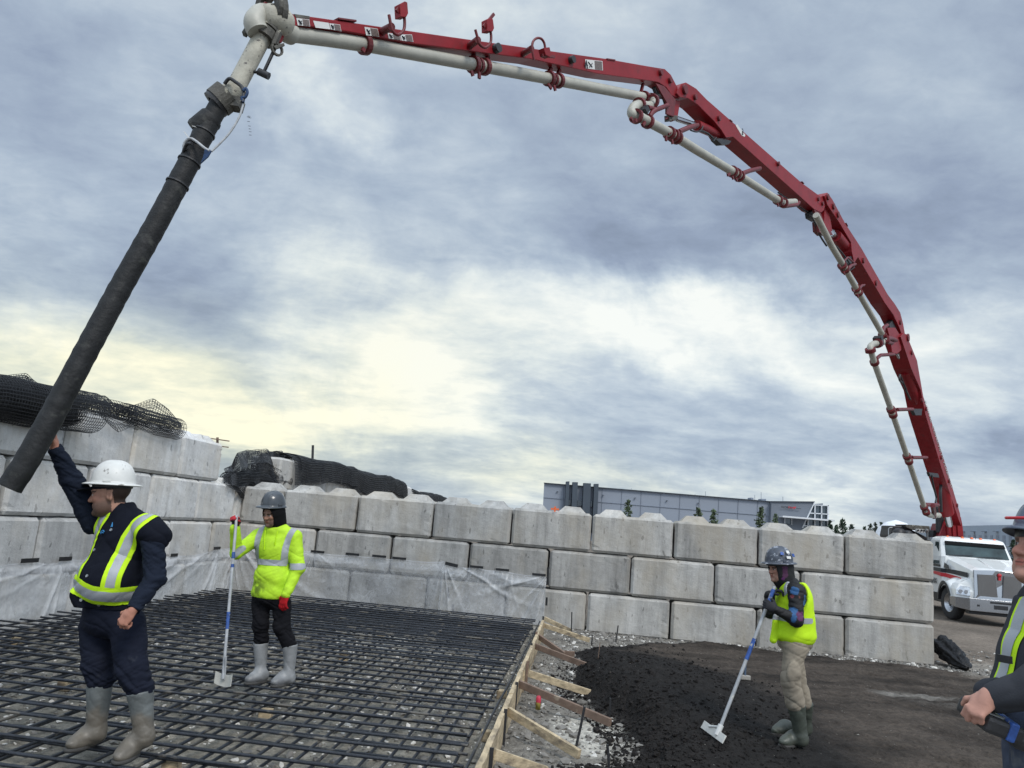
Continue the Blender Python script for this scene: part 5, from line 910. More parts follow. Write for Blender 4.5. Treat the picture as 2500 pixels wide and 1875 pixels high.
decal(Zd((500, 203), (755, 240), (782, 345), (540, 318)), M['decal_w'], b4, .20); decal(Zd((180, 92), (440, 130), (445, 175), (225, 155)), M['cast'], b4, .20)
decal2(Zb((1462, 400), (1578, 412), (1582, 475), (1466, 462)), .55); fx = unit(BP(1440, 160, 0) - BP(1420, 157, 0)); text('lettering', '4', BP(1429.5, 166.5, -.12), fx, np.cross(BN, fx) if np.cross(BN, fx)[2] > 0 else -np.cross(BN, fx), .15, M['ink'], b4, to, ext=.003)
decal([(1796, 306), (1800, 304), (1820, 330), (1818, 334), (1811, 331)], M['decal_w'], b3, .27); fx3 = unit(BP(1790, 300, 0) - BP(1700, 220, 0)); up3 = np.cross(fx3, -BN); text('lettering', '3', BP(1811, 327, -.145), -fx3 if False else fx3, up3 if up3[2] > 0 else -up3, .16, M['ink'], b3, to, ext=.003)
# name along the lowest section
A1 = BP(2321, 1215, -.25); B1 = BP(2256, 975, -.25); f1 = unit(A1 - B1); u1 = np.cross(BN, f1); u1 = u1 if u1[0] < 0 else -u1
Lt = np.linalg.norm(A1 - B1); cbeg = BP(2252.5, 990, -.252); o = text('lettering', 'ROYAL CONCRETE PUMPING', np.zeros(3), (1, 0, 0), (0, 0, 1), 1.0, M['decal_w'], tk, None, ext=.002); wtx = max(v.co.x for v in o.data.vertices)
nA, nB = BP(2255, 977, -.252), BP(2322, 1190, -.252); tA, tB = BP(2260.5, 977, -.252), BP(2326.5, 1190, -.252)
for v in o.data.vertices:
    u_ = v.co.x / wtx; h_ = (v.co.z + .05) / .85; q = (nA * (1 - u_) + nB * u_) * (1 - h_) + (tA * (1 - u_) + tB * u_) * h_ - np.array(to); v.co = q
for pts_, r_, o_, par_ in [([(1598, 215), (1604, 232), (1612, 240), (1620, 236), (1622, 222)], .012, -.06, b4), ([(1606, 206), (1614, 226), (1622, 252), (1632, 276)], .014, -.04, b4), ([(1686, 318), (1700, 322), (1712, 318), (1716, 308)], .012, -.1, b3), ([(1708, 318), (1728, 326), (1744, 340), (1762, 340)], .018, -.08, b3), ([(1738, 338), (1742, 344), (1748, 336)], .012, -.1, b3),
        ([(1900, 470), (1940, 498), (1975, 520)], .018, .02, b3), ([(1978, 525), (1990, 545), (2002, 575), (2018, 600)], .022, -.1, b2), ([(2040, 600), (2056, 618), (2072, 640), (2076, 655)], .02, -.15, b2), ([(2066, 650), (2074, 660), (2086, 652)], .016, -.15, b2),
        ([(2197, 915), (2196, 928), (2206, 938), (2214, 958), (2222, 975)], .028, -.2, b1), ([(2199, 918), (2204, 930), (2212, 950)], .02, -.22, b1), ([(2274, 1160), (2280, 1190), (2286, 1215), (2284, 1228), (2290, 1240)], .03, -.2, b1), ([(2300, 1165), (2296, 1200), (2298, 1250)], .05, -.05, b1), ([(1310, 152), (1400, 165), (1500, 181), (1580, 196)], .010, .0, b4)]:
    MB().tube([BP(x, y, o_) for x, y in arc_px(pts_, 4)], r_, 7).build('hydraulic_hose', M['black'], par_, to)
# ------------------------------------------------------------------ the end elbow, tip pipe and hose
ex = MB(); el_px = arc_px([(704, 82), (680, 62), (662, 38), (640, 40), (624, 62), (634, 82), (655, 66)], 5)
MB().tube([BP(x, y, o_) for (x, y), o_ in zip(arc_px([(712, 84), (690, 72), (668, 48), (640, 36), (622, 55), (630, 78)], 6), np.linspace(O4, -.12, 31))], .085, 18).build('elbow', M['pipe'], tk, to)
p0 = BP(672, 50, -.20); MB().lathe(BP(672, 48, -.12), [(0, -.13), (.08, -.12), (.105, -.07), (.115, 0), (.11, .08), (.08, .13), (0, .14)], ax=unit(BP(700, 60, -.12) - BP(650, 44, -.12)), n=26).build('swivel_elbow', M['pipe_s'], tk, to)
tipa = EL + BN * -.14; ha = P(655, 62, EL[1] - .10); 
# hose centre line in space: from the elbow down to the open end
ends = [((655, 62), 5.62), ((574, 217), 5.55), ((544, 241), 5.54), ((515, 290), 5.52), ((460, 400), 5.46), ((380, 550), 5.38), ((290, 710), 5.30), ((205, 868), 5.22), ((125, 1020), 5.14), ((60, 1135), 5.08), ((22, 1192), 5.05)]
HP = np.array([P(x, y, Y) for (x, y), Y in ends]); hd = lambda i: unit(HP[i + 1] - HP[i])
sp = MB(); sp.tube([HP[0] - hd(0) * .16, HP[0], HP[1]], .070, 18); tip = sp.build('tip_pipe', M['pipe_s'], tk, to)
ut = hd(0)
for k_, wd, rk, m_ in [(.10, .07, .108, 'cast'), (.02, .05, .10, 'cast')]: MB().ring(HP[0] + ut * k_, ut, .06, rk, wd, n=22).build('clamp', M[m_], tk, to)
sidev = unit(np.cross(ut, FW))
for sg in (-1, 1): MB().beam(HP[0] + ut * .03 + sidev * sg * .115 - FW * .02, HP[0] + ut * .16 + sidev * sg * .125 - FW * .02, .03, .05, up=FW).build('clamp_lever', M['cast'], tk, to)
sp = MB(); sp.tube([HP[0] + ut * .12 + sidev * .13, HP[0] + ut * .42 + sidev * .14, HP[0] + ut * .44 + sidev * .05], .014, 8); sp.tube([HP[0] + ut * .42 + sidev * .10, HP[0] + ut * .43 + sidev * .19], .03, 8); sp.build('clamp_lever', M['black'], tk, to)
for a_ in range(2): MB().ring(BP(658 + a_ * 10, 20 + a_ * 8, -.1), unit(BP(700, 60, -.12) - BP(650, 44, -.12)), .10, .165, .05, n=24).build('clamp', M['cast'], tk, to)
plate([(640, 10), (648, 3), (656, 8), (650, 24), (642, 30), (632, 40), (630, 28)], -.12, .14, M['red_d'], 'link', b4); plate([(662, 10), (680, 3), (694, 12), (690, 22), (672, 16)], -.2, .1, M['cast'], 'clamp', b4); plate([(676, 98), (690, 78), (694, 90), (688, 105)], -.12, .06, M['red'], 'bracket', b4)
plate([(668, 112), (694, 104), (696, 112), (674, 120)], -.2, .05, M['cast'], 'latch', b4); MB().ring(BP(676, 120, -.18), BN, .04, .055, .02, n=14).build('ring', M['cast'], b4, to)
hose = MB(); fine = ppath(HP[3:], 90); k = np.arange(90); rr = .077 + .0012 * np.sin(k * 1.7) + .001 * np.sin(k * 4.1); hose.tube(fine, rr, 28, cap=False); hs = hose.build('rubber_hose', M['rubber'], tk, to); hs['label'] = 'dark rubber end hose held up by the worker in the white hard hat'
MB().tube([fine[-1] - unit(fine[-1] - fine[-2]) * .3, fine[-1] + unit(fine[-1] - fine[-2]) * .002], .066, 22, cap=True).build('hose_bore', M['black'], hs, to)
uh = hd(1); MB().tube([HP[1] - uh * .04, HP[1] + uh * .10], .078, 20).build('hose_neck', M['pipe_s'], hs, to)
MB().ring(HP[2], uh, .07, .118, .10, n=26).build('coupling', M['cast'], hs, to); MB().beam(HP[2] + sidev * .10 - uh * .04, HP[2] + sidev * .15 + uh * .05, .07, .10, up=FW).build('coupling_lug', M['cast'], hs, to); MB().ring(HP[2] + uh * .06, uh, .07, .110, .04, n=26).build('coupling', M['black'], hs, to)
MB().tube([HP[2], HP[3] + (HP[4] - HP[3]) * .12], [.074, .072], 22).build('hose_neck', M['rubber'], hs, to)
MB().tube([HP[3] - uh * .02, HP[3], HP[3] + uh * .13, HP[3] + uh * .15], [.082, .092, .090, .083], 24).build('ferrule', M['rubber'], hs, to)
for k_ in (.35, .62, .9, 1.3): 
    MB().ring(fine[int(k_ * 14)], unit(fine[int(k_ * 14) + 1] - fine[int(k_ * 14)]), .07, .0855, .012, n=26).build('band', M['black'], hs, to)
M['navyblue'] = mat('dark_blue_webbing', (.008, .035, .10), .7, var=.3, vs=30, bump=.2)
# safety slings
SL = lambda pts, Y0, Y1: [P(x, y, Y) for (x, y), Y in zip(pts, np.linspace(Y0, Y1, len(pts)))]
M['sling'] = mat('grey_webbing', (.40, .41, .42), .8, var=.2, vs=20, bump=.2)
MB().tube(SL(arc_px([(594, 246), (592, 262), (582, 290), (560, 325), (535, 352), (516, 370)], 5), 5.40, 5.35), .008, 6).build('sling', M['sling'], hs, to)
MB().tube(SL(arc_px([(548, 205), (560, 192), (575, 200), (590, 212), (595, 230), (592, 250)], 5), 5.45, 5.38), .014, 8).build('sling', M['black'], hs, to)
MB().tube(SL(arc_px([(594, 222), (600, 216), (604, 226), (598, 238), (590, 238), (594, 250)], 4), 5.38, 5.38), .011, 8).build('shackle', M['navyblue'], hs, to)
MB().tube(SL(arc_px([(448, 372), (450, 350), (464, 338), (480, 346), (500, 362), (512, 368)], 5), 5.42, 5.33), .010, 6).build('sling', M['sling'], hs, to)
MB().tube(SL(arc_px([(448, 370), (456, 352), (468, 350)], 5), 5.40, 5.33), .012, 6).build('sling', M['black'], hs, to)
mb = MB(); mb.prism([P(x, y, 5.33) for x, y in [(500, 364), (516, 368), (508, 382), (490, 398), (496, 382)]], np.array([0, .012, 0])); mb.build('sling_sleeve', M['navyblue'], hs, to)
for a, b in [((462, 338), (450, 322)), ((478, 310), (470, 308))]: MB().beam(P(*a, 5.38), P(*b, 5.38), .004, .02, up=FW).build('tape', M['decal_w'], hs, to)
# ------------------------------------------------------------------ people: bodies and clothes as smooth blended surfaces
class Pr:
    def __init__(s, f, k=.03, op=1): s.f = f; s.k = k; s.op = op
def cap(a, b, ra, rb, k=.03, op=1, ex=None):
    a, b = np.array(a, float), np.array(b, float); ab = b - a; L2 = ab @ ab + 1e-12
    def f(Pt): q = Pt - a; h = np.clip(q @ ab / L2, 0, 1); return np.linalg.norm(q - h[:, None] * ab, axis=1) - (ra + (rb - ra) * h)
    return Pr(f, k, op)
def ell(c, r, Rm=None, k=.03, op=1):
    c, r = np.array(c, float), np.array(r, float); Rm = np.eye(3) if Rm is None else Rm
    def f(Pt):
        q = (Pt - c) @ Rm; k0 = np.linalg.norm(q / r, axis=1); k1 = np.linalg.norm(q / (r * r), axis=1) + 1e-9; return k0 * (k0 - 1) / k1
    return Pr(f, k, op)
def half(c, n, k=.004, op=-1):
    c, n = np.array(c, float), unit(n); return Pr(lambda Pt: -((Pt - c) @ n), k, op)   # removes the side n points to
def sdf_eval(prims, Pt, ids=None):
    d = np.full(len(Pt), 1e3)
    for i in (range(len(prims)) if ids is None else ids):
        p = prims[i]; e = p.f(Pt)
        if p.op > 0: h = np.clip(.5 + .5 * (e - d) / p.k, 0, 1); d = e * (1 - h) + d * h - p.k * h * (1 - h)
        else: e = -e; h = np.clip(.5 + .5 * (d - e) / p.k, 0, 1); d = e * (1 - h) + d * h + p.k * h * (1 - h)
    return d
def sdf_mesh(prims, lo, hi, h=.006, n=16):
    lo = np.array(lo, float); hi = np.array(hi, float); nb = np.ceil((hi - lo) / (h * n)).astype(int); NY, NZ = nb[1] * n + 2, nb[2] * n + 2
    I = np.stack(np.meshgrid(*[np.arange(q) for q in nb], indexing='ij'), -1).reshape(-1, 3); C = lo + (I + .5) * h * n; rb = h * n * .87
    Fm = np.stack([p.f(C) for p in prims], 1); kk = np.array([p.k for p in prims]); dt = sdf_eval(prims, C); act = np.abs(dt) < rb * 1.25 + .03
    g = np.arange(n + 1); GI = np.stack(np.meshgrid(g, g, g, indexing='ij'), -1).reshape(-1, 3); Vk, Vp, Fk = [], [], []; m_ = n + 1
    for bi in np.nonzero(act)[0]:
        ids = np.nonzero((Fm[bi] < rb * 1.2 + kk + .01))[0]
        base = I[bi] * n; D = sdf_eval(prims, lo + (GI + base) * h, ids).reshape(m_, m_, m_); s = D < 0
        if s.all() or not s.any(): continue
        c8 = [s[a:a + n, b:b + n, c:c + n] for a in (0, 1) for b in (0, 1) for c in (0, 1)]; tot = sum(q.astype(np.int8) for q in c8); cell = (tot > 0) & (tot < 8); ci = np.argwhere(cell); acc = np.zeros((len(ci), 3)); cnt = np.zeros(len(ci))
        for ax in range(3):
            o1, o2 = [q for q in range(3) if q != ax]
            for a in (0, 1):
                for b in (0, 1):
                    p0 = ci.copy(); p0[:, o1] += a; p0[:, o2] += b; p1 = p0.copy(); p1[:, ax] += 1; d0 = D[tuple(p0.T)]; d1 = D[tuple(p1.T)]; x = (d0 < 0) != (d1 < 0); t = np.where(x, d0 / (d0 - d1 + 1e-12), 0); q = p0.astype(float); q[:, ax] += t; acc += q * x[:, None]; cnt += x
        Vp.append(lo + (acc / cnt[:, None] + base) * h); gk = ci + base; Vk.append((gk[:, 0] * NY + gk[:, 1]) * NZ + gk[:, 2])
        for ax in range(3):
            sl0 = [slice(0, n)] * 3; sl1 = [slice(0, n)] * 3; sl1[ax] = slice(1, n + 1); x = s[tuple(sl0)] != s[tuple(sl1)]; e = np.argwhere(x)
            if not len(e): continue
            ins = s[tuple(e.T)]; o1, o2 = (ax + 1) % 3, (ax + 2) % 3; ge = e + base; quad = []
            for a, b in ((0, 0), (1, 0), (1, 1), (0, 1)): q = ge.copy(); q[:, o1] -= a; q[:, o2] -= b; quad.append((q[:, 0] * NY + q[:, 1]) * NZ + q[:, 2])
            quad = np.stack(quad, 1); quad[~ins] = quad[~ins][:, ::-1]; Fk.append(quad)
    Vk = np.concatenate(Vk); Vp = np.concatenate(Vp); Fk = np.concatenate(Fk); o = np.argsort(Vk); Vk = Vk[o]; Vp = Vp[o]; idx = np.clip(np.searchsorted(Vk, Fk), 0, len(Vk) - 1); ok = (Vk[idx] == Fk).all(1); return Vp, idx[ok]
def vnorm(V, F):
    a, b, c, d = (V[F[:, i]] for i in range(4)); fn = np.cross(c - a, d - b); N_ = np.zeros_like(V)
    for i in range(4): np.add.at(N_, F[:, i], fn)
    return N_ / (np.linalg.norm(N_, axis=1)[:, None] + 1e-12)
def relax(V, F, it=1):
    for _ in range(it):
        A = np.zeros_like(V); c = np.zeros(len(V))
        for i in range(4): np.add.at(A, F[:, i], V[F[:, (i + 1) % 4]] + V[F[:, (i + 3) % 4]]); np.add.at(c, F[:, i], 2)
        V = V * .5 + .5 * A / np.maximum(c, 1)[:, None]
    return V
def shell(V, F, N_, f, off):
    """the part of a surface where f<0, lifted by off, with a clean edge"""
    v = f(V); ins = v < 0; fi = ins[F]; keep = fi.any(1); Fk = F[keep]; V2 = V.copy(); acc = np.zeros_like(V); cnt = np.zeros(len(V))
    for a, b in ((0, 1), (1, 2), (2, 3), (3, 0), (0, 2), (1, 3)):
        for p, q in ((a, b), (b, a)):
            o_, i_ = Fk[:, p], Fk[:, q]; mk = (~ins[o_]) & ins[i_]; o_, i_ = o_[mk], i_[mk]; t = v[i_] / (v[i_] - v[o_] + 1e-12); np.add.at(acc, o_, V[i_] + (V[o_] - V[i_]) * t[:, None]); np.add.at(cnt, o_, 1)
    mv = cnt > 0; V2[mv] = acc[mv] / cnt[mv][:, None]; V2 = V2 + N_ * off; us = np.unique(Fk); mp = -np.ones(len(V), int); mp[us] = np.arange(len(us)); return V2[us], mp[Fk]
def Rz(a): c, s = math.cos(a), math.sin(a); return np.array([[c, -s, 0], [s, c, 0], [0, 0, 1.]])
def Rx(a): c, s = math.cos(a), math.sin(a); return np.array([[1., 0, 0], [0, c, -s], [0, s, c]])
def Ry(a): c, s = math.cos(a), math.sin(a); return np.array([[c, 0, s], [0, 1., 0], [-s, 0, c]])
def head(c, R, s=1., jaw=1.):
    T = lambda x, y, z: np.array(c) + R @ (np.array([x, y, z]) * s); e = lambda p, r, k=.02, op=1: ell(T(*p), np.array(r) * s, R, k * s, op); cp = lambda a, b, ra, rb, k=.01, op=1: cap(T(*a), T(*b), ra * s, rb * s, k * s, op)
    out = [e((0, .012, .042), (.076, .096, .085)), e((0, -.022, -.03), (.062, .068, .082), .03), e((0, -.050, -.085), (.038 * jaw, .038, .030), .03), e((.038, -.035, -.060), (.026 * jaw, .040, .038), .03), e((-.038, -.035, -.060), (.026 * jaw, .040, .038), .03),
           cp((-.030, -.080, .030), (.030, -.080, .030), .013, .013, .02), cp((0, -.086, .018), (0, -.108, -.018), .009, .0125, .012), e((.011, -.096, -.022), (.009, .010, .008), .008), e((-.011, -.096, -.022), (.009, .010, .008), .008),
           e((.036, -.070, -.012), (.022, .02, .016), .02), e((-.036, -.070, -.012), (.022, .02, .016), .02), e((.031, -.094, .010), (.017, .013, .010), .008, -1), e((-.031, -.094, .010), (.017, .013, .010), .008, -1), e((.031, -.078, .010), (.0125, .012, .0105), .003), e((-.031, -.078, .010), (.0125, .012, .0105), .003),
           cp((-.020, -.088, -.046), (.020, -.088, -.046), .0065, .0065, .006), cp((-.017, -.087, -.057), (.017, -.087, -.057), .0075, .0075, .006), e((0, -.089, -.092), (.016, .012, .013), .02)]
    for q in (-1, 1): out += [e((q * .076, .012, -.002), (.010, .019, .031), .01), e((q * .083, .008, .002), (.006, .009, .016), .005, -1)]
    return out
def headcol(Pt, c, R, s, skin, beard=0., hair=False, stub=(.06, .045, .04), haircol=(.012, .009, .008)):
    q = ((Pt - np.array(c)) @ R) / s; n = len(q); C = np.tile(np.array(skin), (n, 1)); x, y, z = q.T; ax = np.abs(x); fr = y < -.03
    def mixc(msk, col, a=1.): m2 = (msk * a)[:, None]; return C * (1 - m2) + np.array(col) * m2
    red = np.array(skin) * np.array([1.12, .80, .74]); C = mixc(np.exp(-((ax - .045) / .02) ** 2 - ((z + .012) / .025) ** 2) * fr, red, .5); C = mixc(np.exp(-(x / .014) ** 2 - ((z + .015) / .018) ** 2) * (y < -.085), red, .6)
    C = mixc(np.exp(-((ax - .031) / .018) ** 2 - ((z - .012) / .010) ** 2) * fr, np.array(skin) * .55, .5)
    C = mixc(((np.abs(z - .026 - (ax - .03) * .12) < .0055) & (ax > .012) & (ax < .050) & fr).astype(float), haircol, .85)
    eye = (((ax - .031) / .0125) ** 2 + ((z - .010) / .0065) ** 2 < 1) & (y < -.07); C = mixc(eye.astype(float), (.45, .42, .40)); C = mixc((((ax - .031) / .0058) ** 2 + ((z - .010) / .0064) ** 2 < 1) & (y < -.07), (.02, .012, .01)); C = mixc(((np.abs(z - .0165) < .002) & (ax > .017) & (ax < .045) & (y < -.07)).astype(float), (.02, .015, .012), .8)
    C = mixc(((np.abs(z + .0515) < .012) & (ax < .023 - np.abs(z + .051) * .8) & (y < -.078)).astype(float), np.array(skin) * np.array([1.0, .55, .52]), .75); C = mixc(((np.abs(z + .0515) < .0016) & (ax < .02) & (y < -.078)).astype(float), (.03, .01, .01), .8)
    if beard: b = (1 / (1 + np.exp((z + .045 - (ax * .35)) / .008))) * (y < .015) * (z > -.14); mst = np.exp(-((z + .034) / .006) ** 2 - (x / .022) ** 2) * (y < -.07); lips = ((np.abs(z + .0515) < .011) & (ax < .02)); C = mixc(np.maximum(b * (~lips), mst), stub, beard)
    if hair: C = mixc((((y > .028) & (z > -.045)) | ((y > -.005) & (z > .03) & (ax > .05)) | (z > .075)).astype(float), haircol, .9)
    return C
def hand(w_, fwd, pn, thumb, curl=(25, 35, 25), s=1., spread=1., tc=.5, rr=0.):
    fwd = unit(fwd); pn = unit(np.array(pn) - fwd * np.dot(pn, fwd)); lat = np.cross(fwd, pn); lat = lat if np.dot(lat, thumb) > 0 else -lat; w_ = np.array(w_, float); R = np.column_stack([lat, fwd, pn])
    out = [ell(w_ + fwd * .052 * s, np.array([.041, .055, .017]) * s + rr, R, .012), cap(w_ - fwd * .02 * s, w_ + fwd * .03 * s, .024 * s + rr, .026 * s + rr, .02), ell(w_ + (fwd * .035 + lat * .026 + pn * .008) * s, np.array([.018, .030, .016]) * s + rr, R, .012)]
    for i, (lo_, ln) in enumerate(((.031, .93), (.0105, 1.04), (-.0105, .98), (-.031, .78))):
        p = w_ + (fwd * (.092 - abs(lo_ - .01) * .25) + lat * lo_) * s; a = 0; dv0 = unit(fwd + lat * lo_ * 3.2 * spread)
        for j, (sl_, r0, r1) in enumerate(((.044, .0102, .0094), (.027, .0094, .0086), (.022, .0086, .0072))):
            a += rad(curl[j] * (1 + .08 * (i - 1))); dv = unit(dv0 * math.cos(a) + pn * math.sin(a)); q = p + dv * sl_ * ln * s; out.append(cap(p, q, r0 * s + rr, r1 * s + rr, .005)); p = q
    p = w_ + (fwd * .030 + lat * .034 + pn * .006) * s
    for sl_, r0, r1, dv in ((.040, .0135, .0115, fwd * .62 + lat * .70 + pn * .25 * (1 + tc)), (.030, .0112, .0090, fwd * .85 + lat * .25 + pn * tc)): q = p + unit(dv) * sl_ * s; out.append(cap(p, q, r0 * s + rr, r1 * s + rr, .008)); p = q
    return out
def folds(V, N_, amp, f=9., seed=0, st=(1, 1, 1)):
    q = V.copy(); q[:, 2] = V[:, 2] + .45 * V[:, 0] + .25 * vnoise(V, 3.5, seed + 9, 2) / 3; q2 = V.copy(); q2[:, 2] = V[:, 2] - .5 * V[:, 0]; s3 = np.array([.5, .5, 1.5]) * np.array(st); a = vnoise(q * s3, f, seed, 2); b = vnoise(q2 * s3, f * 1.9, seed + 4, 2); e = lambda t: 1 - (1 - np.clip(np.abs(t) * 1.8, 0, 1)) ** 2.2
    return V + N_ * ((e(a) - .6) * amp * 1.3 + (e(b) - .6) * amp * .6)[:, None]
def biggest(V, F):
    lb = np.arange(len(V))
    for _ in range(600):
        m_ = lb[F].min(1); new = lb.copy()
        for i in range(4): np.minimum.at(new, F[:, i], m_)
        new = new[new]
        if (new == lb).all(): break
        lb = new
    k = np.bincount(lb).argmax(); us = np.nonzero(lb == k)[0]; mp = -np.ones(len(V), int); mp[us] = np.arange(len(us)); return V[us], mp[F[(lb[F] == k).all(1)]]
def garment(name, prims, m_, root, h=.007, amp=0., f=9., seed=0, col=None, st=(1, 1, .6), rel=1, label=None, box=None, mask=None):
    B = PBOX if box is None else box; V, F = sdf_mesh(prims, B[0], B[1], h); V, F = biggest(V, F) if name.startswith('vest') else (V, F); V = relax(V, F, rel); N_ = vnorm(V, F)
    if amp: A_ = amp if mask is None else amp * mask(V); V = folds(V, N_, A_ if np.isscalar(A_) else A_, f, seed, st); N_ = vnorm(V, F)
    o = npmesh(name, V, F, m_, root, root.location[:] if root is not None else None, col=None if col is None else col(V)); 
    if label: o['label'] = label
    return o, V, F, N_
def patch(name, V, F, N_, f, off, m_, root):
    V2, F2 = shell(V, F, N_, f, off); return npmesh(name, V2, F2, m_, root, root.location[:])
def strapf(pts, wd, ymax=None):
    """distance in the x-z plane to a polyline, minus half width"""
    pts = [np.array(p) for p in pts]
    def f(Pt):
        q = Pt[:, [0, 2]]; d = np.full(len(q), 9.)
        for a, b in zip(pts[:-1], pts[1:]): ab = b - a; t = np.clip((q - a) @ ab / (ab @ ab), 0, 1); d = np.minimum(d, np.linalg.norm(q - a - t[:, None] * ab, axis=1))
        d = d - wd
        if ymax is not None: d = np.maximum(d, ymax(Pt) if callable(ymax) else Pt[:, 1] - ymax)
        return d
    return f
def hard_hat(c, R, m_, root, a=.108, b=.130, H=.135, brim=.035, peak=.0, label=None, ridges=True, s=1.):
    nth, nph = 72, 20; V = []; c = np.array(c)
    prof = [('b', 1.0, -.012), ('b', 1.0, -.006), ('b', .55, .002), ('b', .12, .004)]
    for i in range(nth):
        th = 2 * math.pi * i / nth; ct, st_ = math.cos(th), math.sin(th); front = max(0, -st_); bw = brim + peak * front ** 1.6 + .004
        for kind, f_, z in prof: V.append(((a + bw * f_) * ct, (b + bw * f_) * st_, z))
        for j in range(nph):
            ph = (j + .0) / (nph - 1) * math.pi / 2; r = math.cos(ph) ** .78; z = H * math.sin(ph) ** .94; x, y = a * r * ct, b * r * st_
            if ridges:
                for xc, w_, hh in ((0, .016, .009), (.036, .007, .005), (-.036, .007, .005)): z += hh * math.exp(-((x - xc) / w_) ** 2) * min(1, math.sin(ph) * 1.8) * (1 if ph > .2 else 0)
            V.append((x, y, z + .004))
    k = len(prof) + nph; F = [(i * k + j, ((i + 1) % nth) * k + j, ((i + 1) % nth) * k + j + 1, i * k + j + 1) for i in range(nth) for j in range(k - 1)]
    Vw = c + (np.array(V) * s) @ R.T; o = npmesh('hard_hat', Vw, F, m_, root, root.location[:]); md = o.modifiers.new('s', 'SOLIDIFY'); md.thickness = .003; md.offset = -1
    if label: o['label'] = label
    for sg in (-1, 1):   # accessory slots
        mb = MB()
        p = c + R @ (np.array([sg * (a * .985), -.01, .018]) * s); mb.box(p, (.010, .05, .018), R[:, 0], R[:, 1], R[:, 2], bev=.003); mb.build('slot', m_, o, None)
        for v in COL.objects[-1].data.vertices: v.co = Vector(np.array(v.co) - np.array(root.location))
    bd = MB(); n = 40; vs = []
    for i in range(n):
        th = 2 * math.pi * i / n
        for (f_, z) in ((.93, .0), (.90, -.028)): vs.append(c + R @ (np.array([a * f_ * math.cos(th), b * f_ * math.sin(th), z]) * s))
    bd.add(vs, [(2 * i, 2 * ((i + 1) % n), 2 * ((i + 1) % n) + 1, 2 * i + 1) for i in range(n)], 0, True); bd.build('head_band', M['tape'], root, root.location[:])
    return o
def rubber_boot(side, heel, toe, ank, top, r_an, r_top, zb, m_, root, col=None, sole=None, s=1., label=None):
    heel, toe, ank, top = [np.array(q, float) for q in (heel, toe, ank, top)]; fd = toe - heel; fd[2] = 0; L_ = np.linalg.norm(fd); fd = unit(fd); sh_ = max(0., (ank - heel) @ fd - .060); heel = heel + fd * sh_; L_ -= sh_; L_ = max(L_, .24); z_ = lambda p, z: np.array([p[0], p[1], zb + z])
    lt = np.cross(fd, EZ); R = np.column_stack([lt, fd, EZ]); ax = unit(top - ank)
    pr = [cap(ank, top, r_an, r_top, .03), ell(z_(heel + fd * .045, .055), (.044, .055, .060), R, .03), ell(z_(heel + fd * (L_ - .085), .045), (.052, .088, .046), R, .04), cap(z_(heel + fd * .05, .07), z_(heel + fd * (L_ - .10), .058), .046, .040, .04), cap(ank, z_(heel + fd * .09, .08), r_an, .046, .05), half(z_(heel, .0), (0, 0, -1)), half(top, ax)]
    lo = np.minimum.reduce([heel, toe, top, ank]) - .12; hi = np.maximum.reduce([heel, toe, top, ank]) + .12
    o, V, F, N_ = garment('rubber_boot', pr, m_, root, .0065, .003, 12, 3, col, box=(lo, hi), label=label)
    ps = [ell(z_(heel + fd * .052, .012), (.048, .060, .03), R, .02), ell(z_(heel + fd * (L_ - .088), .012), (.057, .094, .03), R, .03), cap(z_(heel + fd * .05, .01), z_(heel + fd * (L_ - .1), .01), .040, .046, .02), half(z_(heel, -.001), (0, 0, -1)), half(z_(heel, .026), (0, 0, 1))]
    V2, F2 = sdf_mesh(ps, lo, hi, .007); npmesh('sole', V2, F2, sole or m_, o, root.location[:]); return o
def cloth(name, rgb, rough=.85, **k):
    k.setdefault('var', .12); k.setdefault('vs', 14); k.setdefault('bump', .35); k.setdefault('bs', 220); k.setdefault('bdist', .004); k.setdefault('spec', .12); return mat(name, rgb, rough, **k)
M['skin'] = mat('skin', (1, 1, 1), .6, var=.12, vs=26, bump=.25, bs=140, attr=True, spec=.35, bdist=.003)
M['navy'] = cloth('navy_jacket_cloth', (.0065, .008, .014)); M['navy2'] = cloth('navy_sleeve_knit', (.010, .014, .025)); M['jean'] = cloth('dark_blue_trousers', (.010, .0125, .023), spot=((.028, .031, .042), 9, .64, .1)); M['hiv'] = cloth('fluorescent_yellow', (.52, .80, .02), .7, var=.05); M['hiv'].node_tree.nodes['Principled BSDF'].inputs['Specular IOR Level'].default_value = .2
M['refl'] = cloth('silver_reflective_tape', (.33, .35, .37), .45, var=.06, spec=.5); M['hiv_d'] = cloth('fluorescent_yellow_hoodie', (.50, .78, .02), .8, var=.06, vs=8)
M['blk'] = cloth('black_cloth', (.006, .006, .007)); M['blk2'] = cloth('black_trousers', (.007, .007, .009)); M['khaki'] = cloth('khaki_cloth', (.26, .225, .175), spot=((.14, .12, .10), 7, .66, .1)); M['paint'] = mat('painted_colour', (1, 1, 1), .75, var=.12, vs=16, bump=.2, attr=True)
M['glove_g'] = cloth('dark_grey_glove', (.030, .030, .034), .7); M['glove_r'] = cloth('red_knit_glove', (.42, .015, .02), .8)
M['hatw'] = mat('scuffed_white_hard_hat', (.60, .60, .57), .45, var=.10, vs=10, bump=.05, spot=((.22, .21, .19), 13, .62, .05)); M['hatd'] = mat('grey_hard_hat', (.045, .052, .060), .28, var=.3, vs=12, bump=.05, coat=.3, spot=((.13, .13, .13), 14, .64, .06))
M['hatn'] = mat('splattered_hard_hat', (.055, .065, .085), .4, var=.35, vs=20, bump=.1, spot=((.30, .32, .36), 24, .56, .05))
M['bootg'] = mat('wet_boot', (1, 1, 1), .45, var=.2, vs=11, bump=.2, attr=True)
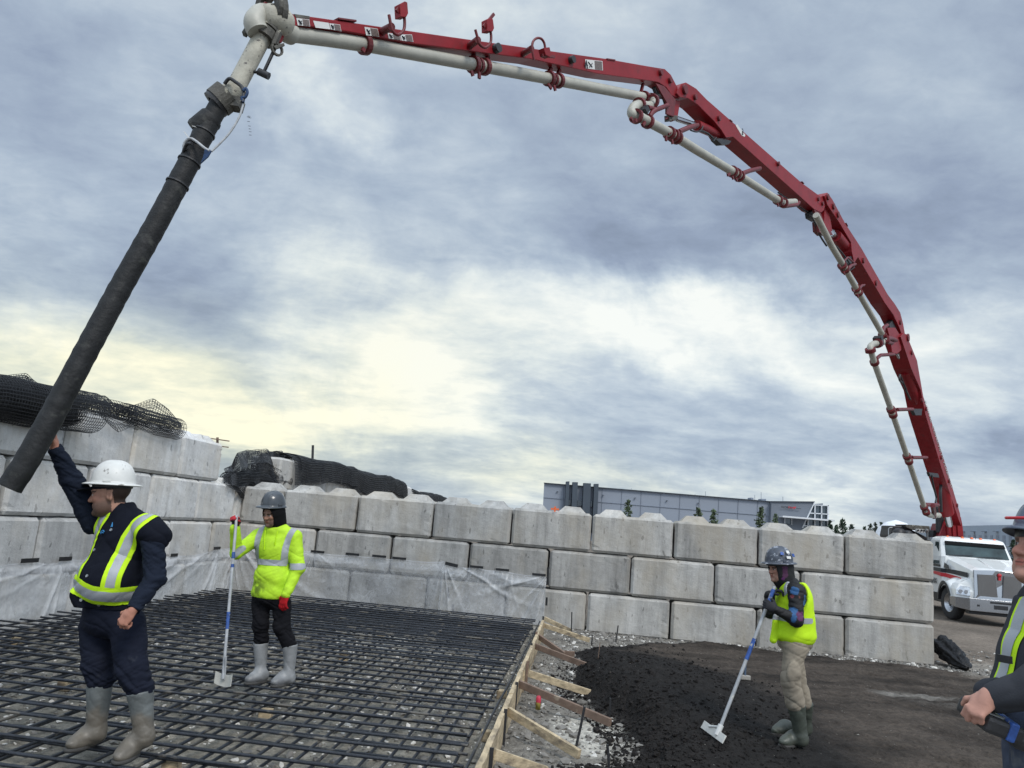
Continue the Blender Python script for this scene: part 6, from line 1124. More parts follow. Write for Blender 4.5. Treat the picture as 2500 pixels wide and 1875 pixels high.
def torso_region(z0, z1): return lambda Pt: np.maximum(z0 - Pt[:, 2], Pt[:, 2] - z1)

# ================= worker 1: white hard hat, lifting the hose
B1_ = G(275, 1835, .1); p1 = None
J = dict(hd=P(271, 1210, 5.40), nk=P(300, 1262, 5.45), sR=P(232, 1275, 5.50), eR=P(175, 1170, 5.38), wR=P(133, 1092, 5.24), sL=P(372, 1296, 5.30), eL=P(378, 1412, 5.24), wL=P(324, 1490, 5.06), ch=P(300, 1330, 5.43), be=P(268, 1425, 5.38), pv=P(272, 1490, 5.45),
         hR=P(238, 1520, 5.52), hL=P(314, 1515, 5.38), kR=P(238, 1622, 5.47), kL=P(322, 1638, 5.32), tR=P(246, 1672, 5.46), tL=P(337, 1692, 5.32), aR=P(234, 1790, 5.46), aL=P(352, 1800, 5.32))
YT = Rz(rad(-32)); RH = Rz(rad(-78)) @ Rx(rad(10)); HS = 1.20; PBOX = (np.array([-3.3, 4.7, -.02]), np.array([-1.7, 6.0, 2.55]))
armp = lambda g=0.: [cap(J['sR'], J['eR'], .070 + g, .060 + g), cap(J['eR'], J['wR'], .056 + g, .034 + g), cap(J['sL'], J['eL'], .072 + g, .062 + g), cap(J['eL'], J['wL'], .055 + g, .036 + g)]
body = head(J['hd'], RH, HS, 1.25) + [cap(J['hd'] + np.array([.04, .02, -.08]), J['nk'] - EZ * .03, .068, .080, .03)] + armp(-.014) + [ell(J['ch'], (.17, .12, .20), YT, .05), ell(J['be'], (.17, .14, .17), YT, .08), ell(J['pv'], (.15, .12, .12), YT, .06), cap(J['hR'], J['kR'], .09, .07), cap(J['kR'], J['tR'], .06, .055), cap(J['tR'], J['aR'], .055, .04), cap(J['hL'], J['kL'], .09, .07), cap(J['kL'], J['tL'], .06, .055), cap(J['tL'], J['aL'], .055, .04)]
body += hand(J['wR'], (-.15, -.08, 1), (-.80, -.55, .1), (.5, -.8, .3), (30, 45, 30), 1.0, tc=.2) + hand(J['wL'], (-.50, -.15, -.85), (.25, .9, -.1), (-.8, -.3, 0), (55, 75, 45), 1.02, tc=.9)
root = None
V, F = sdf_mesh(body, *PBOX, .0048); V = relax(V, F, 1); SK1 = (.40, .215, .15); c1 = headcol(V, J['hd'], RH, HS, SK1, .80, True, (.035, .025, .02)); c1[np.linalg.norm(V - J['hd'], axis=1) > .25] = np.array(SK1) * np.array([1.08, .92, .9])
W1 = npmesh('person', V, F, M['skin'], None, B1_, col=c1); W1.location = B1_; tag(W1, 'stout worker in white hard hat and navy jacket, one arm raised to hold the hose', 'person'); root = W1
tors = [ell(J['ch'], (.215, .165, .23), YT, .05), ell(J['ch'] + np.array([.03, .02, .09]), (.22, .12, .12), YT, .06), ell(J['be'] + np.array([0, 0, .03]), (.225, .20, .19), YT, .08), ell(J['pv'] + EZ * .02, (.215, .18, .11), YT, .05), cap(J['sR'] - (J['sR'] - J['nk']) * .2, J['nk'], .075, .085, .06), cap(J['sL'], J['nk'], .076, .085, .06)]
hemz = P(250, 1488, 5.3)[2]
slv, *_ = garment('sleeve_shirt', [cap(J['sR'], J['eR'], .088, .068, .03), cap(J['eR'], J['wR'], .066, .044, .03), cap(J['sL'], J['eL'], .078, .068, .04), cap(J['eL'], J['wL'], .064, .046, .03), ell(J['ch'], (.20, .14, .2), YT, .06), half(J['wR'], unit(J['wR'] - J['eR']), .003), half(J['wL'], unit(J['wL'] - J['eL']), .003)], M['navy2'], root, .007, .008, 11, 4, st=(1, 1, 1.3))
jk, V1, F1, N1 = garment('jacket', tors + [cap(J['nk'] + np.array([-.01, 0, -.02]), J['nk'] + np.array([-.02, 0, .045]), .098, .088, .03), cap(J['nk'] + np.array([-.02, 0, .02]), J['nk'] + np.array([-.03, 0, .12]), .073, .073, .006, -1), cap(J['sL'] + np.array([-.02, 0, .0]), J['sL'] + np.array([.035, 0, -.035]), .10, .092, .03), cap(P(190, 1452, 5.3), P(205, 1478, 5.3), .05, .055, .03), half([0, 0, hemz], (0, 0, -1), .006)], M['navy'], root, .007, .008, 6, 1, st=(1, 1, .8))
def px2(*l): return [(P(x, y, 5.22)[0], P(x, y, 5.22)[2]) for x, y in l]
Za = lambda *l: px2(*[(130 + u / 4.147, 1100 + v / 4.147) for u, v in l])
frontf = lambda Pt: (Pt - J['ch']) @ (YT @ np.array([0, 1., 0])) - .10
s1 = Za((935, 640), (820, 760), (735, 900), (655, 1110), (590, 1400)); s2 = Za((410, 640), (330, 790), (275, 930), (235, 1110), (185, 1330))
bp_ = Za((190, 1355), (330, 1420), (420, 1455), (600, 1480), (800, 1475), (1040, 1440)); wl = .058
for pts, w_ in ((s1, .052), (s2, .045)): patch('hi_vis_brace', V1, F1, N1, strapf(pts, w_, frontf), .004, M['hiv'], root); patch('reflective_strip', V1, F1, N1, strapf(pts, w_ * .50, frontf), .0065, M['refl'], root)
beltf = strapf(bp_, wl); patch('hi_vis_belt', V1, F1, N1, beltf, .0075, M['hiv'], root); patch('reflective_strip', V1, F1, N1, strapf(bp_, wl * .52), .0105, M['refl'], root)
patch('hi_vis_brace', V1, F1, N1, lambda Pt: np.maximum(strapf(s1, .052)(Pt), -frontf(Pt)), .004, M['hiv'], root)
for (u_, v_) in [(480, 740), (590, 803), (417, 1008), (335, 1270), (285, 1518), (460, 1565)]:
    a = P(130 + u_ / 4.147, 1100 + v_ / 4.147, 5.0); d_ = unit(a - CC); k_ = np.argmin(np.linalg.norm(np.cross(V1 - CC, d_), axis=1) + .3 * (np.linalg.norm(V1 - CC, axis=1) - 5)); MB().ring(V1[k_] + N1[k_] * .003, N1[k_], 0, .010, .006, n=12).build('snap_button', M['steel'], root, B1_)
def nearpt(V, N_, u, v, Yg): a = P(u, v, Yg); d_ = unit(a - CC); k_ = np.argmin(np.linalg.norm(np.cross(V - CC, d_), axis=1) * 4 + (np.linalg.norm(V - CC, axis=1) - Yg)); return V[k_], N_[k_]
q, nn = nearpt(V1, N1, 130 + 505 / 4.147, 1100 + 825 / 4.147, 5.1)
lg = MB(); M['emb'] = cloth('blue_embroidery', (.05, .22, .45)); rt = unit(np.cross(nn, EZ)) * -1; upv = unit(np.cross(nn, rt)); upv = upv if upv[2] > 0 else -upv
lg.tube([q + nn * .006 + rt * .02 * math.cos(a) + upv * .012 * math.sin(a) for a in np.linspace(.3, 3.6, 12)], .0035, 6); lg.tube([q + nn * .006 + rt * .014 * math.cos(a) + upv * (.008 * math.sin(a) - .008) for a in np.linspace(.3, 3.6, 12)], .003, 6); lg.build('chest_logo', M['emb'], root, B1_)
lg = MB(); q2 = q + rt * .085 + upv * .04 * 1; lg.prism([q2 + nn * .004, q2 + nn * .004 + rt * .02 + upv * .004, q2 + nn * .004 + rt * .004 + upv * .032], nn * .004); lg.build('chest_logo', M['emb'], root, B1_)
tr1, Vt, Ft, Nt = garment('trousers', [ell(J['pv'] + EZ * .02, (.195, .165, .12), YT, .06), ell(J['pv'] - EZ * .06, (.195, .15, .12), YT, .05), cap(J['hR'] - EZ * .02, J['kR'], .112, .098, .04), cap(J['kR'], J['tR'] + EZ * .035, .096, .088, .03), cap(J['hL'] - EZ * .02, J['kL'], .112, .098, .04), cap(J['kL'], J['tL'] + EZ * .035, .096, .088, .03)], M['jean'], root, .007, .008, 7, 9, st=(1, 1, 1.6), mask=lambda V: .6 + 1.2 * np.exp(-((V[:, 2] - J['tR'][2] - .05) / .12) ** 2))
def bootcol(z0, z1, up, mud):
    def f(V): n_ = vnoise(V, 9, 4, 3); k_ = 1 / (1 + np.exp((V[:, 2] - z0 - n_ * .09) / .012)); c_ = np.array(up) * (1 + .25 * vnoise(V, 12, 9, 2))[:, None]; return c_ * (1 - k_[:, None]) + np.array(mud) * (1 + .2 * n_)[:, None] * k_[:, None]
    return f
bc = bootcol(.33, 0, (.115, .125, .122), (.125, .110, .088)); M['soleb'] = mat('boot_sole', (.05, .048, .045), .8, bump=.3)
rubber_boot(0, G(252, 1808, .1), G(168, 1836, .1), J['aR'], P(244, 1670, 5.46), .056, .081, .098, M['bootg'], root, bc, M['soleb'])
rubber_boot(1, G(385, 1812, .1), G(304, 1856, .1), J['aL'], P(342, 1688, 5.32), .056, .081, .098, M['bootg'], root, bc, M['soleb'])
hc = J['hd'] + RH @ np.array([0, .012, .085]) * HS; hz = Rz(rad(-78)) @ Rx(rad(0)); hat1 = hard_hat(P(276, 1181, 5.40), Rz(rad(-78)) @ Rx(rad(2)), M['hatw'], root, .122, .140, .150, .045, .0)
cpz = J['hd'] + EZ * .055; Rc = Rz(rad(-78)) @ Rx(rad(6)); cpr = [ell(cpz, (.094, .120, .075), Rc, .01), half(cpz + Rc @ np.array([0, 0, -.012]), Rc @ np.array([0, 0, -1.]), .003), half(cpz + Rc @ np.array([0, 0, .05]), Rc @ np.array([0, 0, 1.]), .003), ell(cpz + Rc @ np.array([0, -.135, -.004]), (.075, .090, .010), Rc @ Rx(rad(7)), .012)]
garment('baseball_cap', cpr, M['navy'], root, .006, 0)
mb = MB(); mb.tube([cpz + Rc @ (np.array([.0 + .022 * math.cos(a), -.118, .028 + .013 * math.sin(a)])) for a in np.linspace(0, 6.28, 16)], .003, 6); mb.build('cap_badge', M['decal_w'], root, B1_)

# ================= worker 2: yellow hoodie, standing with a pole
B2_ = G(662, 1668, .1); PBOX = (B2_ + np.array([-.75, -.75, -.12]), B2_ + np.array([.55, .6, 2.0])); Y2 = B2_[1]
J = dict(hd=P(667, 1256, Y2 - .03), nk=P(675, 1292, Y2 + .03), sR=P(631, 1311, Y2 + .06), eR=P(577, 1350, Y2 - .08), wR=P(574, 1287, Y2 - .18), sL=P(719, 1312, Y2), eL=P(727, 1388, Y2 - .03), wL=P(699, 1450, Y2 - .14), ch=P(672, 1340, Y2 + .04), pv=P(660, 1455, Y2 + .02), hR=P(638, 1475, Y2 + .04), hL=P(688, 1475, Y2), kR=P(636, 1525, Y2 - .02), kL=P(688, 1530, Y2 - .04), tR=P(637, 1568, Y2 + .0), tL=P(705, 1580, Y2 - .03), aR=P(636, 1650, Y2), aL=P(706, 1655, Y2 - .03))
YT = Rz(rad(-14)); RH = Rz(rad(-26)) @ Rx(rad(16)); HS = 1.0; SK2 = (.27, .155, .105)
HR = hand(J['wR'], (-.02, -.05, 1), (-.25, -.95, .0), (.9, .1, .3), (70, 80, 55), .95, tc=1.1); HL = hand(J['wL'], (-.20, -.10, -1), (.35, .9, 0), (-.85, -.1, 0), (22, 28, 20), .95)
body = head(J['hd'], RH, HS) + [cap(J['hd'] + np.array([.02, .02, -.06]), J['nk'] - EZ * .03, .052, .06, .03), cap(J['sR'], J['eR'], .05, .042), cap(J['eR'], J['wR'], .04, .028), cap(J['sL'], J['eL'], .05, .042), cap(J['eL'], J['wL'], .04, .028), ell(J['ch'], (.16, .10, .19), YT, .05), ell(J['pv'] + EZ * .12, (.14, .10, .18), YT, .05), ell(J['pv'], (.14, .10, .1), YT, .05), cap(J['hR'], J['kR'], .075, .058), cap(J['kR'], J['tR'], .05, .045), cap(J['tR'], J['aR'], .045, .034), cap(J['hL'], J['kL'], .075, .058), cap(J['kL'], J['tL'], .05, .045), cap(J['tL'], J['aL'], .045, .034)] + HR + HL
V, F = sdf_mesh(body, *PBOX, .0055); c2 = headcol(V, J['hd'], RH, HS, SK2, .6, True); c2[np.linalg.norm(V - J['hd'], axis=1) > .2] = SK2
W2 = npmesh('person', V, F, M['skin'], None, B2_, col=c2); W2.location = B2_; root = W2; tag(W2, 'worker in bright yellow hoodie, dark hard hat over a black hood and pale grey boots', 'person')
gcol = lambda V: np.where((vnoise(V, 30, 2, 2)[:, None] > -.1) & (V[:, 1:2] < J['wR'][1] - .0) & (V[:, 2:3] > J['wR'][2] + .03), np.array([.45, .02, .03]), np.array([.014, .014, .016]))
rr_ = .0025
garment('glove', hand(J['wR'], (-.02, -.05, 1), (-.25, -.95, .0), (.9, .1, .3), (70, 80, 55), .95, tc=1.1, rr=rr_), M['paint'], root, .0055, 0, col=gcol, box=(J['wR'] - .16, J['wR'] + .2))
garment('glove', hand(J['wL'], (-.20, -.10, -1), (.35, .9, 0), (-.85, -.1, 0), (22, 28, 20), .95, rr=rr_), M['glove_r'], root, .0055, 0, box=(J['wL'] - .25, J['wL'] + .12))
hemz = P(650, 1459, Y2)[2]
hd_, V1, F1, N1 = garment('hoodie', [ell(J['ch'] + EZ * .0, (.195, .145, .20), YT, .05), ell(J['pv'] + EZ * .17, (.190, .145, .18), YT, .07), ell(J['pv'] + EZ * .03, (.195, .15, .12), YT, .05), cap(J['sR'], J['nk'], .068, .075, .05), cap(J['sL'], J['nk'], .068, .075, .05), cap(J['sR'], J['eR'], .072, .062, .03), cap(J['eR'], J['wR'] - EZ * .01, .060, .044, .02), cap(J['sL'], J['eL'], .074, .064, .03), cap(J['eL'], J['wL'], .062, .046, .03), ell(J['nk'] + np.array([.0, .0, -.01]), (.115, .105, .05), YT, .04), cap(J['nk'] + EZ * .0, J['nk'] + EZ * .2, .074, .074, .01, -1),
    half([0, 0, hemz], (0, 0, -1), .006), half(J['wR'] - EZ * .0, (0, 0, 1), .003) if False else half(J['wL'] - (J['wL'] - J['eL']) * .02, unit(J['wL'] - J['eL']) * .0 + np.array([0, 0, -1.]), .003) if False else cap([0, 0, -9], [0, 0, -9.1], .01, .01)], M['paint'], root, .0065, .0055, 4.5, 3, st=(1, 1, 1.2),
    col=lambda V: np.array([.44, .70, .02]) * (1 - .75 * (np.clip(vnoise(V, 22, 6, 4) * 2.6 + .45, 0, 1) * np.exp(-((V[:, 0] - P(633, 1430, Y2)[0]) / .11) ** 2 - ((V[:, 2] - P(633, 1435, Y2)[2]) / .09) ** 2) * (V[:, 1] < Y2)))[:, None] * (1 + .05 * vnoise(V, 5, 8, 3))[:, None])
z2 = lambda *l: [(P(530 + u / 5.352, 1180 + v / 5.352, Y2 - .12)[0], P(530 + u / 5.352, 1180 + v / 5.352, Y2 - .12)[2]) for u, v in l]
fr2 = lambda Pt: (Pt[:, 1] - (Y2 + .10)); bodyonly = lambda Pt: np.abs(Pt[:, 0] - P(655, 1400, Y2)[0]) - .212
for pts in (z2((550, 560), (505, 700), (475, 900), (465, 1050)), z2((970, 600), (915, 720), (880, 850), (855, 1030))): patch('reflective_strip', V1, F1, N1, strapf(pts, .030, fr2), .003, M['refl'], root)
patch('reflective_strip', V1, F1, N1, lambda Pt: np.maximum(strapf(z2((400, 1025), (520, 1028), (920, 1050)), .028)(Pt), Pt[:, 0] - P(701, 1390, Y2)[0]), .0035, M['refl'], root)
patch('reflective_strip', V1, F1, N1, strapf(z2((940, 1092), (1090, 1092)), .030), .0035, M['refl'], root); patch('reflective_strip', V1, F1, N1, strapf(z2((240, 935), (325, 850)), .026), .003, M['refl'], root)
for a, b in (((642, 600), (622, 820)), ((800, 620), (757, 770))):
    q0, n0 = nearpt(V1, N1, 530 + a[0] / 5.352, 1180 + a[1] / 5.352, Y2 - .1); q1, n1_ = nearpt(V1, N1, 530 + b[0] / 5.352, 1180 + b[1] / 5.352, Y2 - .1); MB().tube([q0 + n0 * .006, (q0 + q1) / 2 + n0 * .016, q1 + n1_ * .008], .004, 6).tube([q1 + n1_ * .008, q1 + n1_ * .008 - EZ * .03], .007, 6).build('drawstring', M['hiv_d'], root, B2_)
def hood(RHd, HSd, jd, extra=0., col=None, m_=None):
    T = lambda x, y, z: jd + RHd @ (np.array([x, y, z]) * HSd)
    return [ell(T(0, .012, .01), (.100 + extra, .118 + extra, .135), RHd, .03), ell(T(0, .03, -.085), (.085 + extra, .085, .07), RHd, .05), cap(T(0, .02, -.06), T(0, .05, -.15) - EZ * .0, .082, .085, .04), ell(T(0, -.125, -.014), (.066, .120, .100), RHd, .012, -1), ell(T(0, -.02, .0), (.072, .090, .108), RHd, .01, -1), half(T(0, 0, .085), RHd @ np.array([0, 0, 1.]), .004)]
garment('hood', hood(RH, HS, J['hd']), M['blk'], root, .006, .004, 12, 5)
garment('trousers', [ell(J['pv'], (.175, .135, .12), YT, .05), cap(J['hR'], J['kR'], .088, .076, .04), cap(J['kR'], J['tR'] + EZ * .03, .073, .070, .03), cap(J['hL'], J['kL'], .088, .076, .04), cap(J['kL'], J['tL'] + EZ * .03, .073, .070, .03)], M['blk2'], root, .0075, .009, 8, 5, st=(1, 1, 1.6))
bc = bootcol(.15, 0, (.215, .22, .222), (.12, .122, .125))
rubber_boot(0, G(649, 1664, .1), G(598, 1672, .1), J['aR'], P(637, 1570, Y2), .046, .070, .098, M['bootg'], root, bc, M['soleb']); rubber_boot(1, G(725, 1664, .1), G(667, 1678, .1), J['aL'], P(708, 1574, Y2 - .03), .046, .070, .098, M['bootg'], root, bc, M['soleb'])
hard_hat(P(667, 1235, Y2 - .02), Rz(rad(-30)) @ Rx(rad(6)) @ Ry(rad(2)), M['hatd'], root, .108, .128, .135, .008, .045)
# placing rake: pole with painted bands and a bent blade
def pole_tool(name, ptop, pbot, r, bands, label, cat, m_):
    ptop, pbot = np.array(ptop), np.array(pbot); root = thing(name, pbot, label, cat); ax = pbot - ptop; off = pbot; MB().tube([ptop + ax * q for q in np.linspace(0, .985, 14)], r, 14).build('handle', m_, root, off)
    for a, b in bands: MB().tube([ptop + ax * a, ptop + ax * b], r + .0016, 14, cap=False).build('painted_band', M['blue'], root, off)
    return root, unit(ax)
M['alu'] = mat('cement_stained_pole', (.36, .37, .38), .5, metal=.15, var=.25, vs=9, bump=.2, spot=((.55, .54, .50), 8, .58, .08))
pt_ = P(578, 1258, J['wR'][1] - .045); pb_ = P(542, 1676, 7.2); pb_[2] = max(pb_[2], .105)
rk, ax_ = pole_tool('placing_rake', pt_, pb_ + EZ * .04, .0135, [(.235, .275), (.60, .70), (.31, .33)], 'grey pole rake with blue bands held by the worker in the yellow hoodie', 'rake', M['alu'])
c_ = pb_; X_ = np.array([.9, -.4, 0]); X_ = unit(X_); Yn = np.array([.4, .9, 0]); n = 10; vs = []
for k in range(n):
    u_ = -1 + 2 * k / (n - 1)
    for z in (.0, .10): vs.append(c_ + X_ * u_ * .095 + unit(Yn) * (.022 * (1 - u_ * u_)) + EZ * (z - .005 + .02 * u_ * u_))
bl = MB(); bl.add(vs, [(2 * k, 2 * k + 1, 2 * k + 3, 2 * k + 2) for k in range(n - 1)]); blo = bl.build('blade', mat('cement_coated_blade', (.50, .49, .44), .7, bump=.4), rk, rk.location[:]); md = blo.modifiers.new('s', 'SOLIDIFY'); md.thickness = .006; md.offset = 0
MB().tube([c_ + EZ * .05 + Yn * .02, c_ + EZ * .20 + unit(pt_ - pb_) * .05], .010, 8).build('socket', M['alu'], rk, rk.location[:])

# ================= worker 3: khaki trousers, leaning on a squeegee
B3_ = GG(1938, 1826, .0); Y3 = B3_[1] + .04; PBOX = (B3_ + np.array([-.6, -.6, -.12]), B3_ + np.array([.5, .7, 2.0]))
J = dict(hd=P(1904, 1390, Y3), nk=P(1922, 1424, Y3 + .02), sL=P(1944, 1444, Y3 - .14), eL=P(1944, 1512, Y3 - .20), wL=P(1895, 1490, Y3 - .22), sR=P(1918, 1444, Y3 + .18), eR=P(1878, 1494, Y3 + .10), wR=P(1878, 1452, Y3 + .0), ch=P(1938, 1468, Y3 + .02), pv=P(1940, 1568, Y3 + .02), hL=P(1940, 1585, Y3 - .06), hR=P(1935, 1582, Y3 + .12), kL=P(1930, 1658, Y3 - .09), kR=P(1945, 1655, Y3 + .12), tL=P(1941, 1715, Y3 - .06), tR=P(1962, 1712, Y3 + .14), aL=P(1957, 1805, Y3 - .04), aR=P(1966, 1780, Y3 + .22))
YT = Rz(rad(-76)); RH = Rz(rad(-74)) @ Rx(rad(8)); HS = .98; SK3 = (.36, .20, .145); fL = (-1, .1, .55); pL = (.35, .9, -.2); fR = (.80, -.3, .55); pR = (.3, -.2, -.9)
HL = lambda rr=0.: hand(J['wL'], fL, pL, (.3, -.2, 1), (50, 60, 40), .95, tc=.8, rr=rr); HRr = lambda rr=0.: hand(J['wR'], fR, pR, (.2, -.9, .1), (40, 55, 40), .95, tc=.6, rr=rr)
body = head(J['hd'], RH, HS) + [cap(J['hd'] + np.array([.03, .0, -.06]), J['nk'] - EZ * .03, .052, .06, .03), cap(J['sL'], J['eL'], .05, .042), cap(J['eL'], J['wL'], .03, .024), cap(J['sR'], J['eR'], .05, .04), cap(J['eR'], J['wR'], .03, .024), ell(J['ch'], (.15, .095, .19), YT, .05), ell(J['pv'] + EZ * .1, (.13, .09, .18), YT, .05), ell(J['pv'], (.13, .10, .1), YT, .05), cap(J['hR'], J['kR'], .075, .056), cap(J['kR'], J['tR'], .05, .045), cap(J['tR'], J['aR'], .045, .034), cap(J['hL'], J['kL'], .075, .056), cap(J['kL'], J['tL'], .05, .045), cap(J['tL'], J['aL'], .045, .034)] + HL() + HRr()
V, F = sdf_mesh(body, *PBOX, .0055); c3 = headcol(V, J['hd'], RH, HS, SK3, .15, True); c3[np.linalg.norm(V - J['hd'], axis=1) > .2] = SK3
W3 = npmesh('person', V, F, M['skin'], None, B3_, col=c3); W3.location = B3_; root = W3; tag(W3, 'worker in khaki trousers and yellow vest leaning both gloved hands on a squeegee pole', 'person')
garment('glove', HL(.0025), M['glove_g'], root, .0055, 0, box=(J['wL'] - .2, J['wL'] + .18)); garment('glove', HRr(.0025), M['glove_g'], root, .0055, 0, box=(J['wR'] - .2, J['wR'] + .2))
def pat(V):
    C_ = np.tile(np.array([.006, .006, .007]), (len(V), 1)); n_ = vnoise(V, 26, 3, 3) * .05
    for (u_, v_, ru, rv, c_) in [(750, 715, 52, 50, (.020, .085, .21)), (895, 880, 30, 75, (.020, .085, .21)), (715, 990, 50, 45, (.020, .085, .21)), (790, 1070, 50, 60, (.085, .018, .075)), (690, 1100, 32, 62, (.020, .085, .21)), (710, 800, 16, 20, (.16, .03, .04)), (793, 810, 14, 18, (.12, .05, .04)), (670, 440, 38, 100, (.06, .014, .05)), (350, 1000, 20, 22, (.03, .15, .3)), (930, 1010, 24, 16, (.13, .03, .03)), (640, 560, 22, 22, (.1, .02, .1))]:
        a = P(1810 + u_ / 5.924, 1320 + v_ / 5.924, Y3 - .15); d_ = np.sqrt(((V[:, 0] - a[0]) / (ru / 5.924 / 262)) ** 2 + ((V[:, 2] - a[2]) / (rv / 5.924 / 262)) ** 2) + n_ * 14; C_[(d_ < 1) & (V[:, 1] < Y3 + .05)] = c_
    return C_
garment('hoodie', [ell(J['ch'], (.175, .125, .20), YT, .05), ell(J['pv'] + EZ * .16, (.16, .125, .18), YT, .07), ell(J['pv'] + EZ * .06, (.15, .125, .10), YT, .05), cap(J['sR'], J['nk'], .066, .07, .05), cap(J['sL'], J['nk'], .066, .07, .05), cap(J['sL'], J['eL'], .072, .062, .03), cap(J['eL'], J['wL'], .060, .038, .03), cap(J['sR'], J['eR'], .066, .058, .03), cap(J['eR'], J['wR'], .056, .040, .03)], M['paint'], root, .0065, .006, 9, 13, st=(1, 1, 1.2), col=pat)
garment('hood', hood(RH, HS, J['hd'], .002), M['paint'], root, .006, .003, 12, 5, col=pat)
hemz = P(1930, 1560, Y3 - .05)[2]
vs_, V1, F1, N1 = garment('vest_lining', [ell(J['ch'], (.190, .150, .215), YT, .05), ell(J['pv'] + EZ * .17, (.180, .170, .19), YT, .08), ell(J['pv'] + EZ * .06, (.182, .185, .10), YT, .06), cap(P(1893, 1505, Y3 - .06), P(1888, 1562, Y3 - .06), .020, .030, .06), cap(J['sL'], J['nk'], .082, .078, .05), cap(J['sR'], J['nk'], .082, .078, .05), half(J['nk'] + EZ * .02, (0, 0, 1), .01), cap(J['sL'] + np.array([.012, -.02, .02]), J['sL'] + np.array([0.02, -.1, -.16]), .10, .085, .004, -1), cap(J['sR'] + np.array([-.01, .02, .02]), J['sR'] + np.array([-.02, .1, -.16]), .10, .085, .004, -1), half([0, 0, hemz - .0], np.array([-.25, 0, -1]), .004)] , M['hiv'], root, .0065, .0045, 5, 17, st=(1, 1, .8)); vs_.name = 'vest'
z3 = lambda *l: [(P(1810 + u / 5.924, 1320 + v / 5.924, Y3 - .15)[0], P(1810 + u / 5.924, 1320 + v / 5.924, Y3 - .15)[2]) for u, v in l]
patch('reflective_strip', V1, F1, N1, strapf(z3((755, 560), (680, 650), (640, 760), (610, 900), (600, 1010))
, .022, lambda Pt: Pt[:, 1] - Y3 + .09), .003, M['refl'], root); patch('reflective_strip', V1, F1, N1, strapf(z3((400, 1110), (560, 1120), (820, 1160), (1010, 1165)), .024), .003, M['refl'], root)
garment('trousers', [ell(J['pv'], (.155, .150, .11), YT, .05), cap(J['hL'], J['kL'], .100, .082, .04), cap(J['kL'], J['tL'] - EZ * .0, .080, .082, .03), cap(J['hR'], J['kR'], .095, .080, .04), cap(J['kR'], J['tR'], .078, .075, .03), ell(P(1937, 1642, Y3 - .165), (.062, .03, .095), None, .015)], M['khaki'], root, .0065, .0065, 6, 25, st=(1, 1, 1.3))
bc = lambda V: np.array([.050, .058, .046]) * (1 + .15 * vnoise(V, 9, 9, 2))[:, None] + np.clip(.22 - V[:, 2:3] + .05 * vnoise(V, 9, 2, 2)[:, None], 0, 1) * np.array([.10, .09, .07])
zf = ground(B3_[None, :2])[0][0] + .0
rubber_boot(0, G(1972, 1820, .02), G(1905, 1830, .02), J['aL'], P(1944, 1722, Y3 - .05), .052, .078, zf - .003, M['bootg'], root, bc, M['soleb']); rubber_boot(1, G(1975, 1792, .02), G(1894, 1801, .02), J['aR'], P(1965, 1716, Y3 + .16), .050, .072, ground(G(1930, 1798, .02)[None, :2])[0][0] - .003, M['bootg'], root, bc, M['soleb'])
ht3 = hard_hat(P(1902, 1373, Y3), Rz(rad(-74)) @ Rx(rad(4)), M['hatn'], root, .112, .132, .135, .028, .006)
RR = Rz(rad(-74)) @ Rx(rad(4))
for (pos, sz, m_) in [((.118, .02, .050), (.004, .045, .024), 'decal_w'), ((.108, .018, .098), (.004, .030, .030), 'decal_w'), ((.105, -.04, .085), (.004, .03, .03), 'blue'), ((.110, .075, .07), (.004, .03, .03), 'blue')]:
    nn_ = unit(np.array([pos[0], pos[1] * .6, pos[2] * .7])); nw = RR @ nn_; uw = unit(np.cross(EZ, nw)); MB().box(P(1902, 1373, Y3) + RR @ np.array(pos), (sz[1], sz[2], .006), uw, np.cross(nw, uw), nw, bev=.001).build('sticker', M[m_], ht3, root.location[:])
s0 = J['wL'] + unit(fL) * .08 + np.array([0, .05, 0]); ptp = P(1891, 1432, Y3 - .12); pbt = GG(1750, 1797, .03)
sq, ax_ = pole_tool('floor_squeegee', ptp, pbt, .0155, [(.02, .12), (.36, .50)], 'blue daubed grey pole with a pale flat blade held by the khaki trousered worker', 'squeegee', M['alu'])
a = GG(1716, 1774, .03); b = GG(1768, 1812, .03); up_ = unit(np.cross(b - a, ax_)); MB().beam(a + EZ * .02, b + EZ * .02, .012, .07, up=unit(EZ + .6 * ax_ * 0 + np.array([.5, .4, 0]))).build('blade', mat('pale_blade', (.55, .54, .50), .6, bump=.3), sq, sq.location[:], bevel=.002)
mb = MB(); mb.tube([pbt - ax_ * .10, pbt + EZ * .01], .024, 10); mb.tube([pbt - ax_ * .08, (a * .3 + b * .7) + EZ * .04], .010, 8); mb.tube([pbt - ax_ * .08, (a * .7 + b * .3) + EZ * .04], .010, 8); mb.build('socket', M['decal_w'], sq, sq.location[:])
# hammer standing behind him
hb = GG(1819, 1661, .0); hm = thing('sledge_hammer', hb, 'sledge hammer standing on its head behind the squeegee pole', 'hammer'); MB().box(hb + EZ * .035, (.13, .06, .055), bev=.012).build('hammer_head', mat('dusty_steel', (.30, .28, .25), .7, bump=.3), hm, hm.location[:]); MB().tube([hb + EZ * .05, P(1819, 1606, hb[1] + .02)], [.013, .018], 10).build('handle', mat('blue_grey_handle', (.06, .09, .14), .6), hm, hm.location[:])

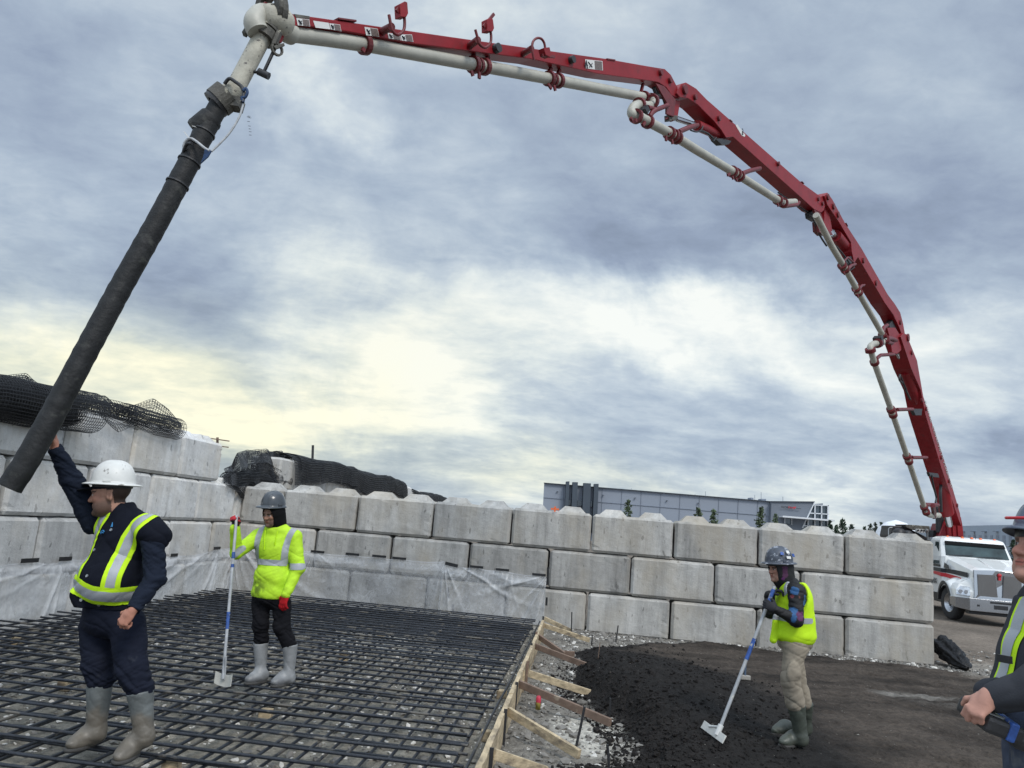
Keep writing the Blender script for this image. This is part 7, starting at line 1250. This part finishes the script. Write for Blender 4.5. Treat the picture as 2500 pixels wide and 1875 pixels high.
# ================= worker 4: at the right edge with a remote control
Y4 = 2.62; B4_ = G(2560, 2700, 0); B4_ = np.array([P(2560, 1500, Y4)[0], Y4, 0.]); PBOX = (B4_ + np.array([-.75, -.55, -.05]), B4_ + np.array([.4, .6, 2.05]))
J = dict(hd=P(2556, 1352, Y4), nk=P(2605, 1428, Y4 + .01), sL=P(2628, 1488, Y4 - .185), eL=P(2560, 1668, Y4 - .25), wL=P(2416, 1703, Y4 - .18), sR=P(2612, 1488, Y4 + .19), eR=P(2575, 1690, Y4 + .20), wR=P(2412, 1692, Y4 + .0), ch=P(2618, 1520, Y4), be=P(2580, 1640, Y4), pv=P(2568, 1745, Y4), hL=P(2555, 1790, Y4 - .08), hR=P(2540, 1790, Y4 + .12))
J['kL'] = J['hL'] + np.array([-.02, -.02, -.46]); J['kR'] = J['hR'] + np.array([-.04, 0, -.46]); J['aL'] = J['kL'] + np.array([.03, 0, -.40]); J['aR'] = J['kR'] + np.array([.03, 0, -.40])
YT = Rz(rad(-80)); RH = Rz(rad(-83)) @ Rx(rad(-10)); HS = 1.0; SK4 = (.46, .24, .18); f4 = (-.75, -.05, -.65); n4 = (.15, .55, -.8); f5 = (-.8, -.25, -.5); n5 = (.1, -.6, -.75)
body = head(J['hd'], RH, HS, 1.15) + [cap(J['hd'] + np.array([.03, .0, -.07]), J['nk'] - EZ * .03, .060, .068, .03), cap(J['sL'], J['eL'], .055, .048), cap(J['eL'], J['wL'], .045, .030), cap(J['sR'], J['eR'], .055, .048), cap(J['eR'], J['wR'], .045, .030), ell(J['ch'], (.15, .09, .19), YT, .05), ell(J['be'], (.14, .11, .18), YT, .05), ell(J['pv'], (.15, .11, .12), YT, .05), cap(J['hR'], J['kR'], .085, .06), cap(J['kR'], J['aR'], .055, .038), cap(J['hL'], J['kL'], .085, .06), cap(J['kL'], J['aL'], .055, .038)]
body += hand(J['wL'], f4, n4, (-.2, .6, .8), (60, 66, 42), .76, tc=.9) + hand(J['wR'], f5, n5, (-.3, -.8, .3), (40, 40, 30), .8, tc=.7)
V, F = sdf_mesh(body, *PBOX, .0046); V = relax(V, F, 1); c4 = headcol(V, J['hd'], RH, HS, SK4, .2, True, (.12, .08, .05), (.05, .03, .02)); c4[np.linalg.norm(V - J['hd'], axis=1) > .22] = SK4
W4 = npmesh('person', V, F, M['skin'], None, B4_, col=c4); W4.location = B4_; root = W4; tag(W4, 'man at the right edge in a grey sweatshirt and vest, holding a remote control box', 'person')
M['sweat'] = cloth('charcoal_sweatshirt', (.045, .047, .054), .9, vs=9); M['jean4'] = cloth('blue_grey_jeans', (.060, .072, .105), .85, var=.25, vs=7, spot=((.16, .17, .18), 5, .60, .12))
_, V1, F1, N1 = garment('sweatshirt', [ell(J['ch'], (.185, .130, .21), YT, .05), ell(J['be'], (.175, .145, .20), YT, .07), ell(J['pv'] + EZ * .05, (.175, .145, .10), YT, .05), cap(J['sR'], J['nk'], .062, .072, .06), cap(J['sL'], J['nk'], .062, .072, .06), cap(J['sL'], J['eL'], .068, .066, .04), cap(J['eL'], J['wL'] + np.array([.02, 0, 0]), .068, .045, .03), cap(J['sR'], J['eR'], .066, .06, .04), cap(J['eR'], J['wR'] + np.array([.01, 0, 0]), .07, .046, .03)], M['sweat'], root, .007, .007, 8, 31)
_, V2, F2, N2 = garment('vest', [ell(J['ch'], (.192, .145, .215), YT, .05), ell(J['be'], (.183, .160, .20), YT, .07), ell(J['pv'] + EZ * .06, (.183, .158, .08), YT, .05), half(J['nk'] - EZ * .05, (0, 0, 1), .01), cap(J['sL'], J['sL'] + np.array([-.02, -.06, -.18]), .115, .10, .004, -1), cap(J['sR'], J['sR'] + np.array([-.02, .06, -.18]), .115, .10, .004, -1)], M['sweat'], root, .007, .005, 7, 33)
q4 = lambda *l: [(P(x, y, Y4 - .1)[0], P(x, y, Y4 - .1)[2]) for x, y in l]
b4f = lambda w_: (lambda Pt: np.maximum(np.abs(Pt[:, 1] - (Y4 + .03 - .03 * np.sin((Pt[:, 2] - 1.2) * 5))) - w_, Pt[:, 0] - J['ch'][0] + .03))
patch('hi_vis_brace', V2, F2, N2, b4f(.042), .004, M['hiv'], root); patch('reflective_strip', V2, F2, N2, b4f(.024), .007, M['refl'], root)
patch('hi_vis_belt', V2, F2, N2, strapf(q4((2440, 1722), (2490, 1728), (2600, 1730)), .034), .004, M['hiv'], root)
MB().beam(P(2437, 1606, Y4 - .12), P(2468, 1612, Y4 - .17), .012, .022, up=EZ).build('strap_buckle', M['black'], root, B4_)
garment('jeans', [ell(J['pv'], (.165, .145, .13), YT, .05), cap(J['hL'], J['kL'], .105, .09, .05), cap(J['kL'], J['aL'], .085, .075, .03), cap(J['hR'], J['kR'], .11, .09, .05), cap(J['kR'], J['aR'], .085, .075, .03)], M['jean4'], root, .009, .006, 7, 37)
bc = lambda V: np.tile(np.array([.05, .04, .03]), (len(V), 1))
for nm in ('L', 'R'): a = J['a' + nm]; zg4 = ground(a[None, :2])[0][0]; rubber_boot(0, a * [1, 1, 0] + np.array([.06, 0, 0]), a * [1, 1, 0] + np.array([-.23, -.03, 0]), a - EZ * .0, a + EZ * .16, .055, .07, zg4, M['bootg'], root, bc, M['soleb'])
hard_hat(J['hd'] + RH @ np.array([0, .008, .056]), Rz(rad(-83)) @ Rx(rad(-12)), mat('slate_hard_hat', (.10, .12, .16), .35, var=.2, bump=.05), root, .098, .120, .122, .016, .010)
c_ = J['hd'] + RH @ np.array([0, .008, .056]); RR = Rz(rad(-83)) @ Rx(rad(-12)); mb = MB(); mb.tube([c_ + RR @ np.array([.06 * math.cos(a), -.108 - .04 * math.sin(a), .036 - .012 * math.sin(a)]) for a in np.linspace(0, 3.14, 14)], .005, 8); mb.build('visor_clip', M['inkr'], root, B4_)
# remote control box in his hands: a thing of its own
bxc = P(2416, 1757, Y4 - .12); Xr = unit(P(2448, 1782, Y4 - .12) - P(2360, 1748, Y4 - .12)); Yr = unit(np.array([.25, .95, .1]) - Xr * np.dot(Xr, [.25, .95, .1])); Zr = np.cross(Xr, Yr)
rc = thing('remote_control', bxc, 'black and blue remote control box held by the man at the right edge', 'remote control'); rc_o = rc.location[:]
MB().box(bxc, (.115, .17, .050), Xr, Yr, Zr, bev=.012).build('case', M['black'], rc, rc_o); MB().box(bxc + Xr * .020 + Zr * .004, (.026, .178, .057), Xr, Yr, Zr, bev=.006).build('blue_stripe', M['blue'], rc, rc_o); MB().box(bxc - Xr * .03 + Zr * .029, (.05, .13, .004), Xr, Yr, Zr).build('face_plate', M['steel'], rc, rc_o)
for k in (-.05, -.02, .02, .05): MB().tube([bxc - Xr * .03 + Yr * k + Zr * .03, bxc - Xr * .035 + Yr * k + Zr * .055], .005, 8).build('joystick', M['black'], rc, rc_o)
MB().box(bxc + Xr * .085 - Zr * .02, (.07, .14, .045), Xr, Yr, Zr, bev=.015).build('battery', M['black'], rc, rc_o)
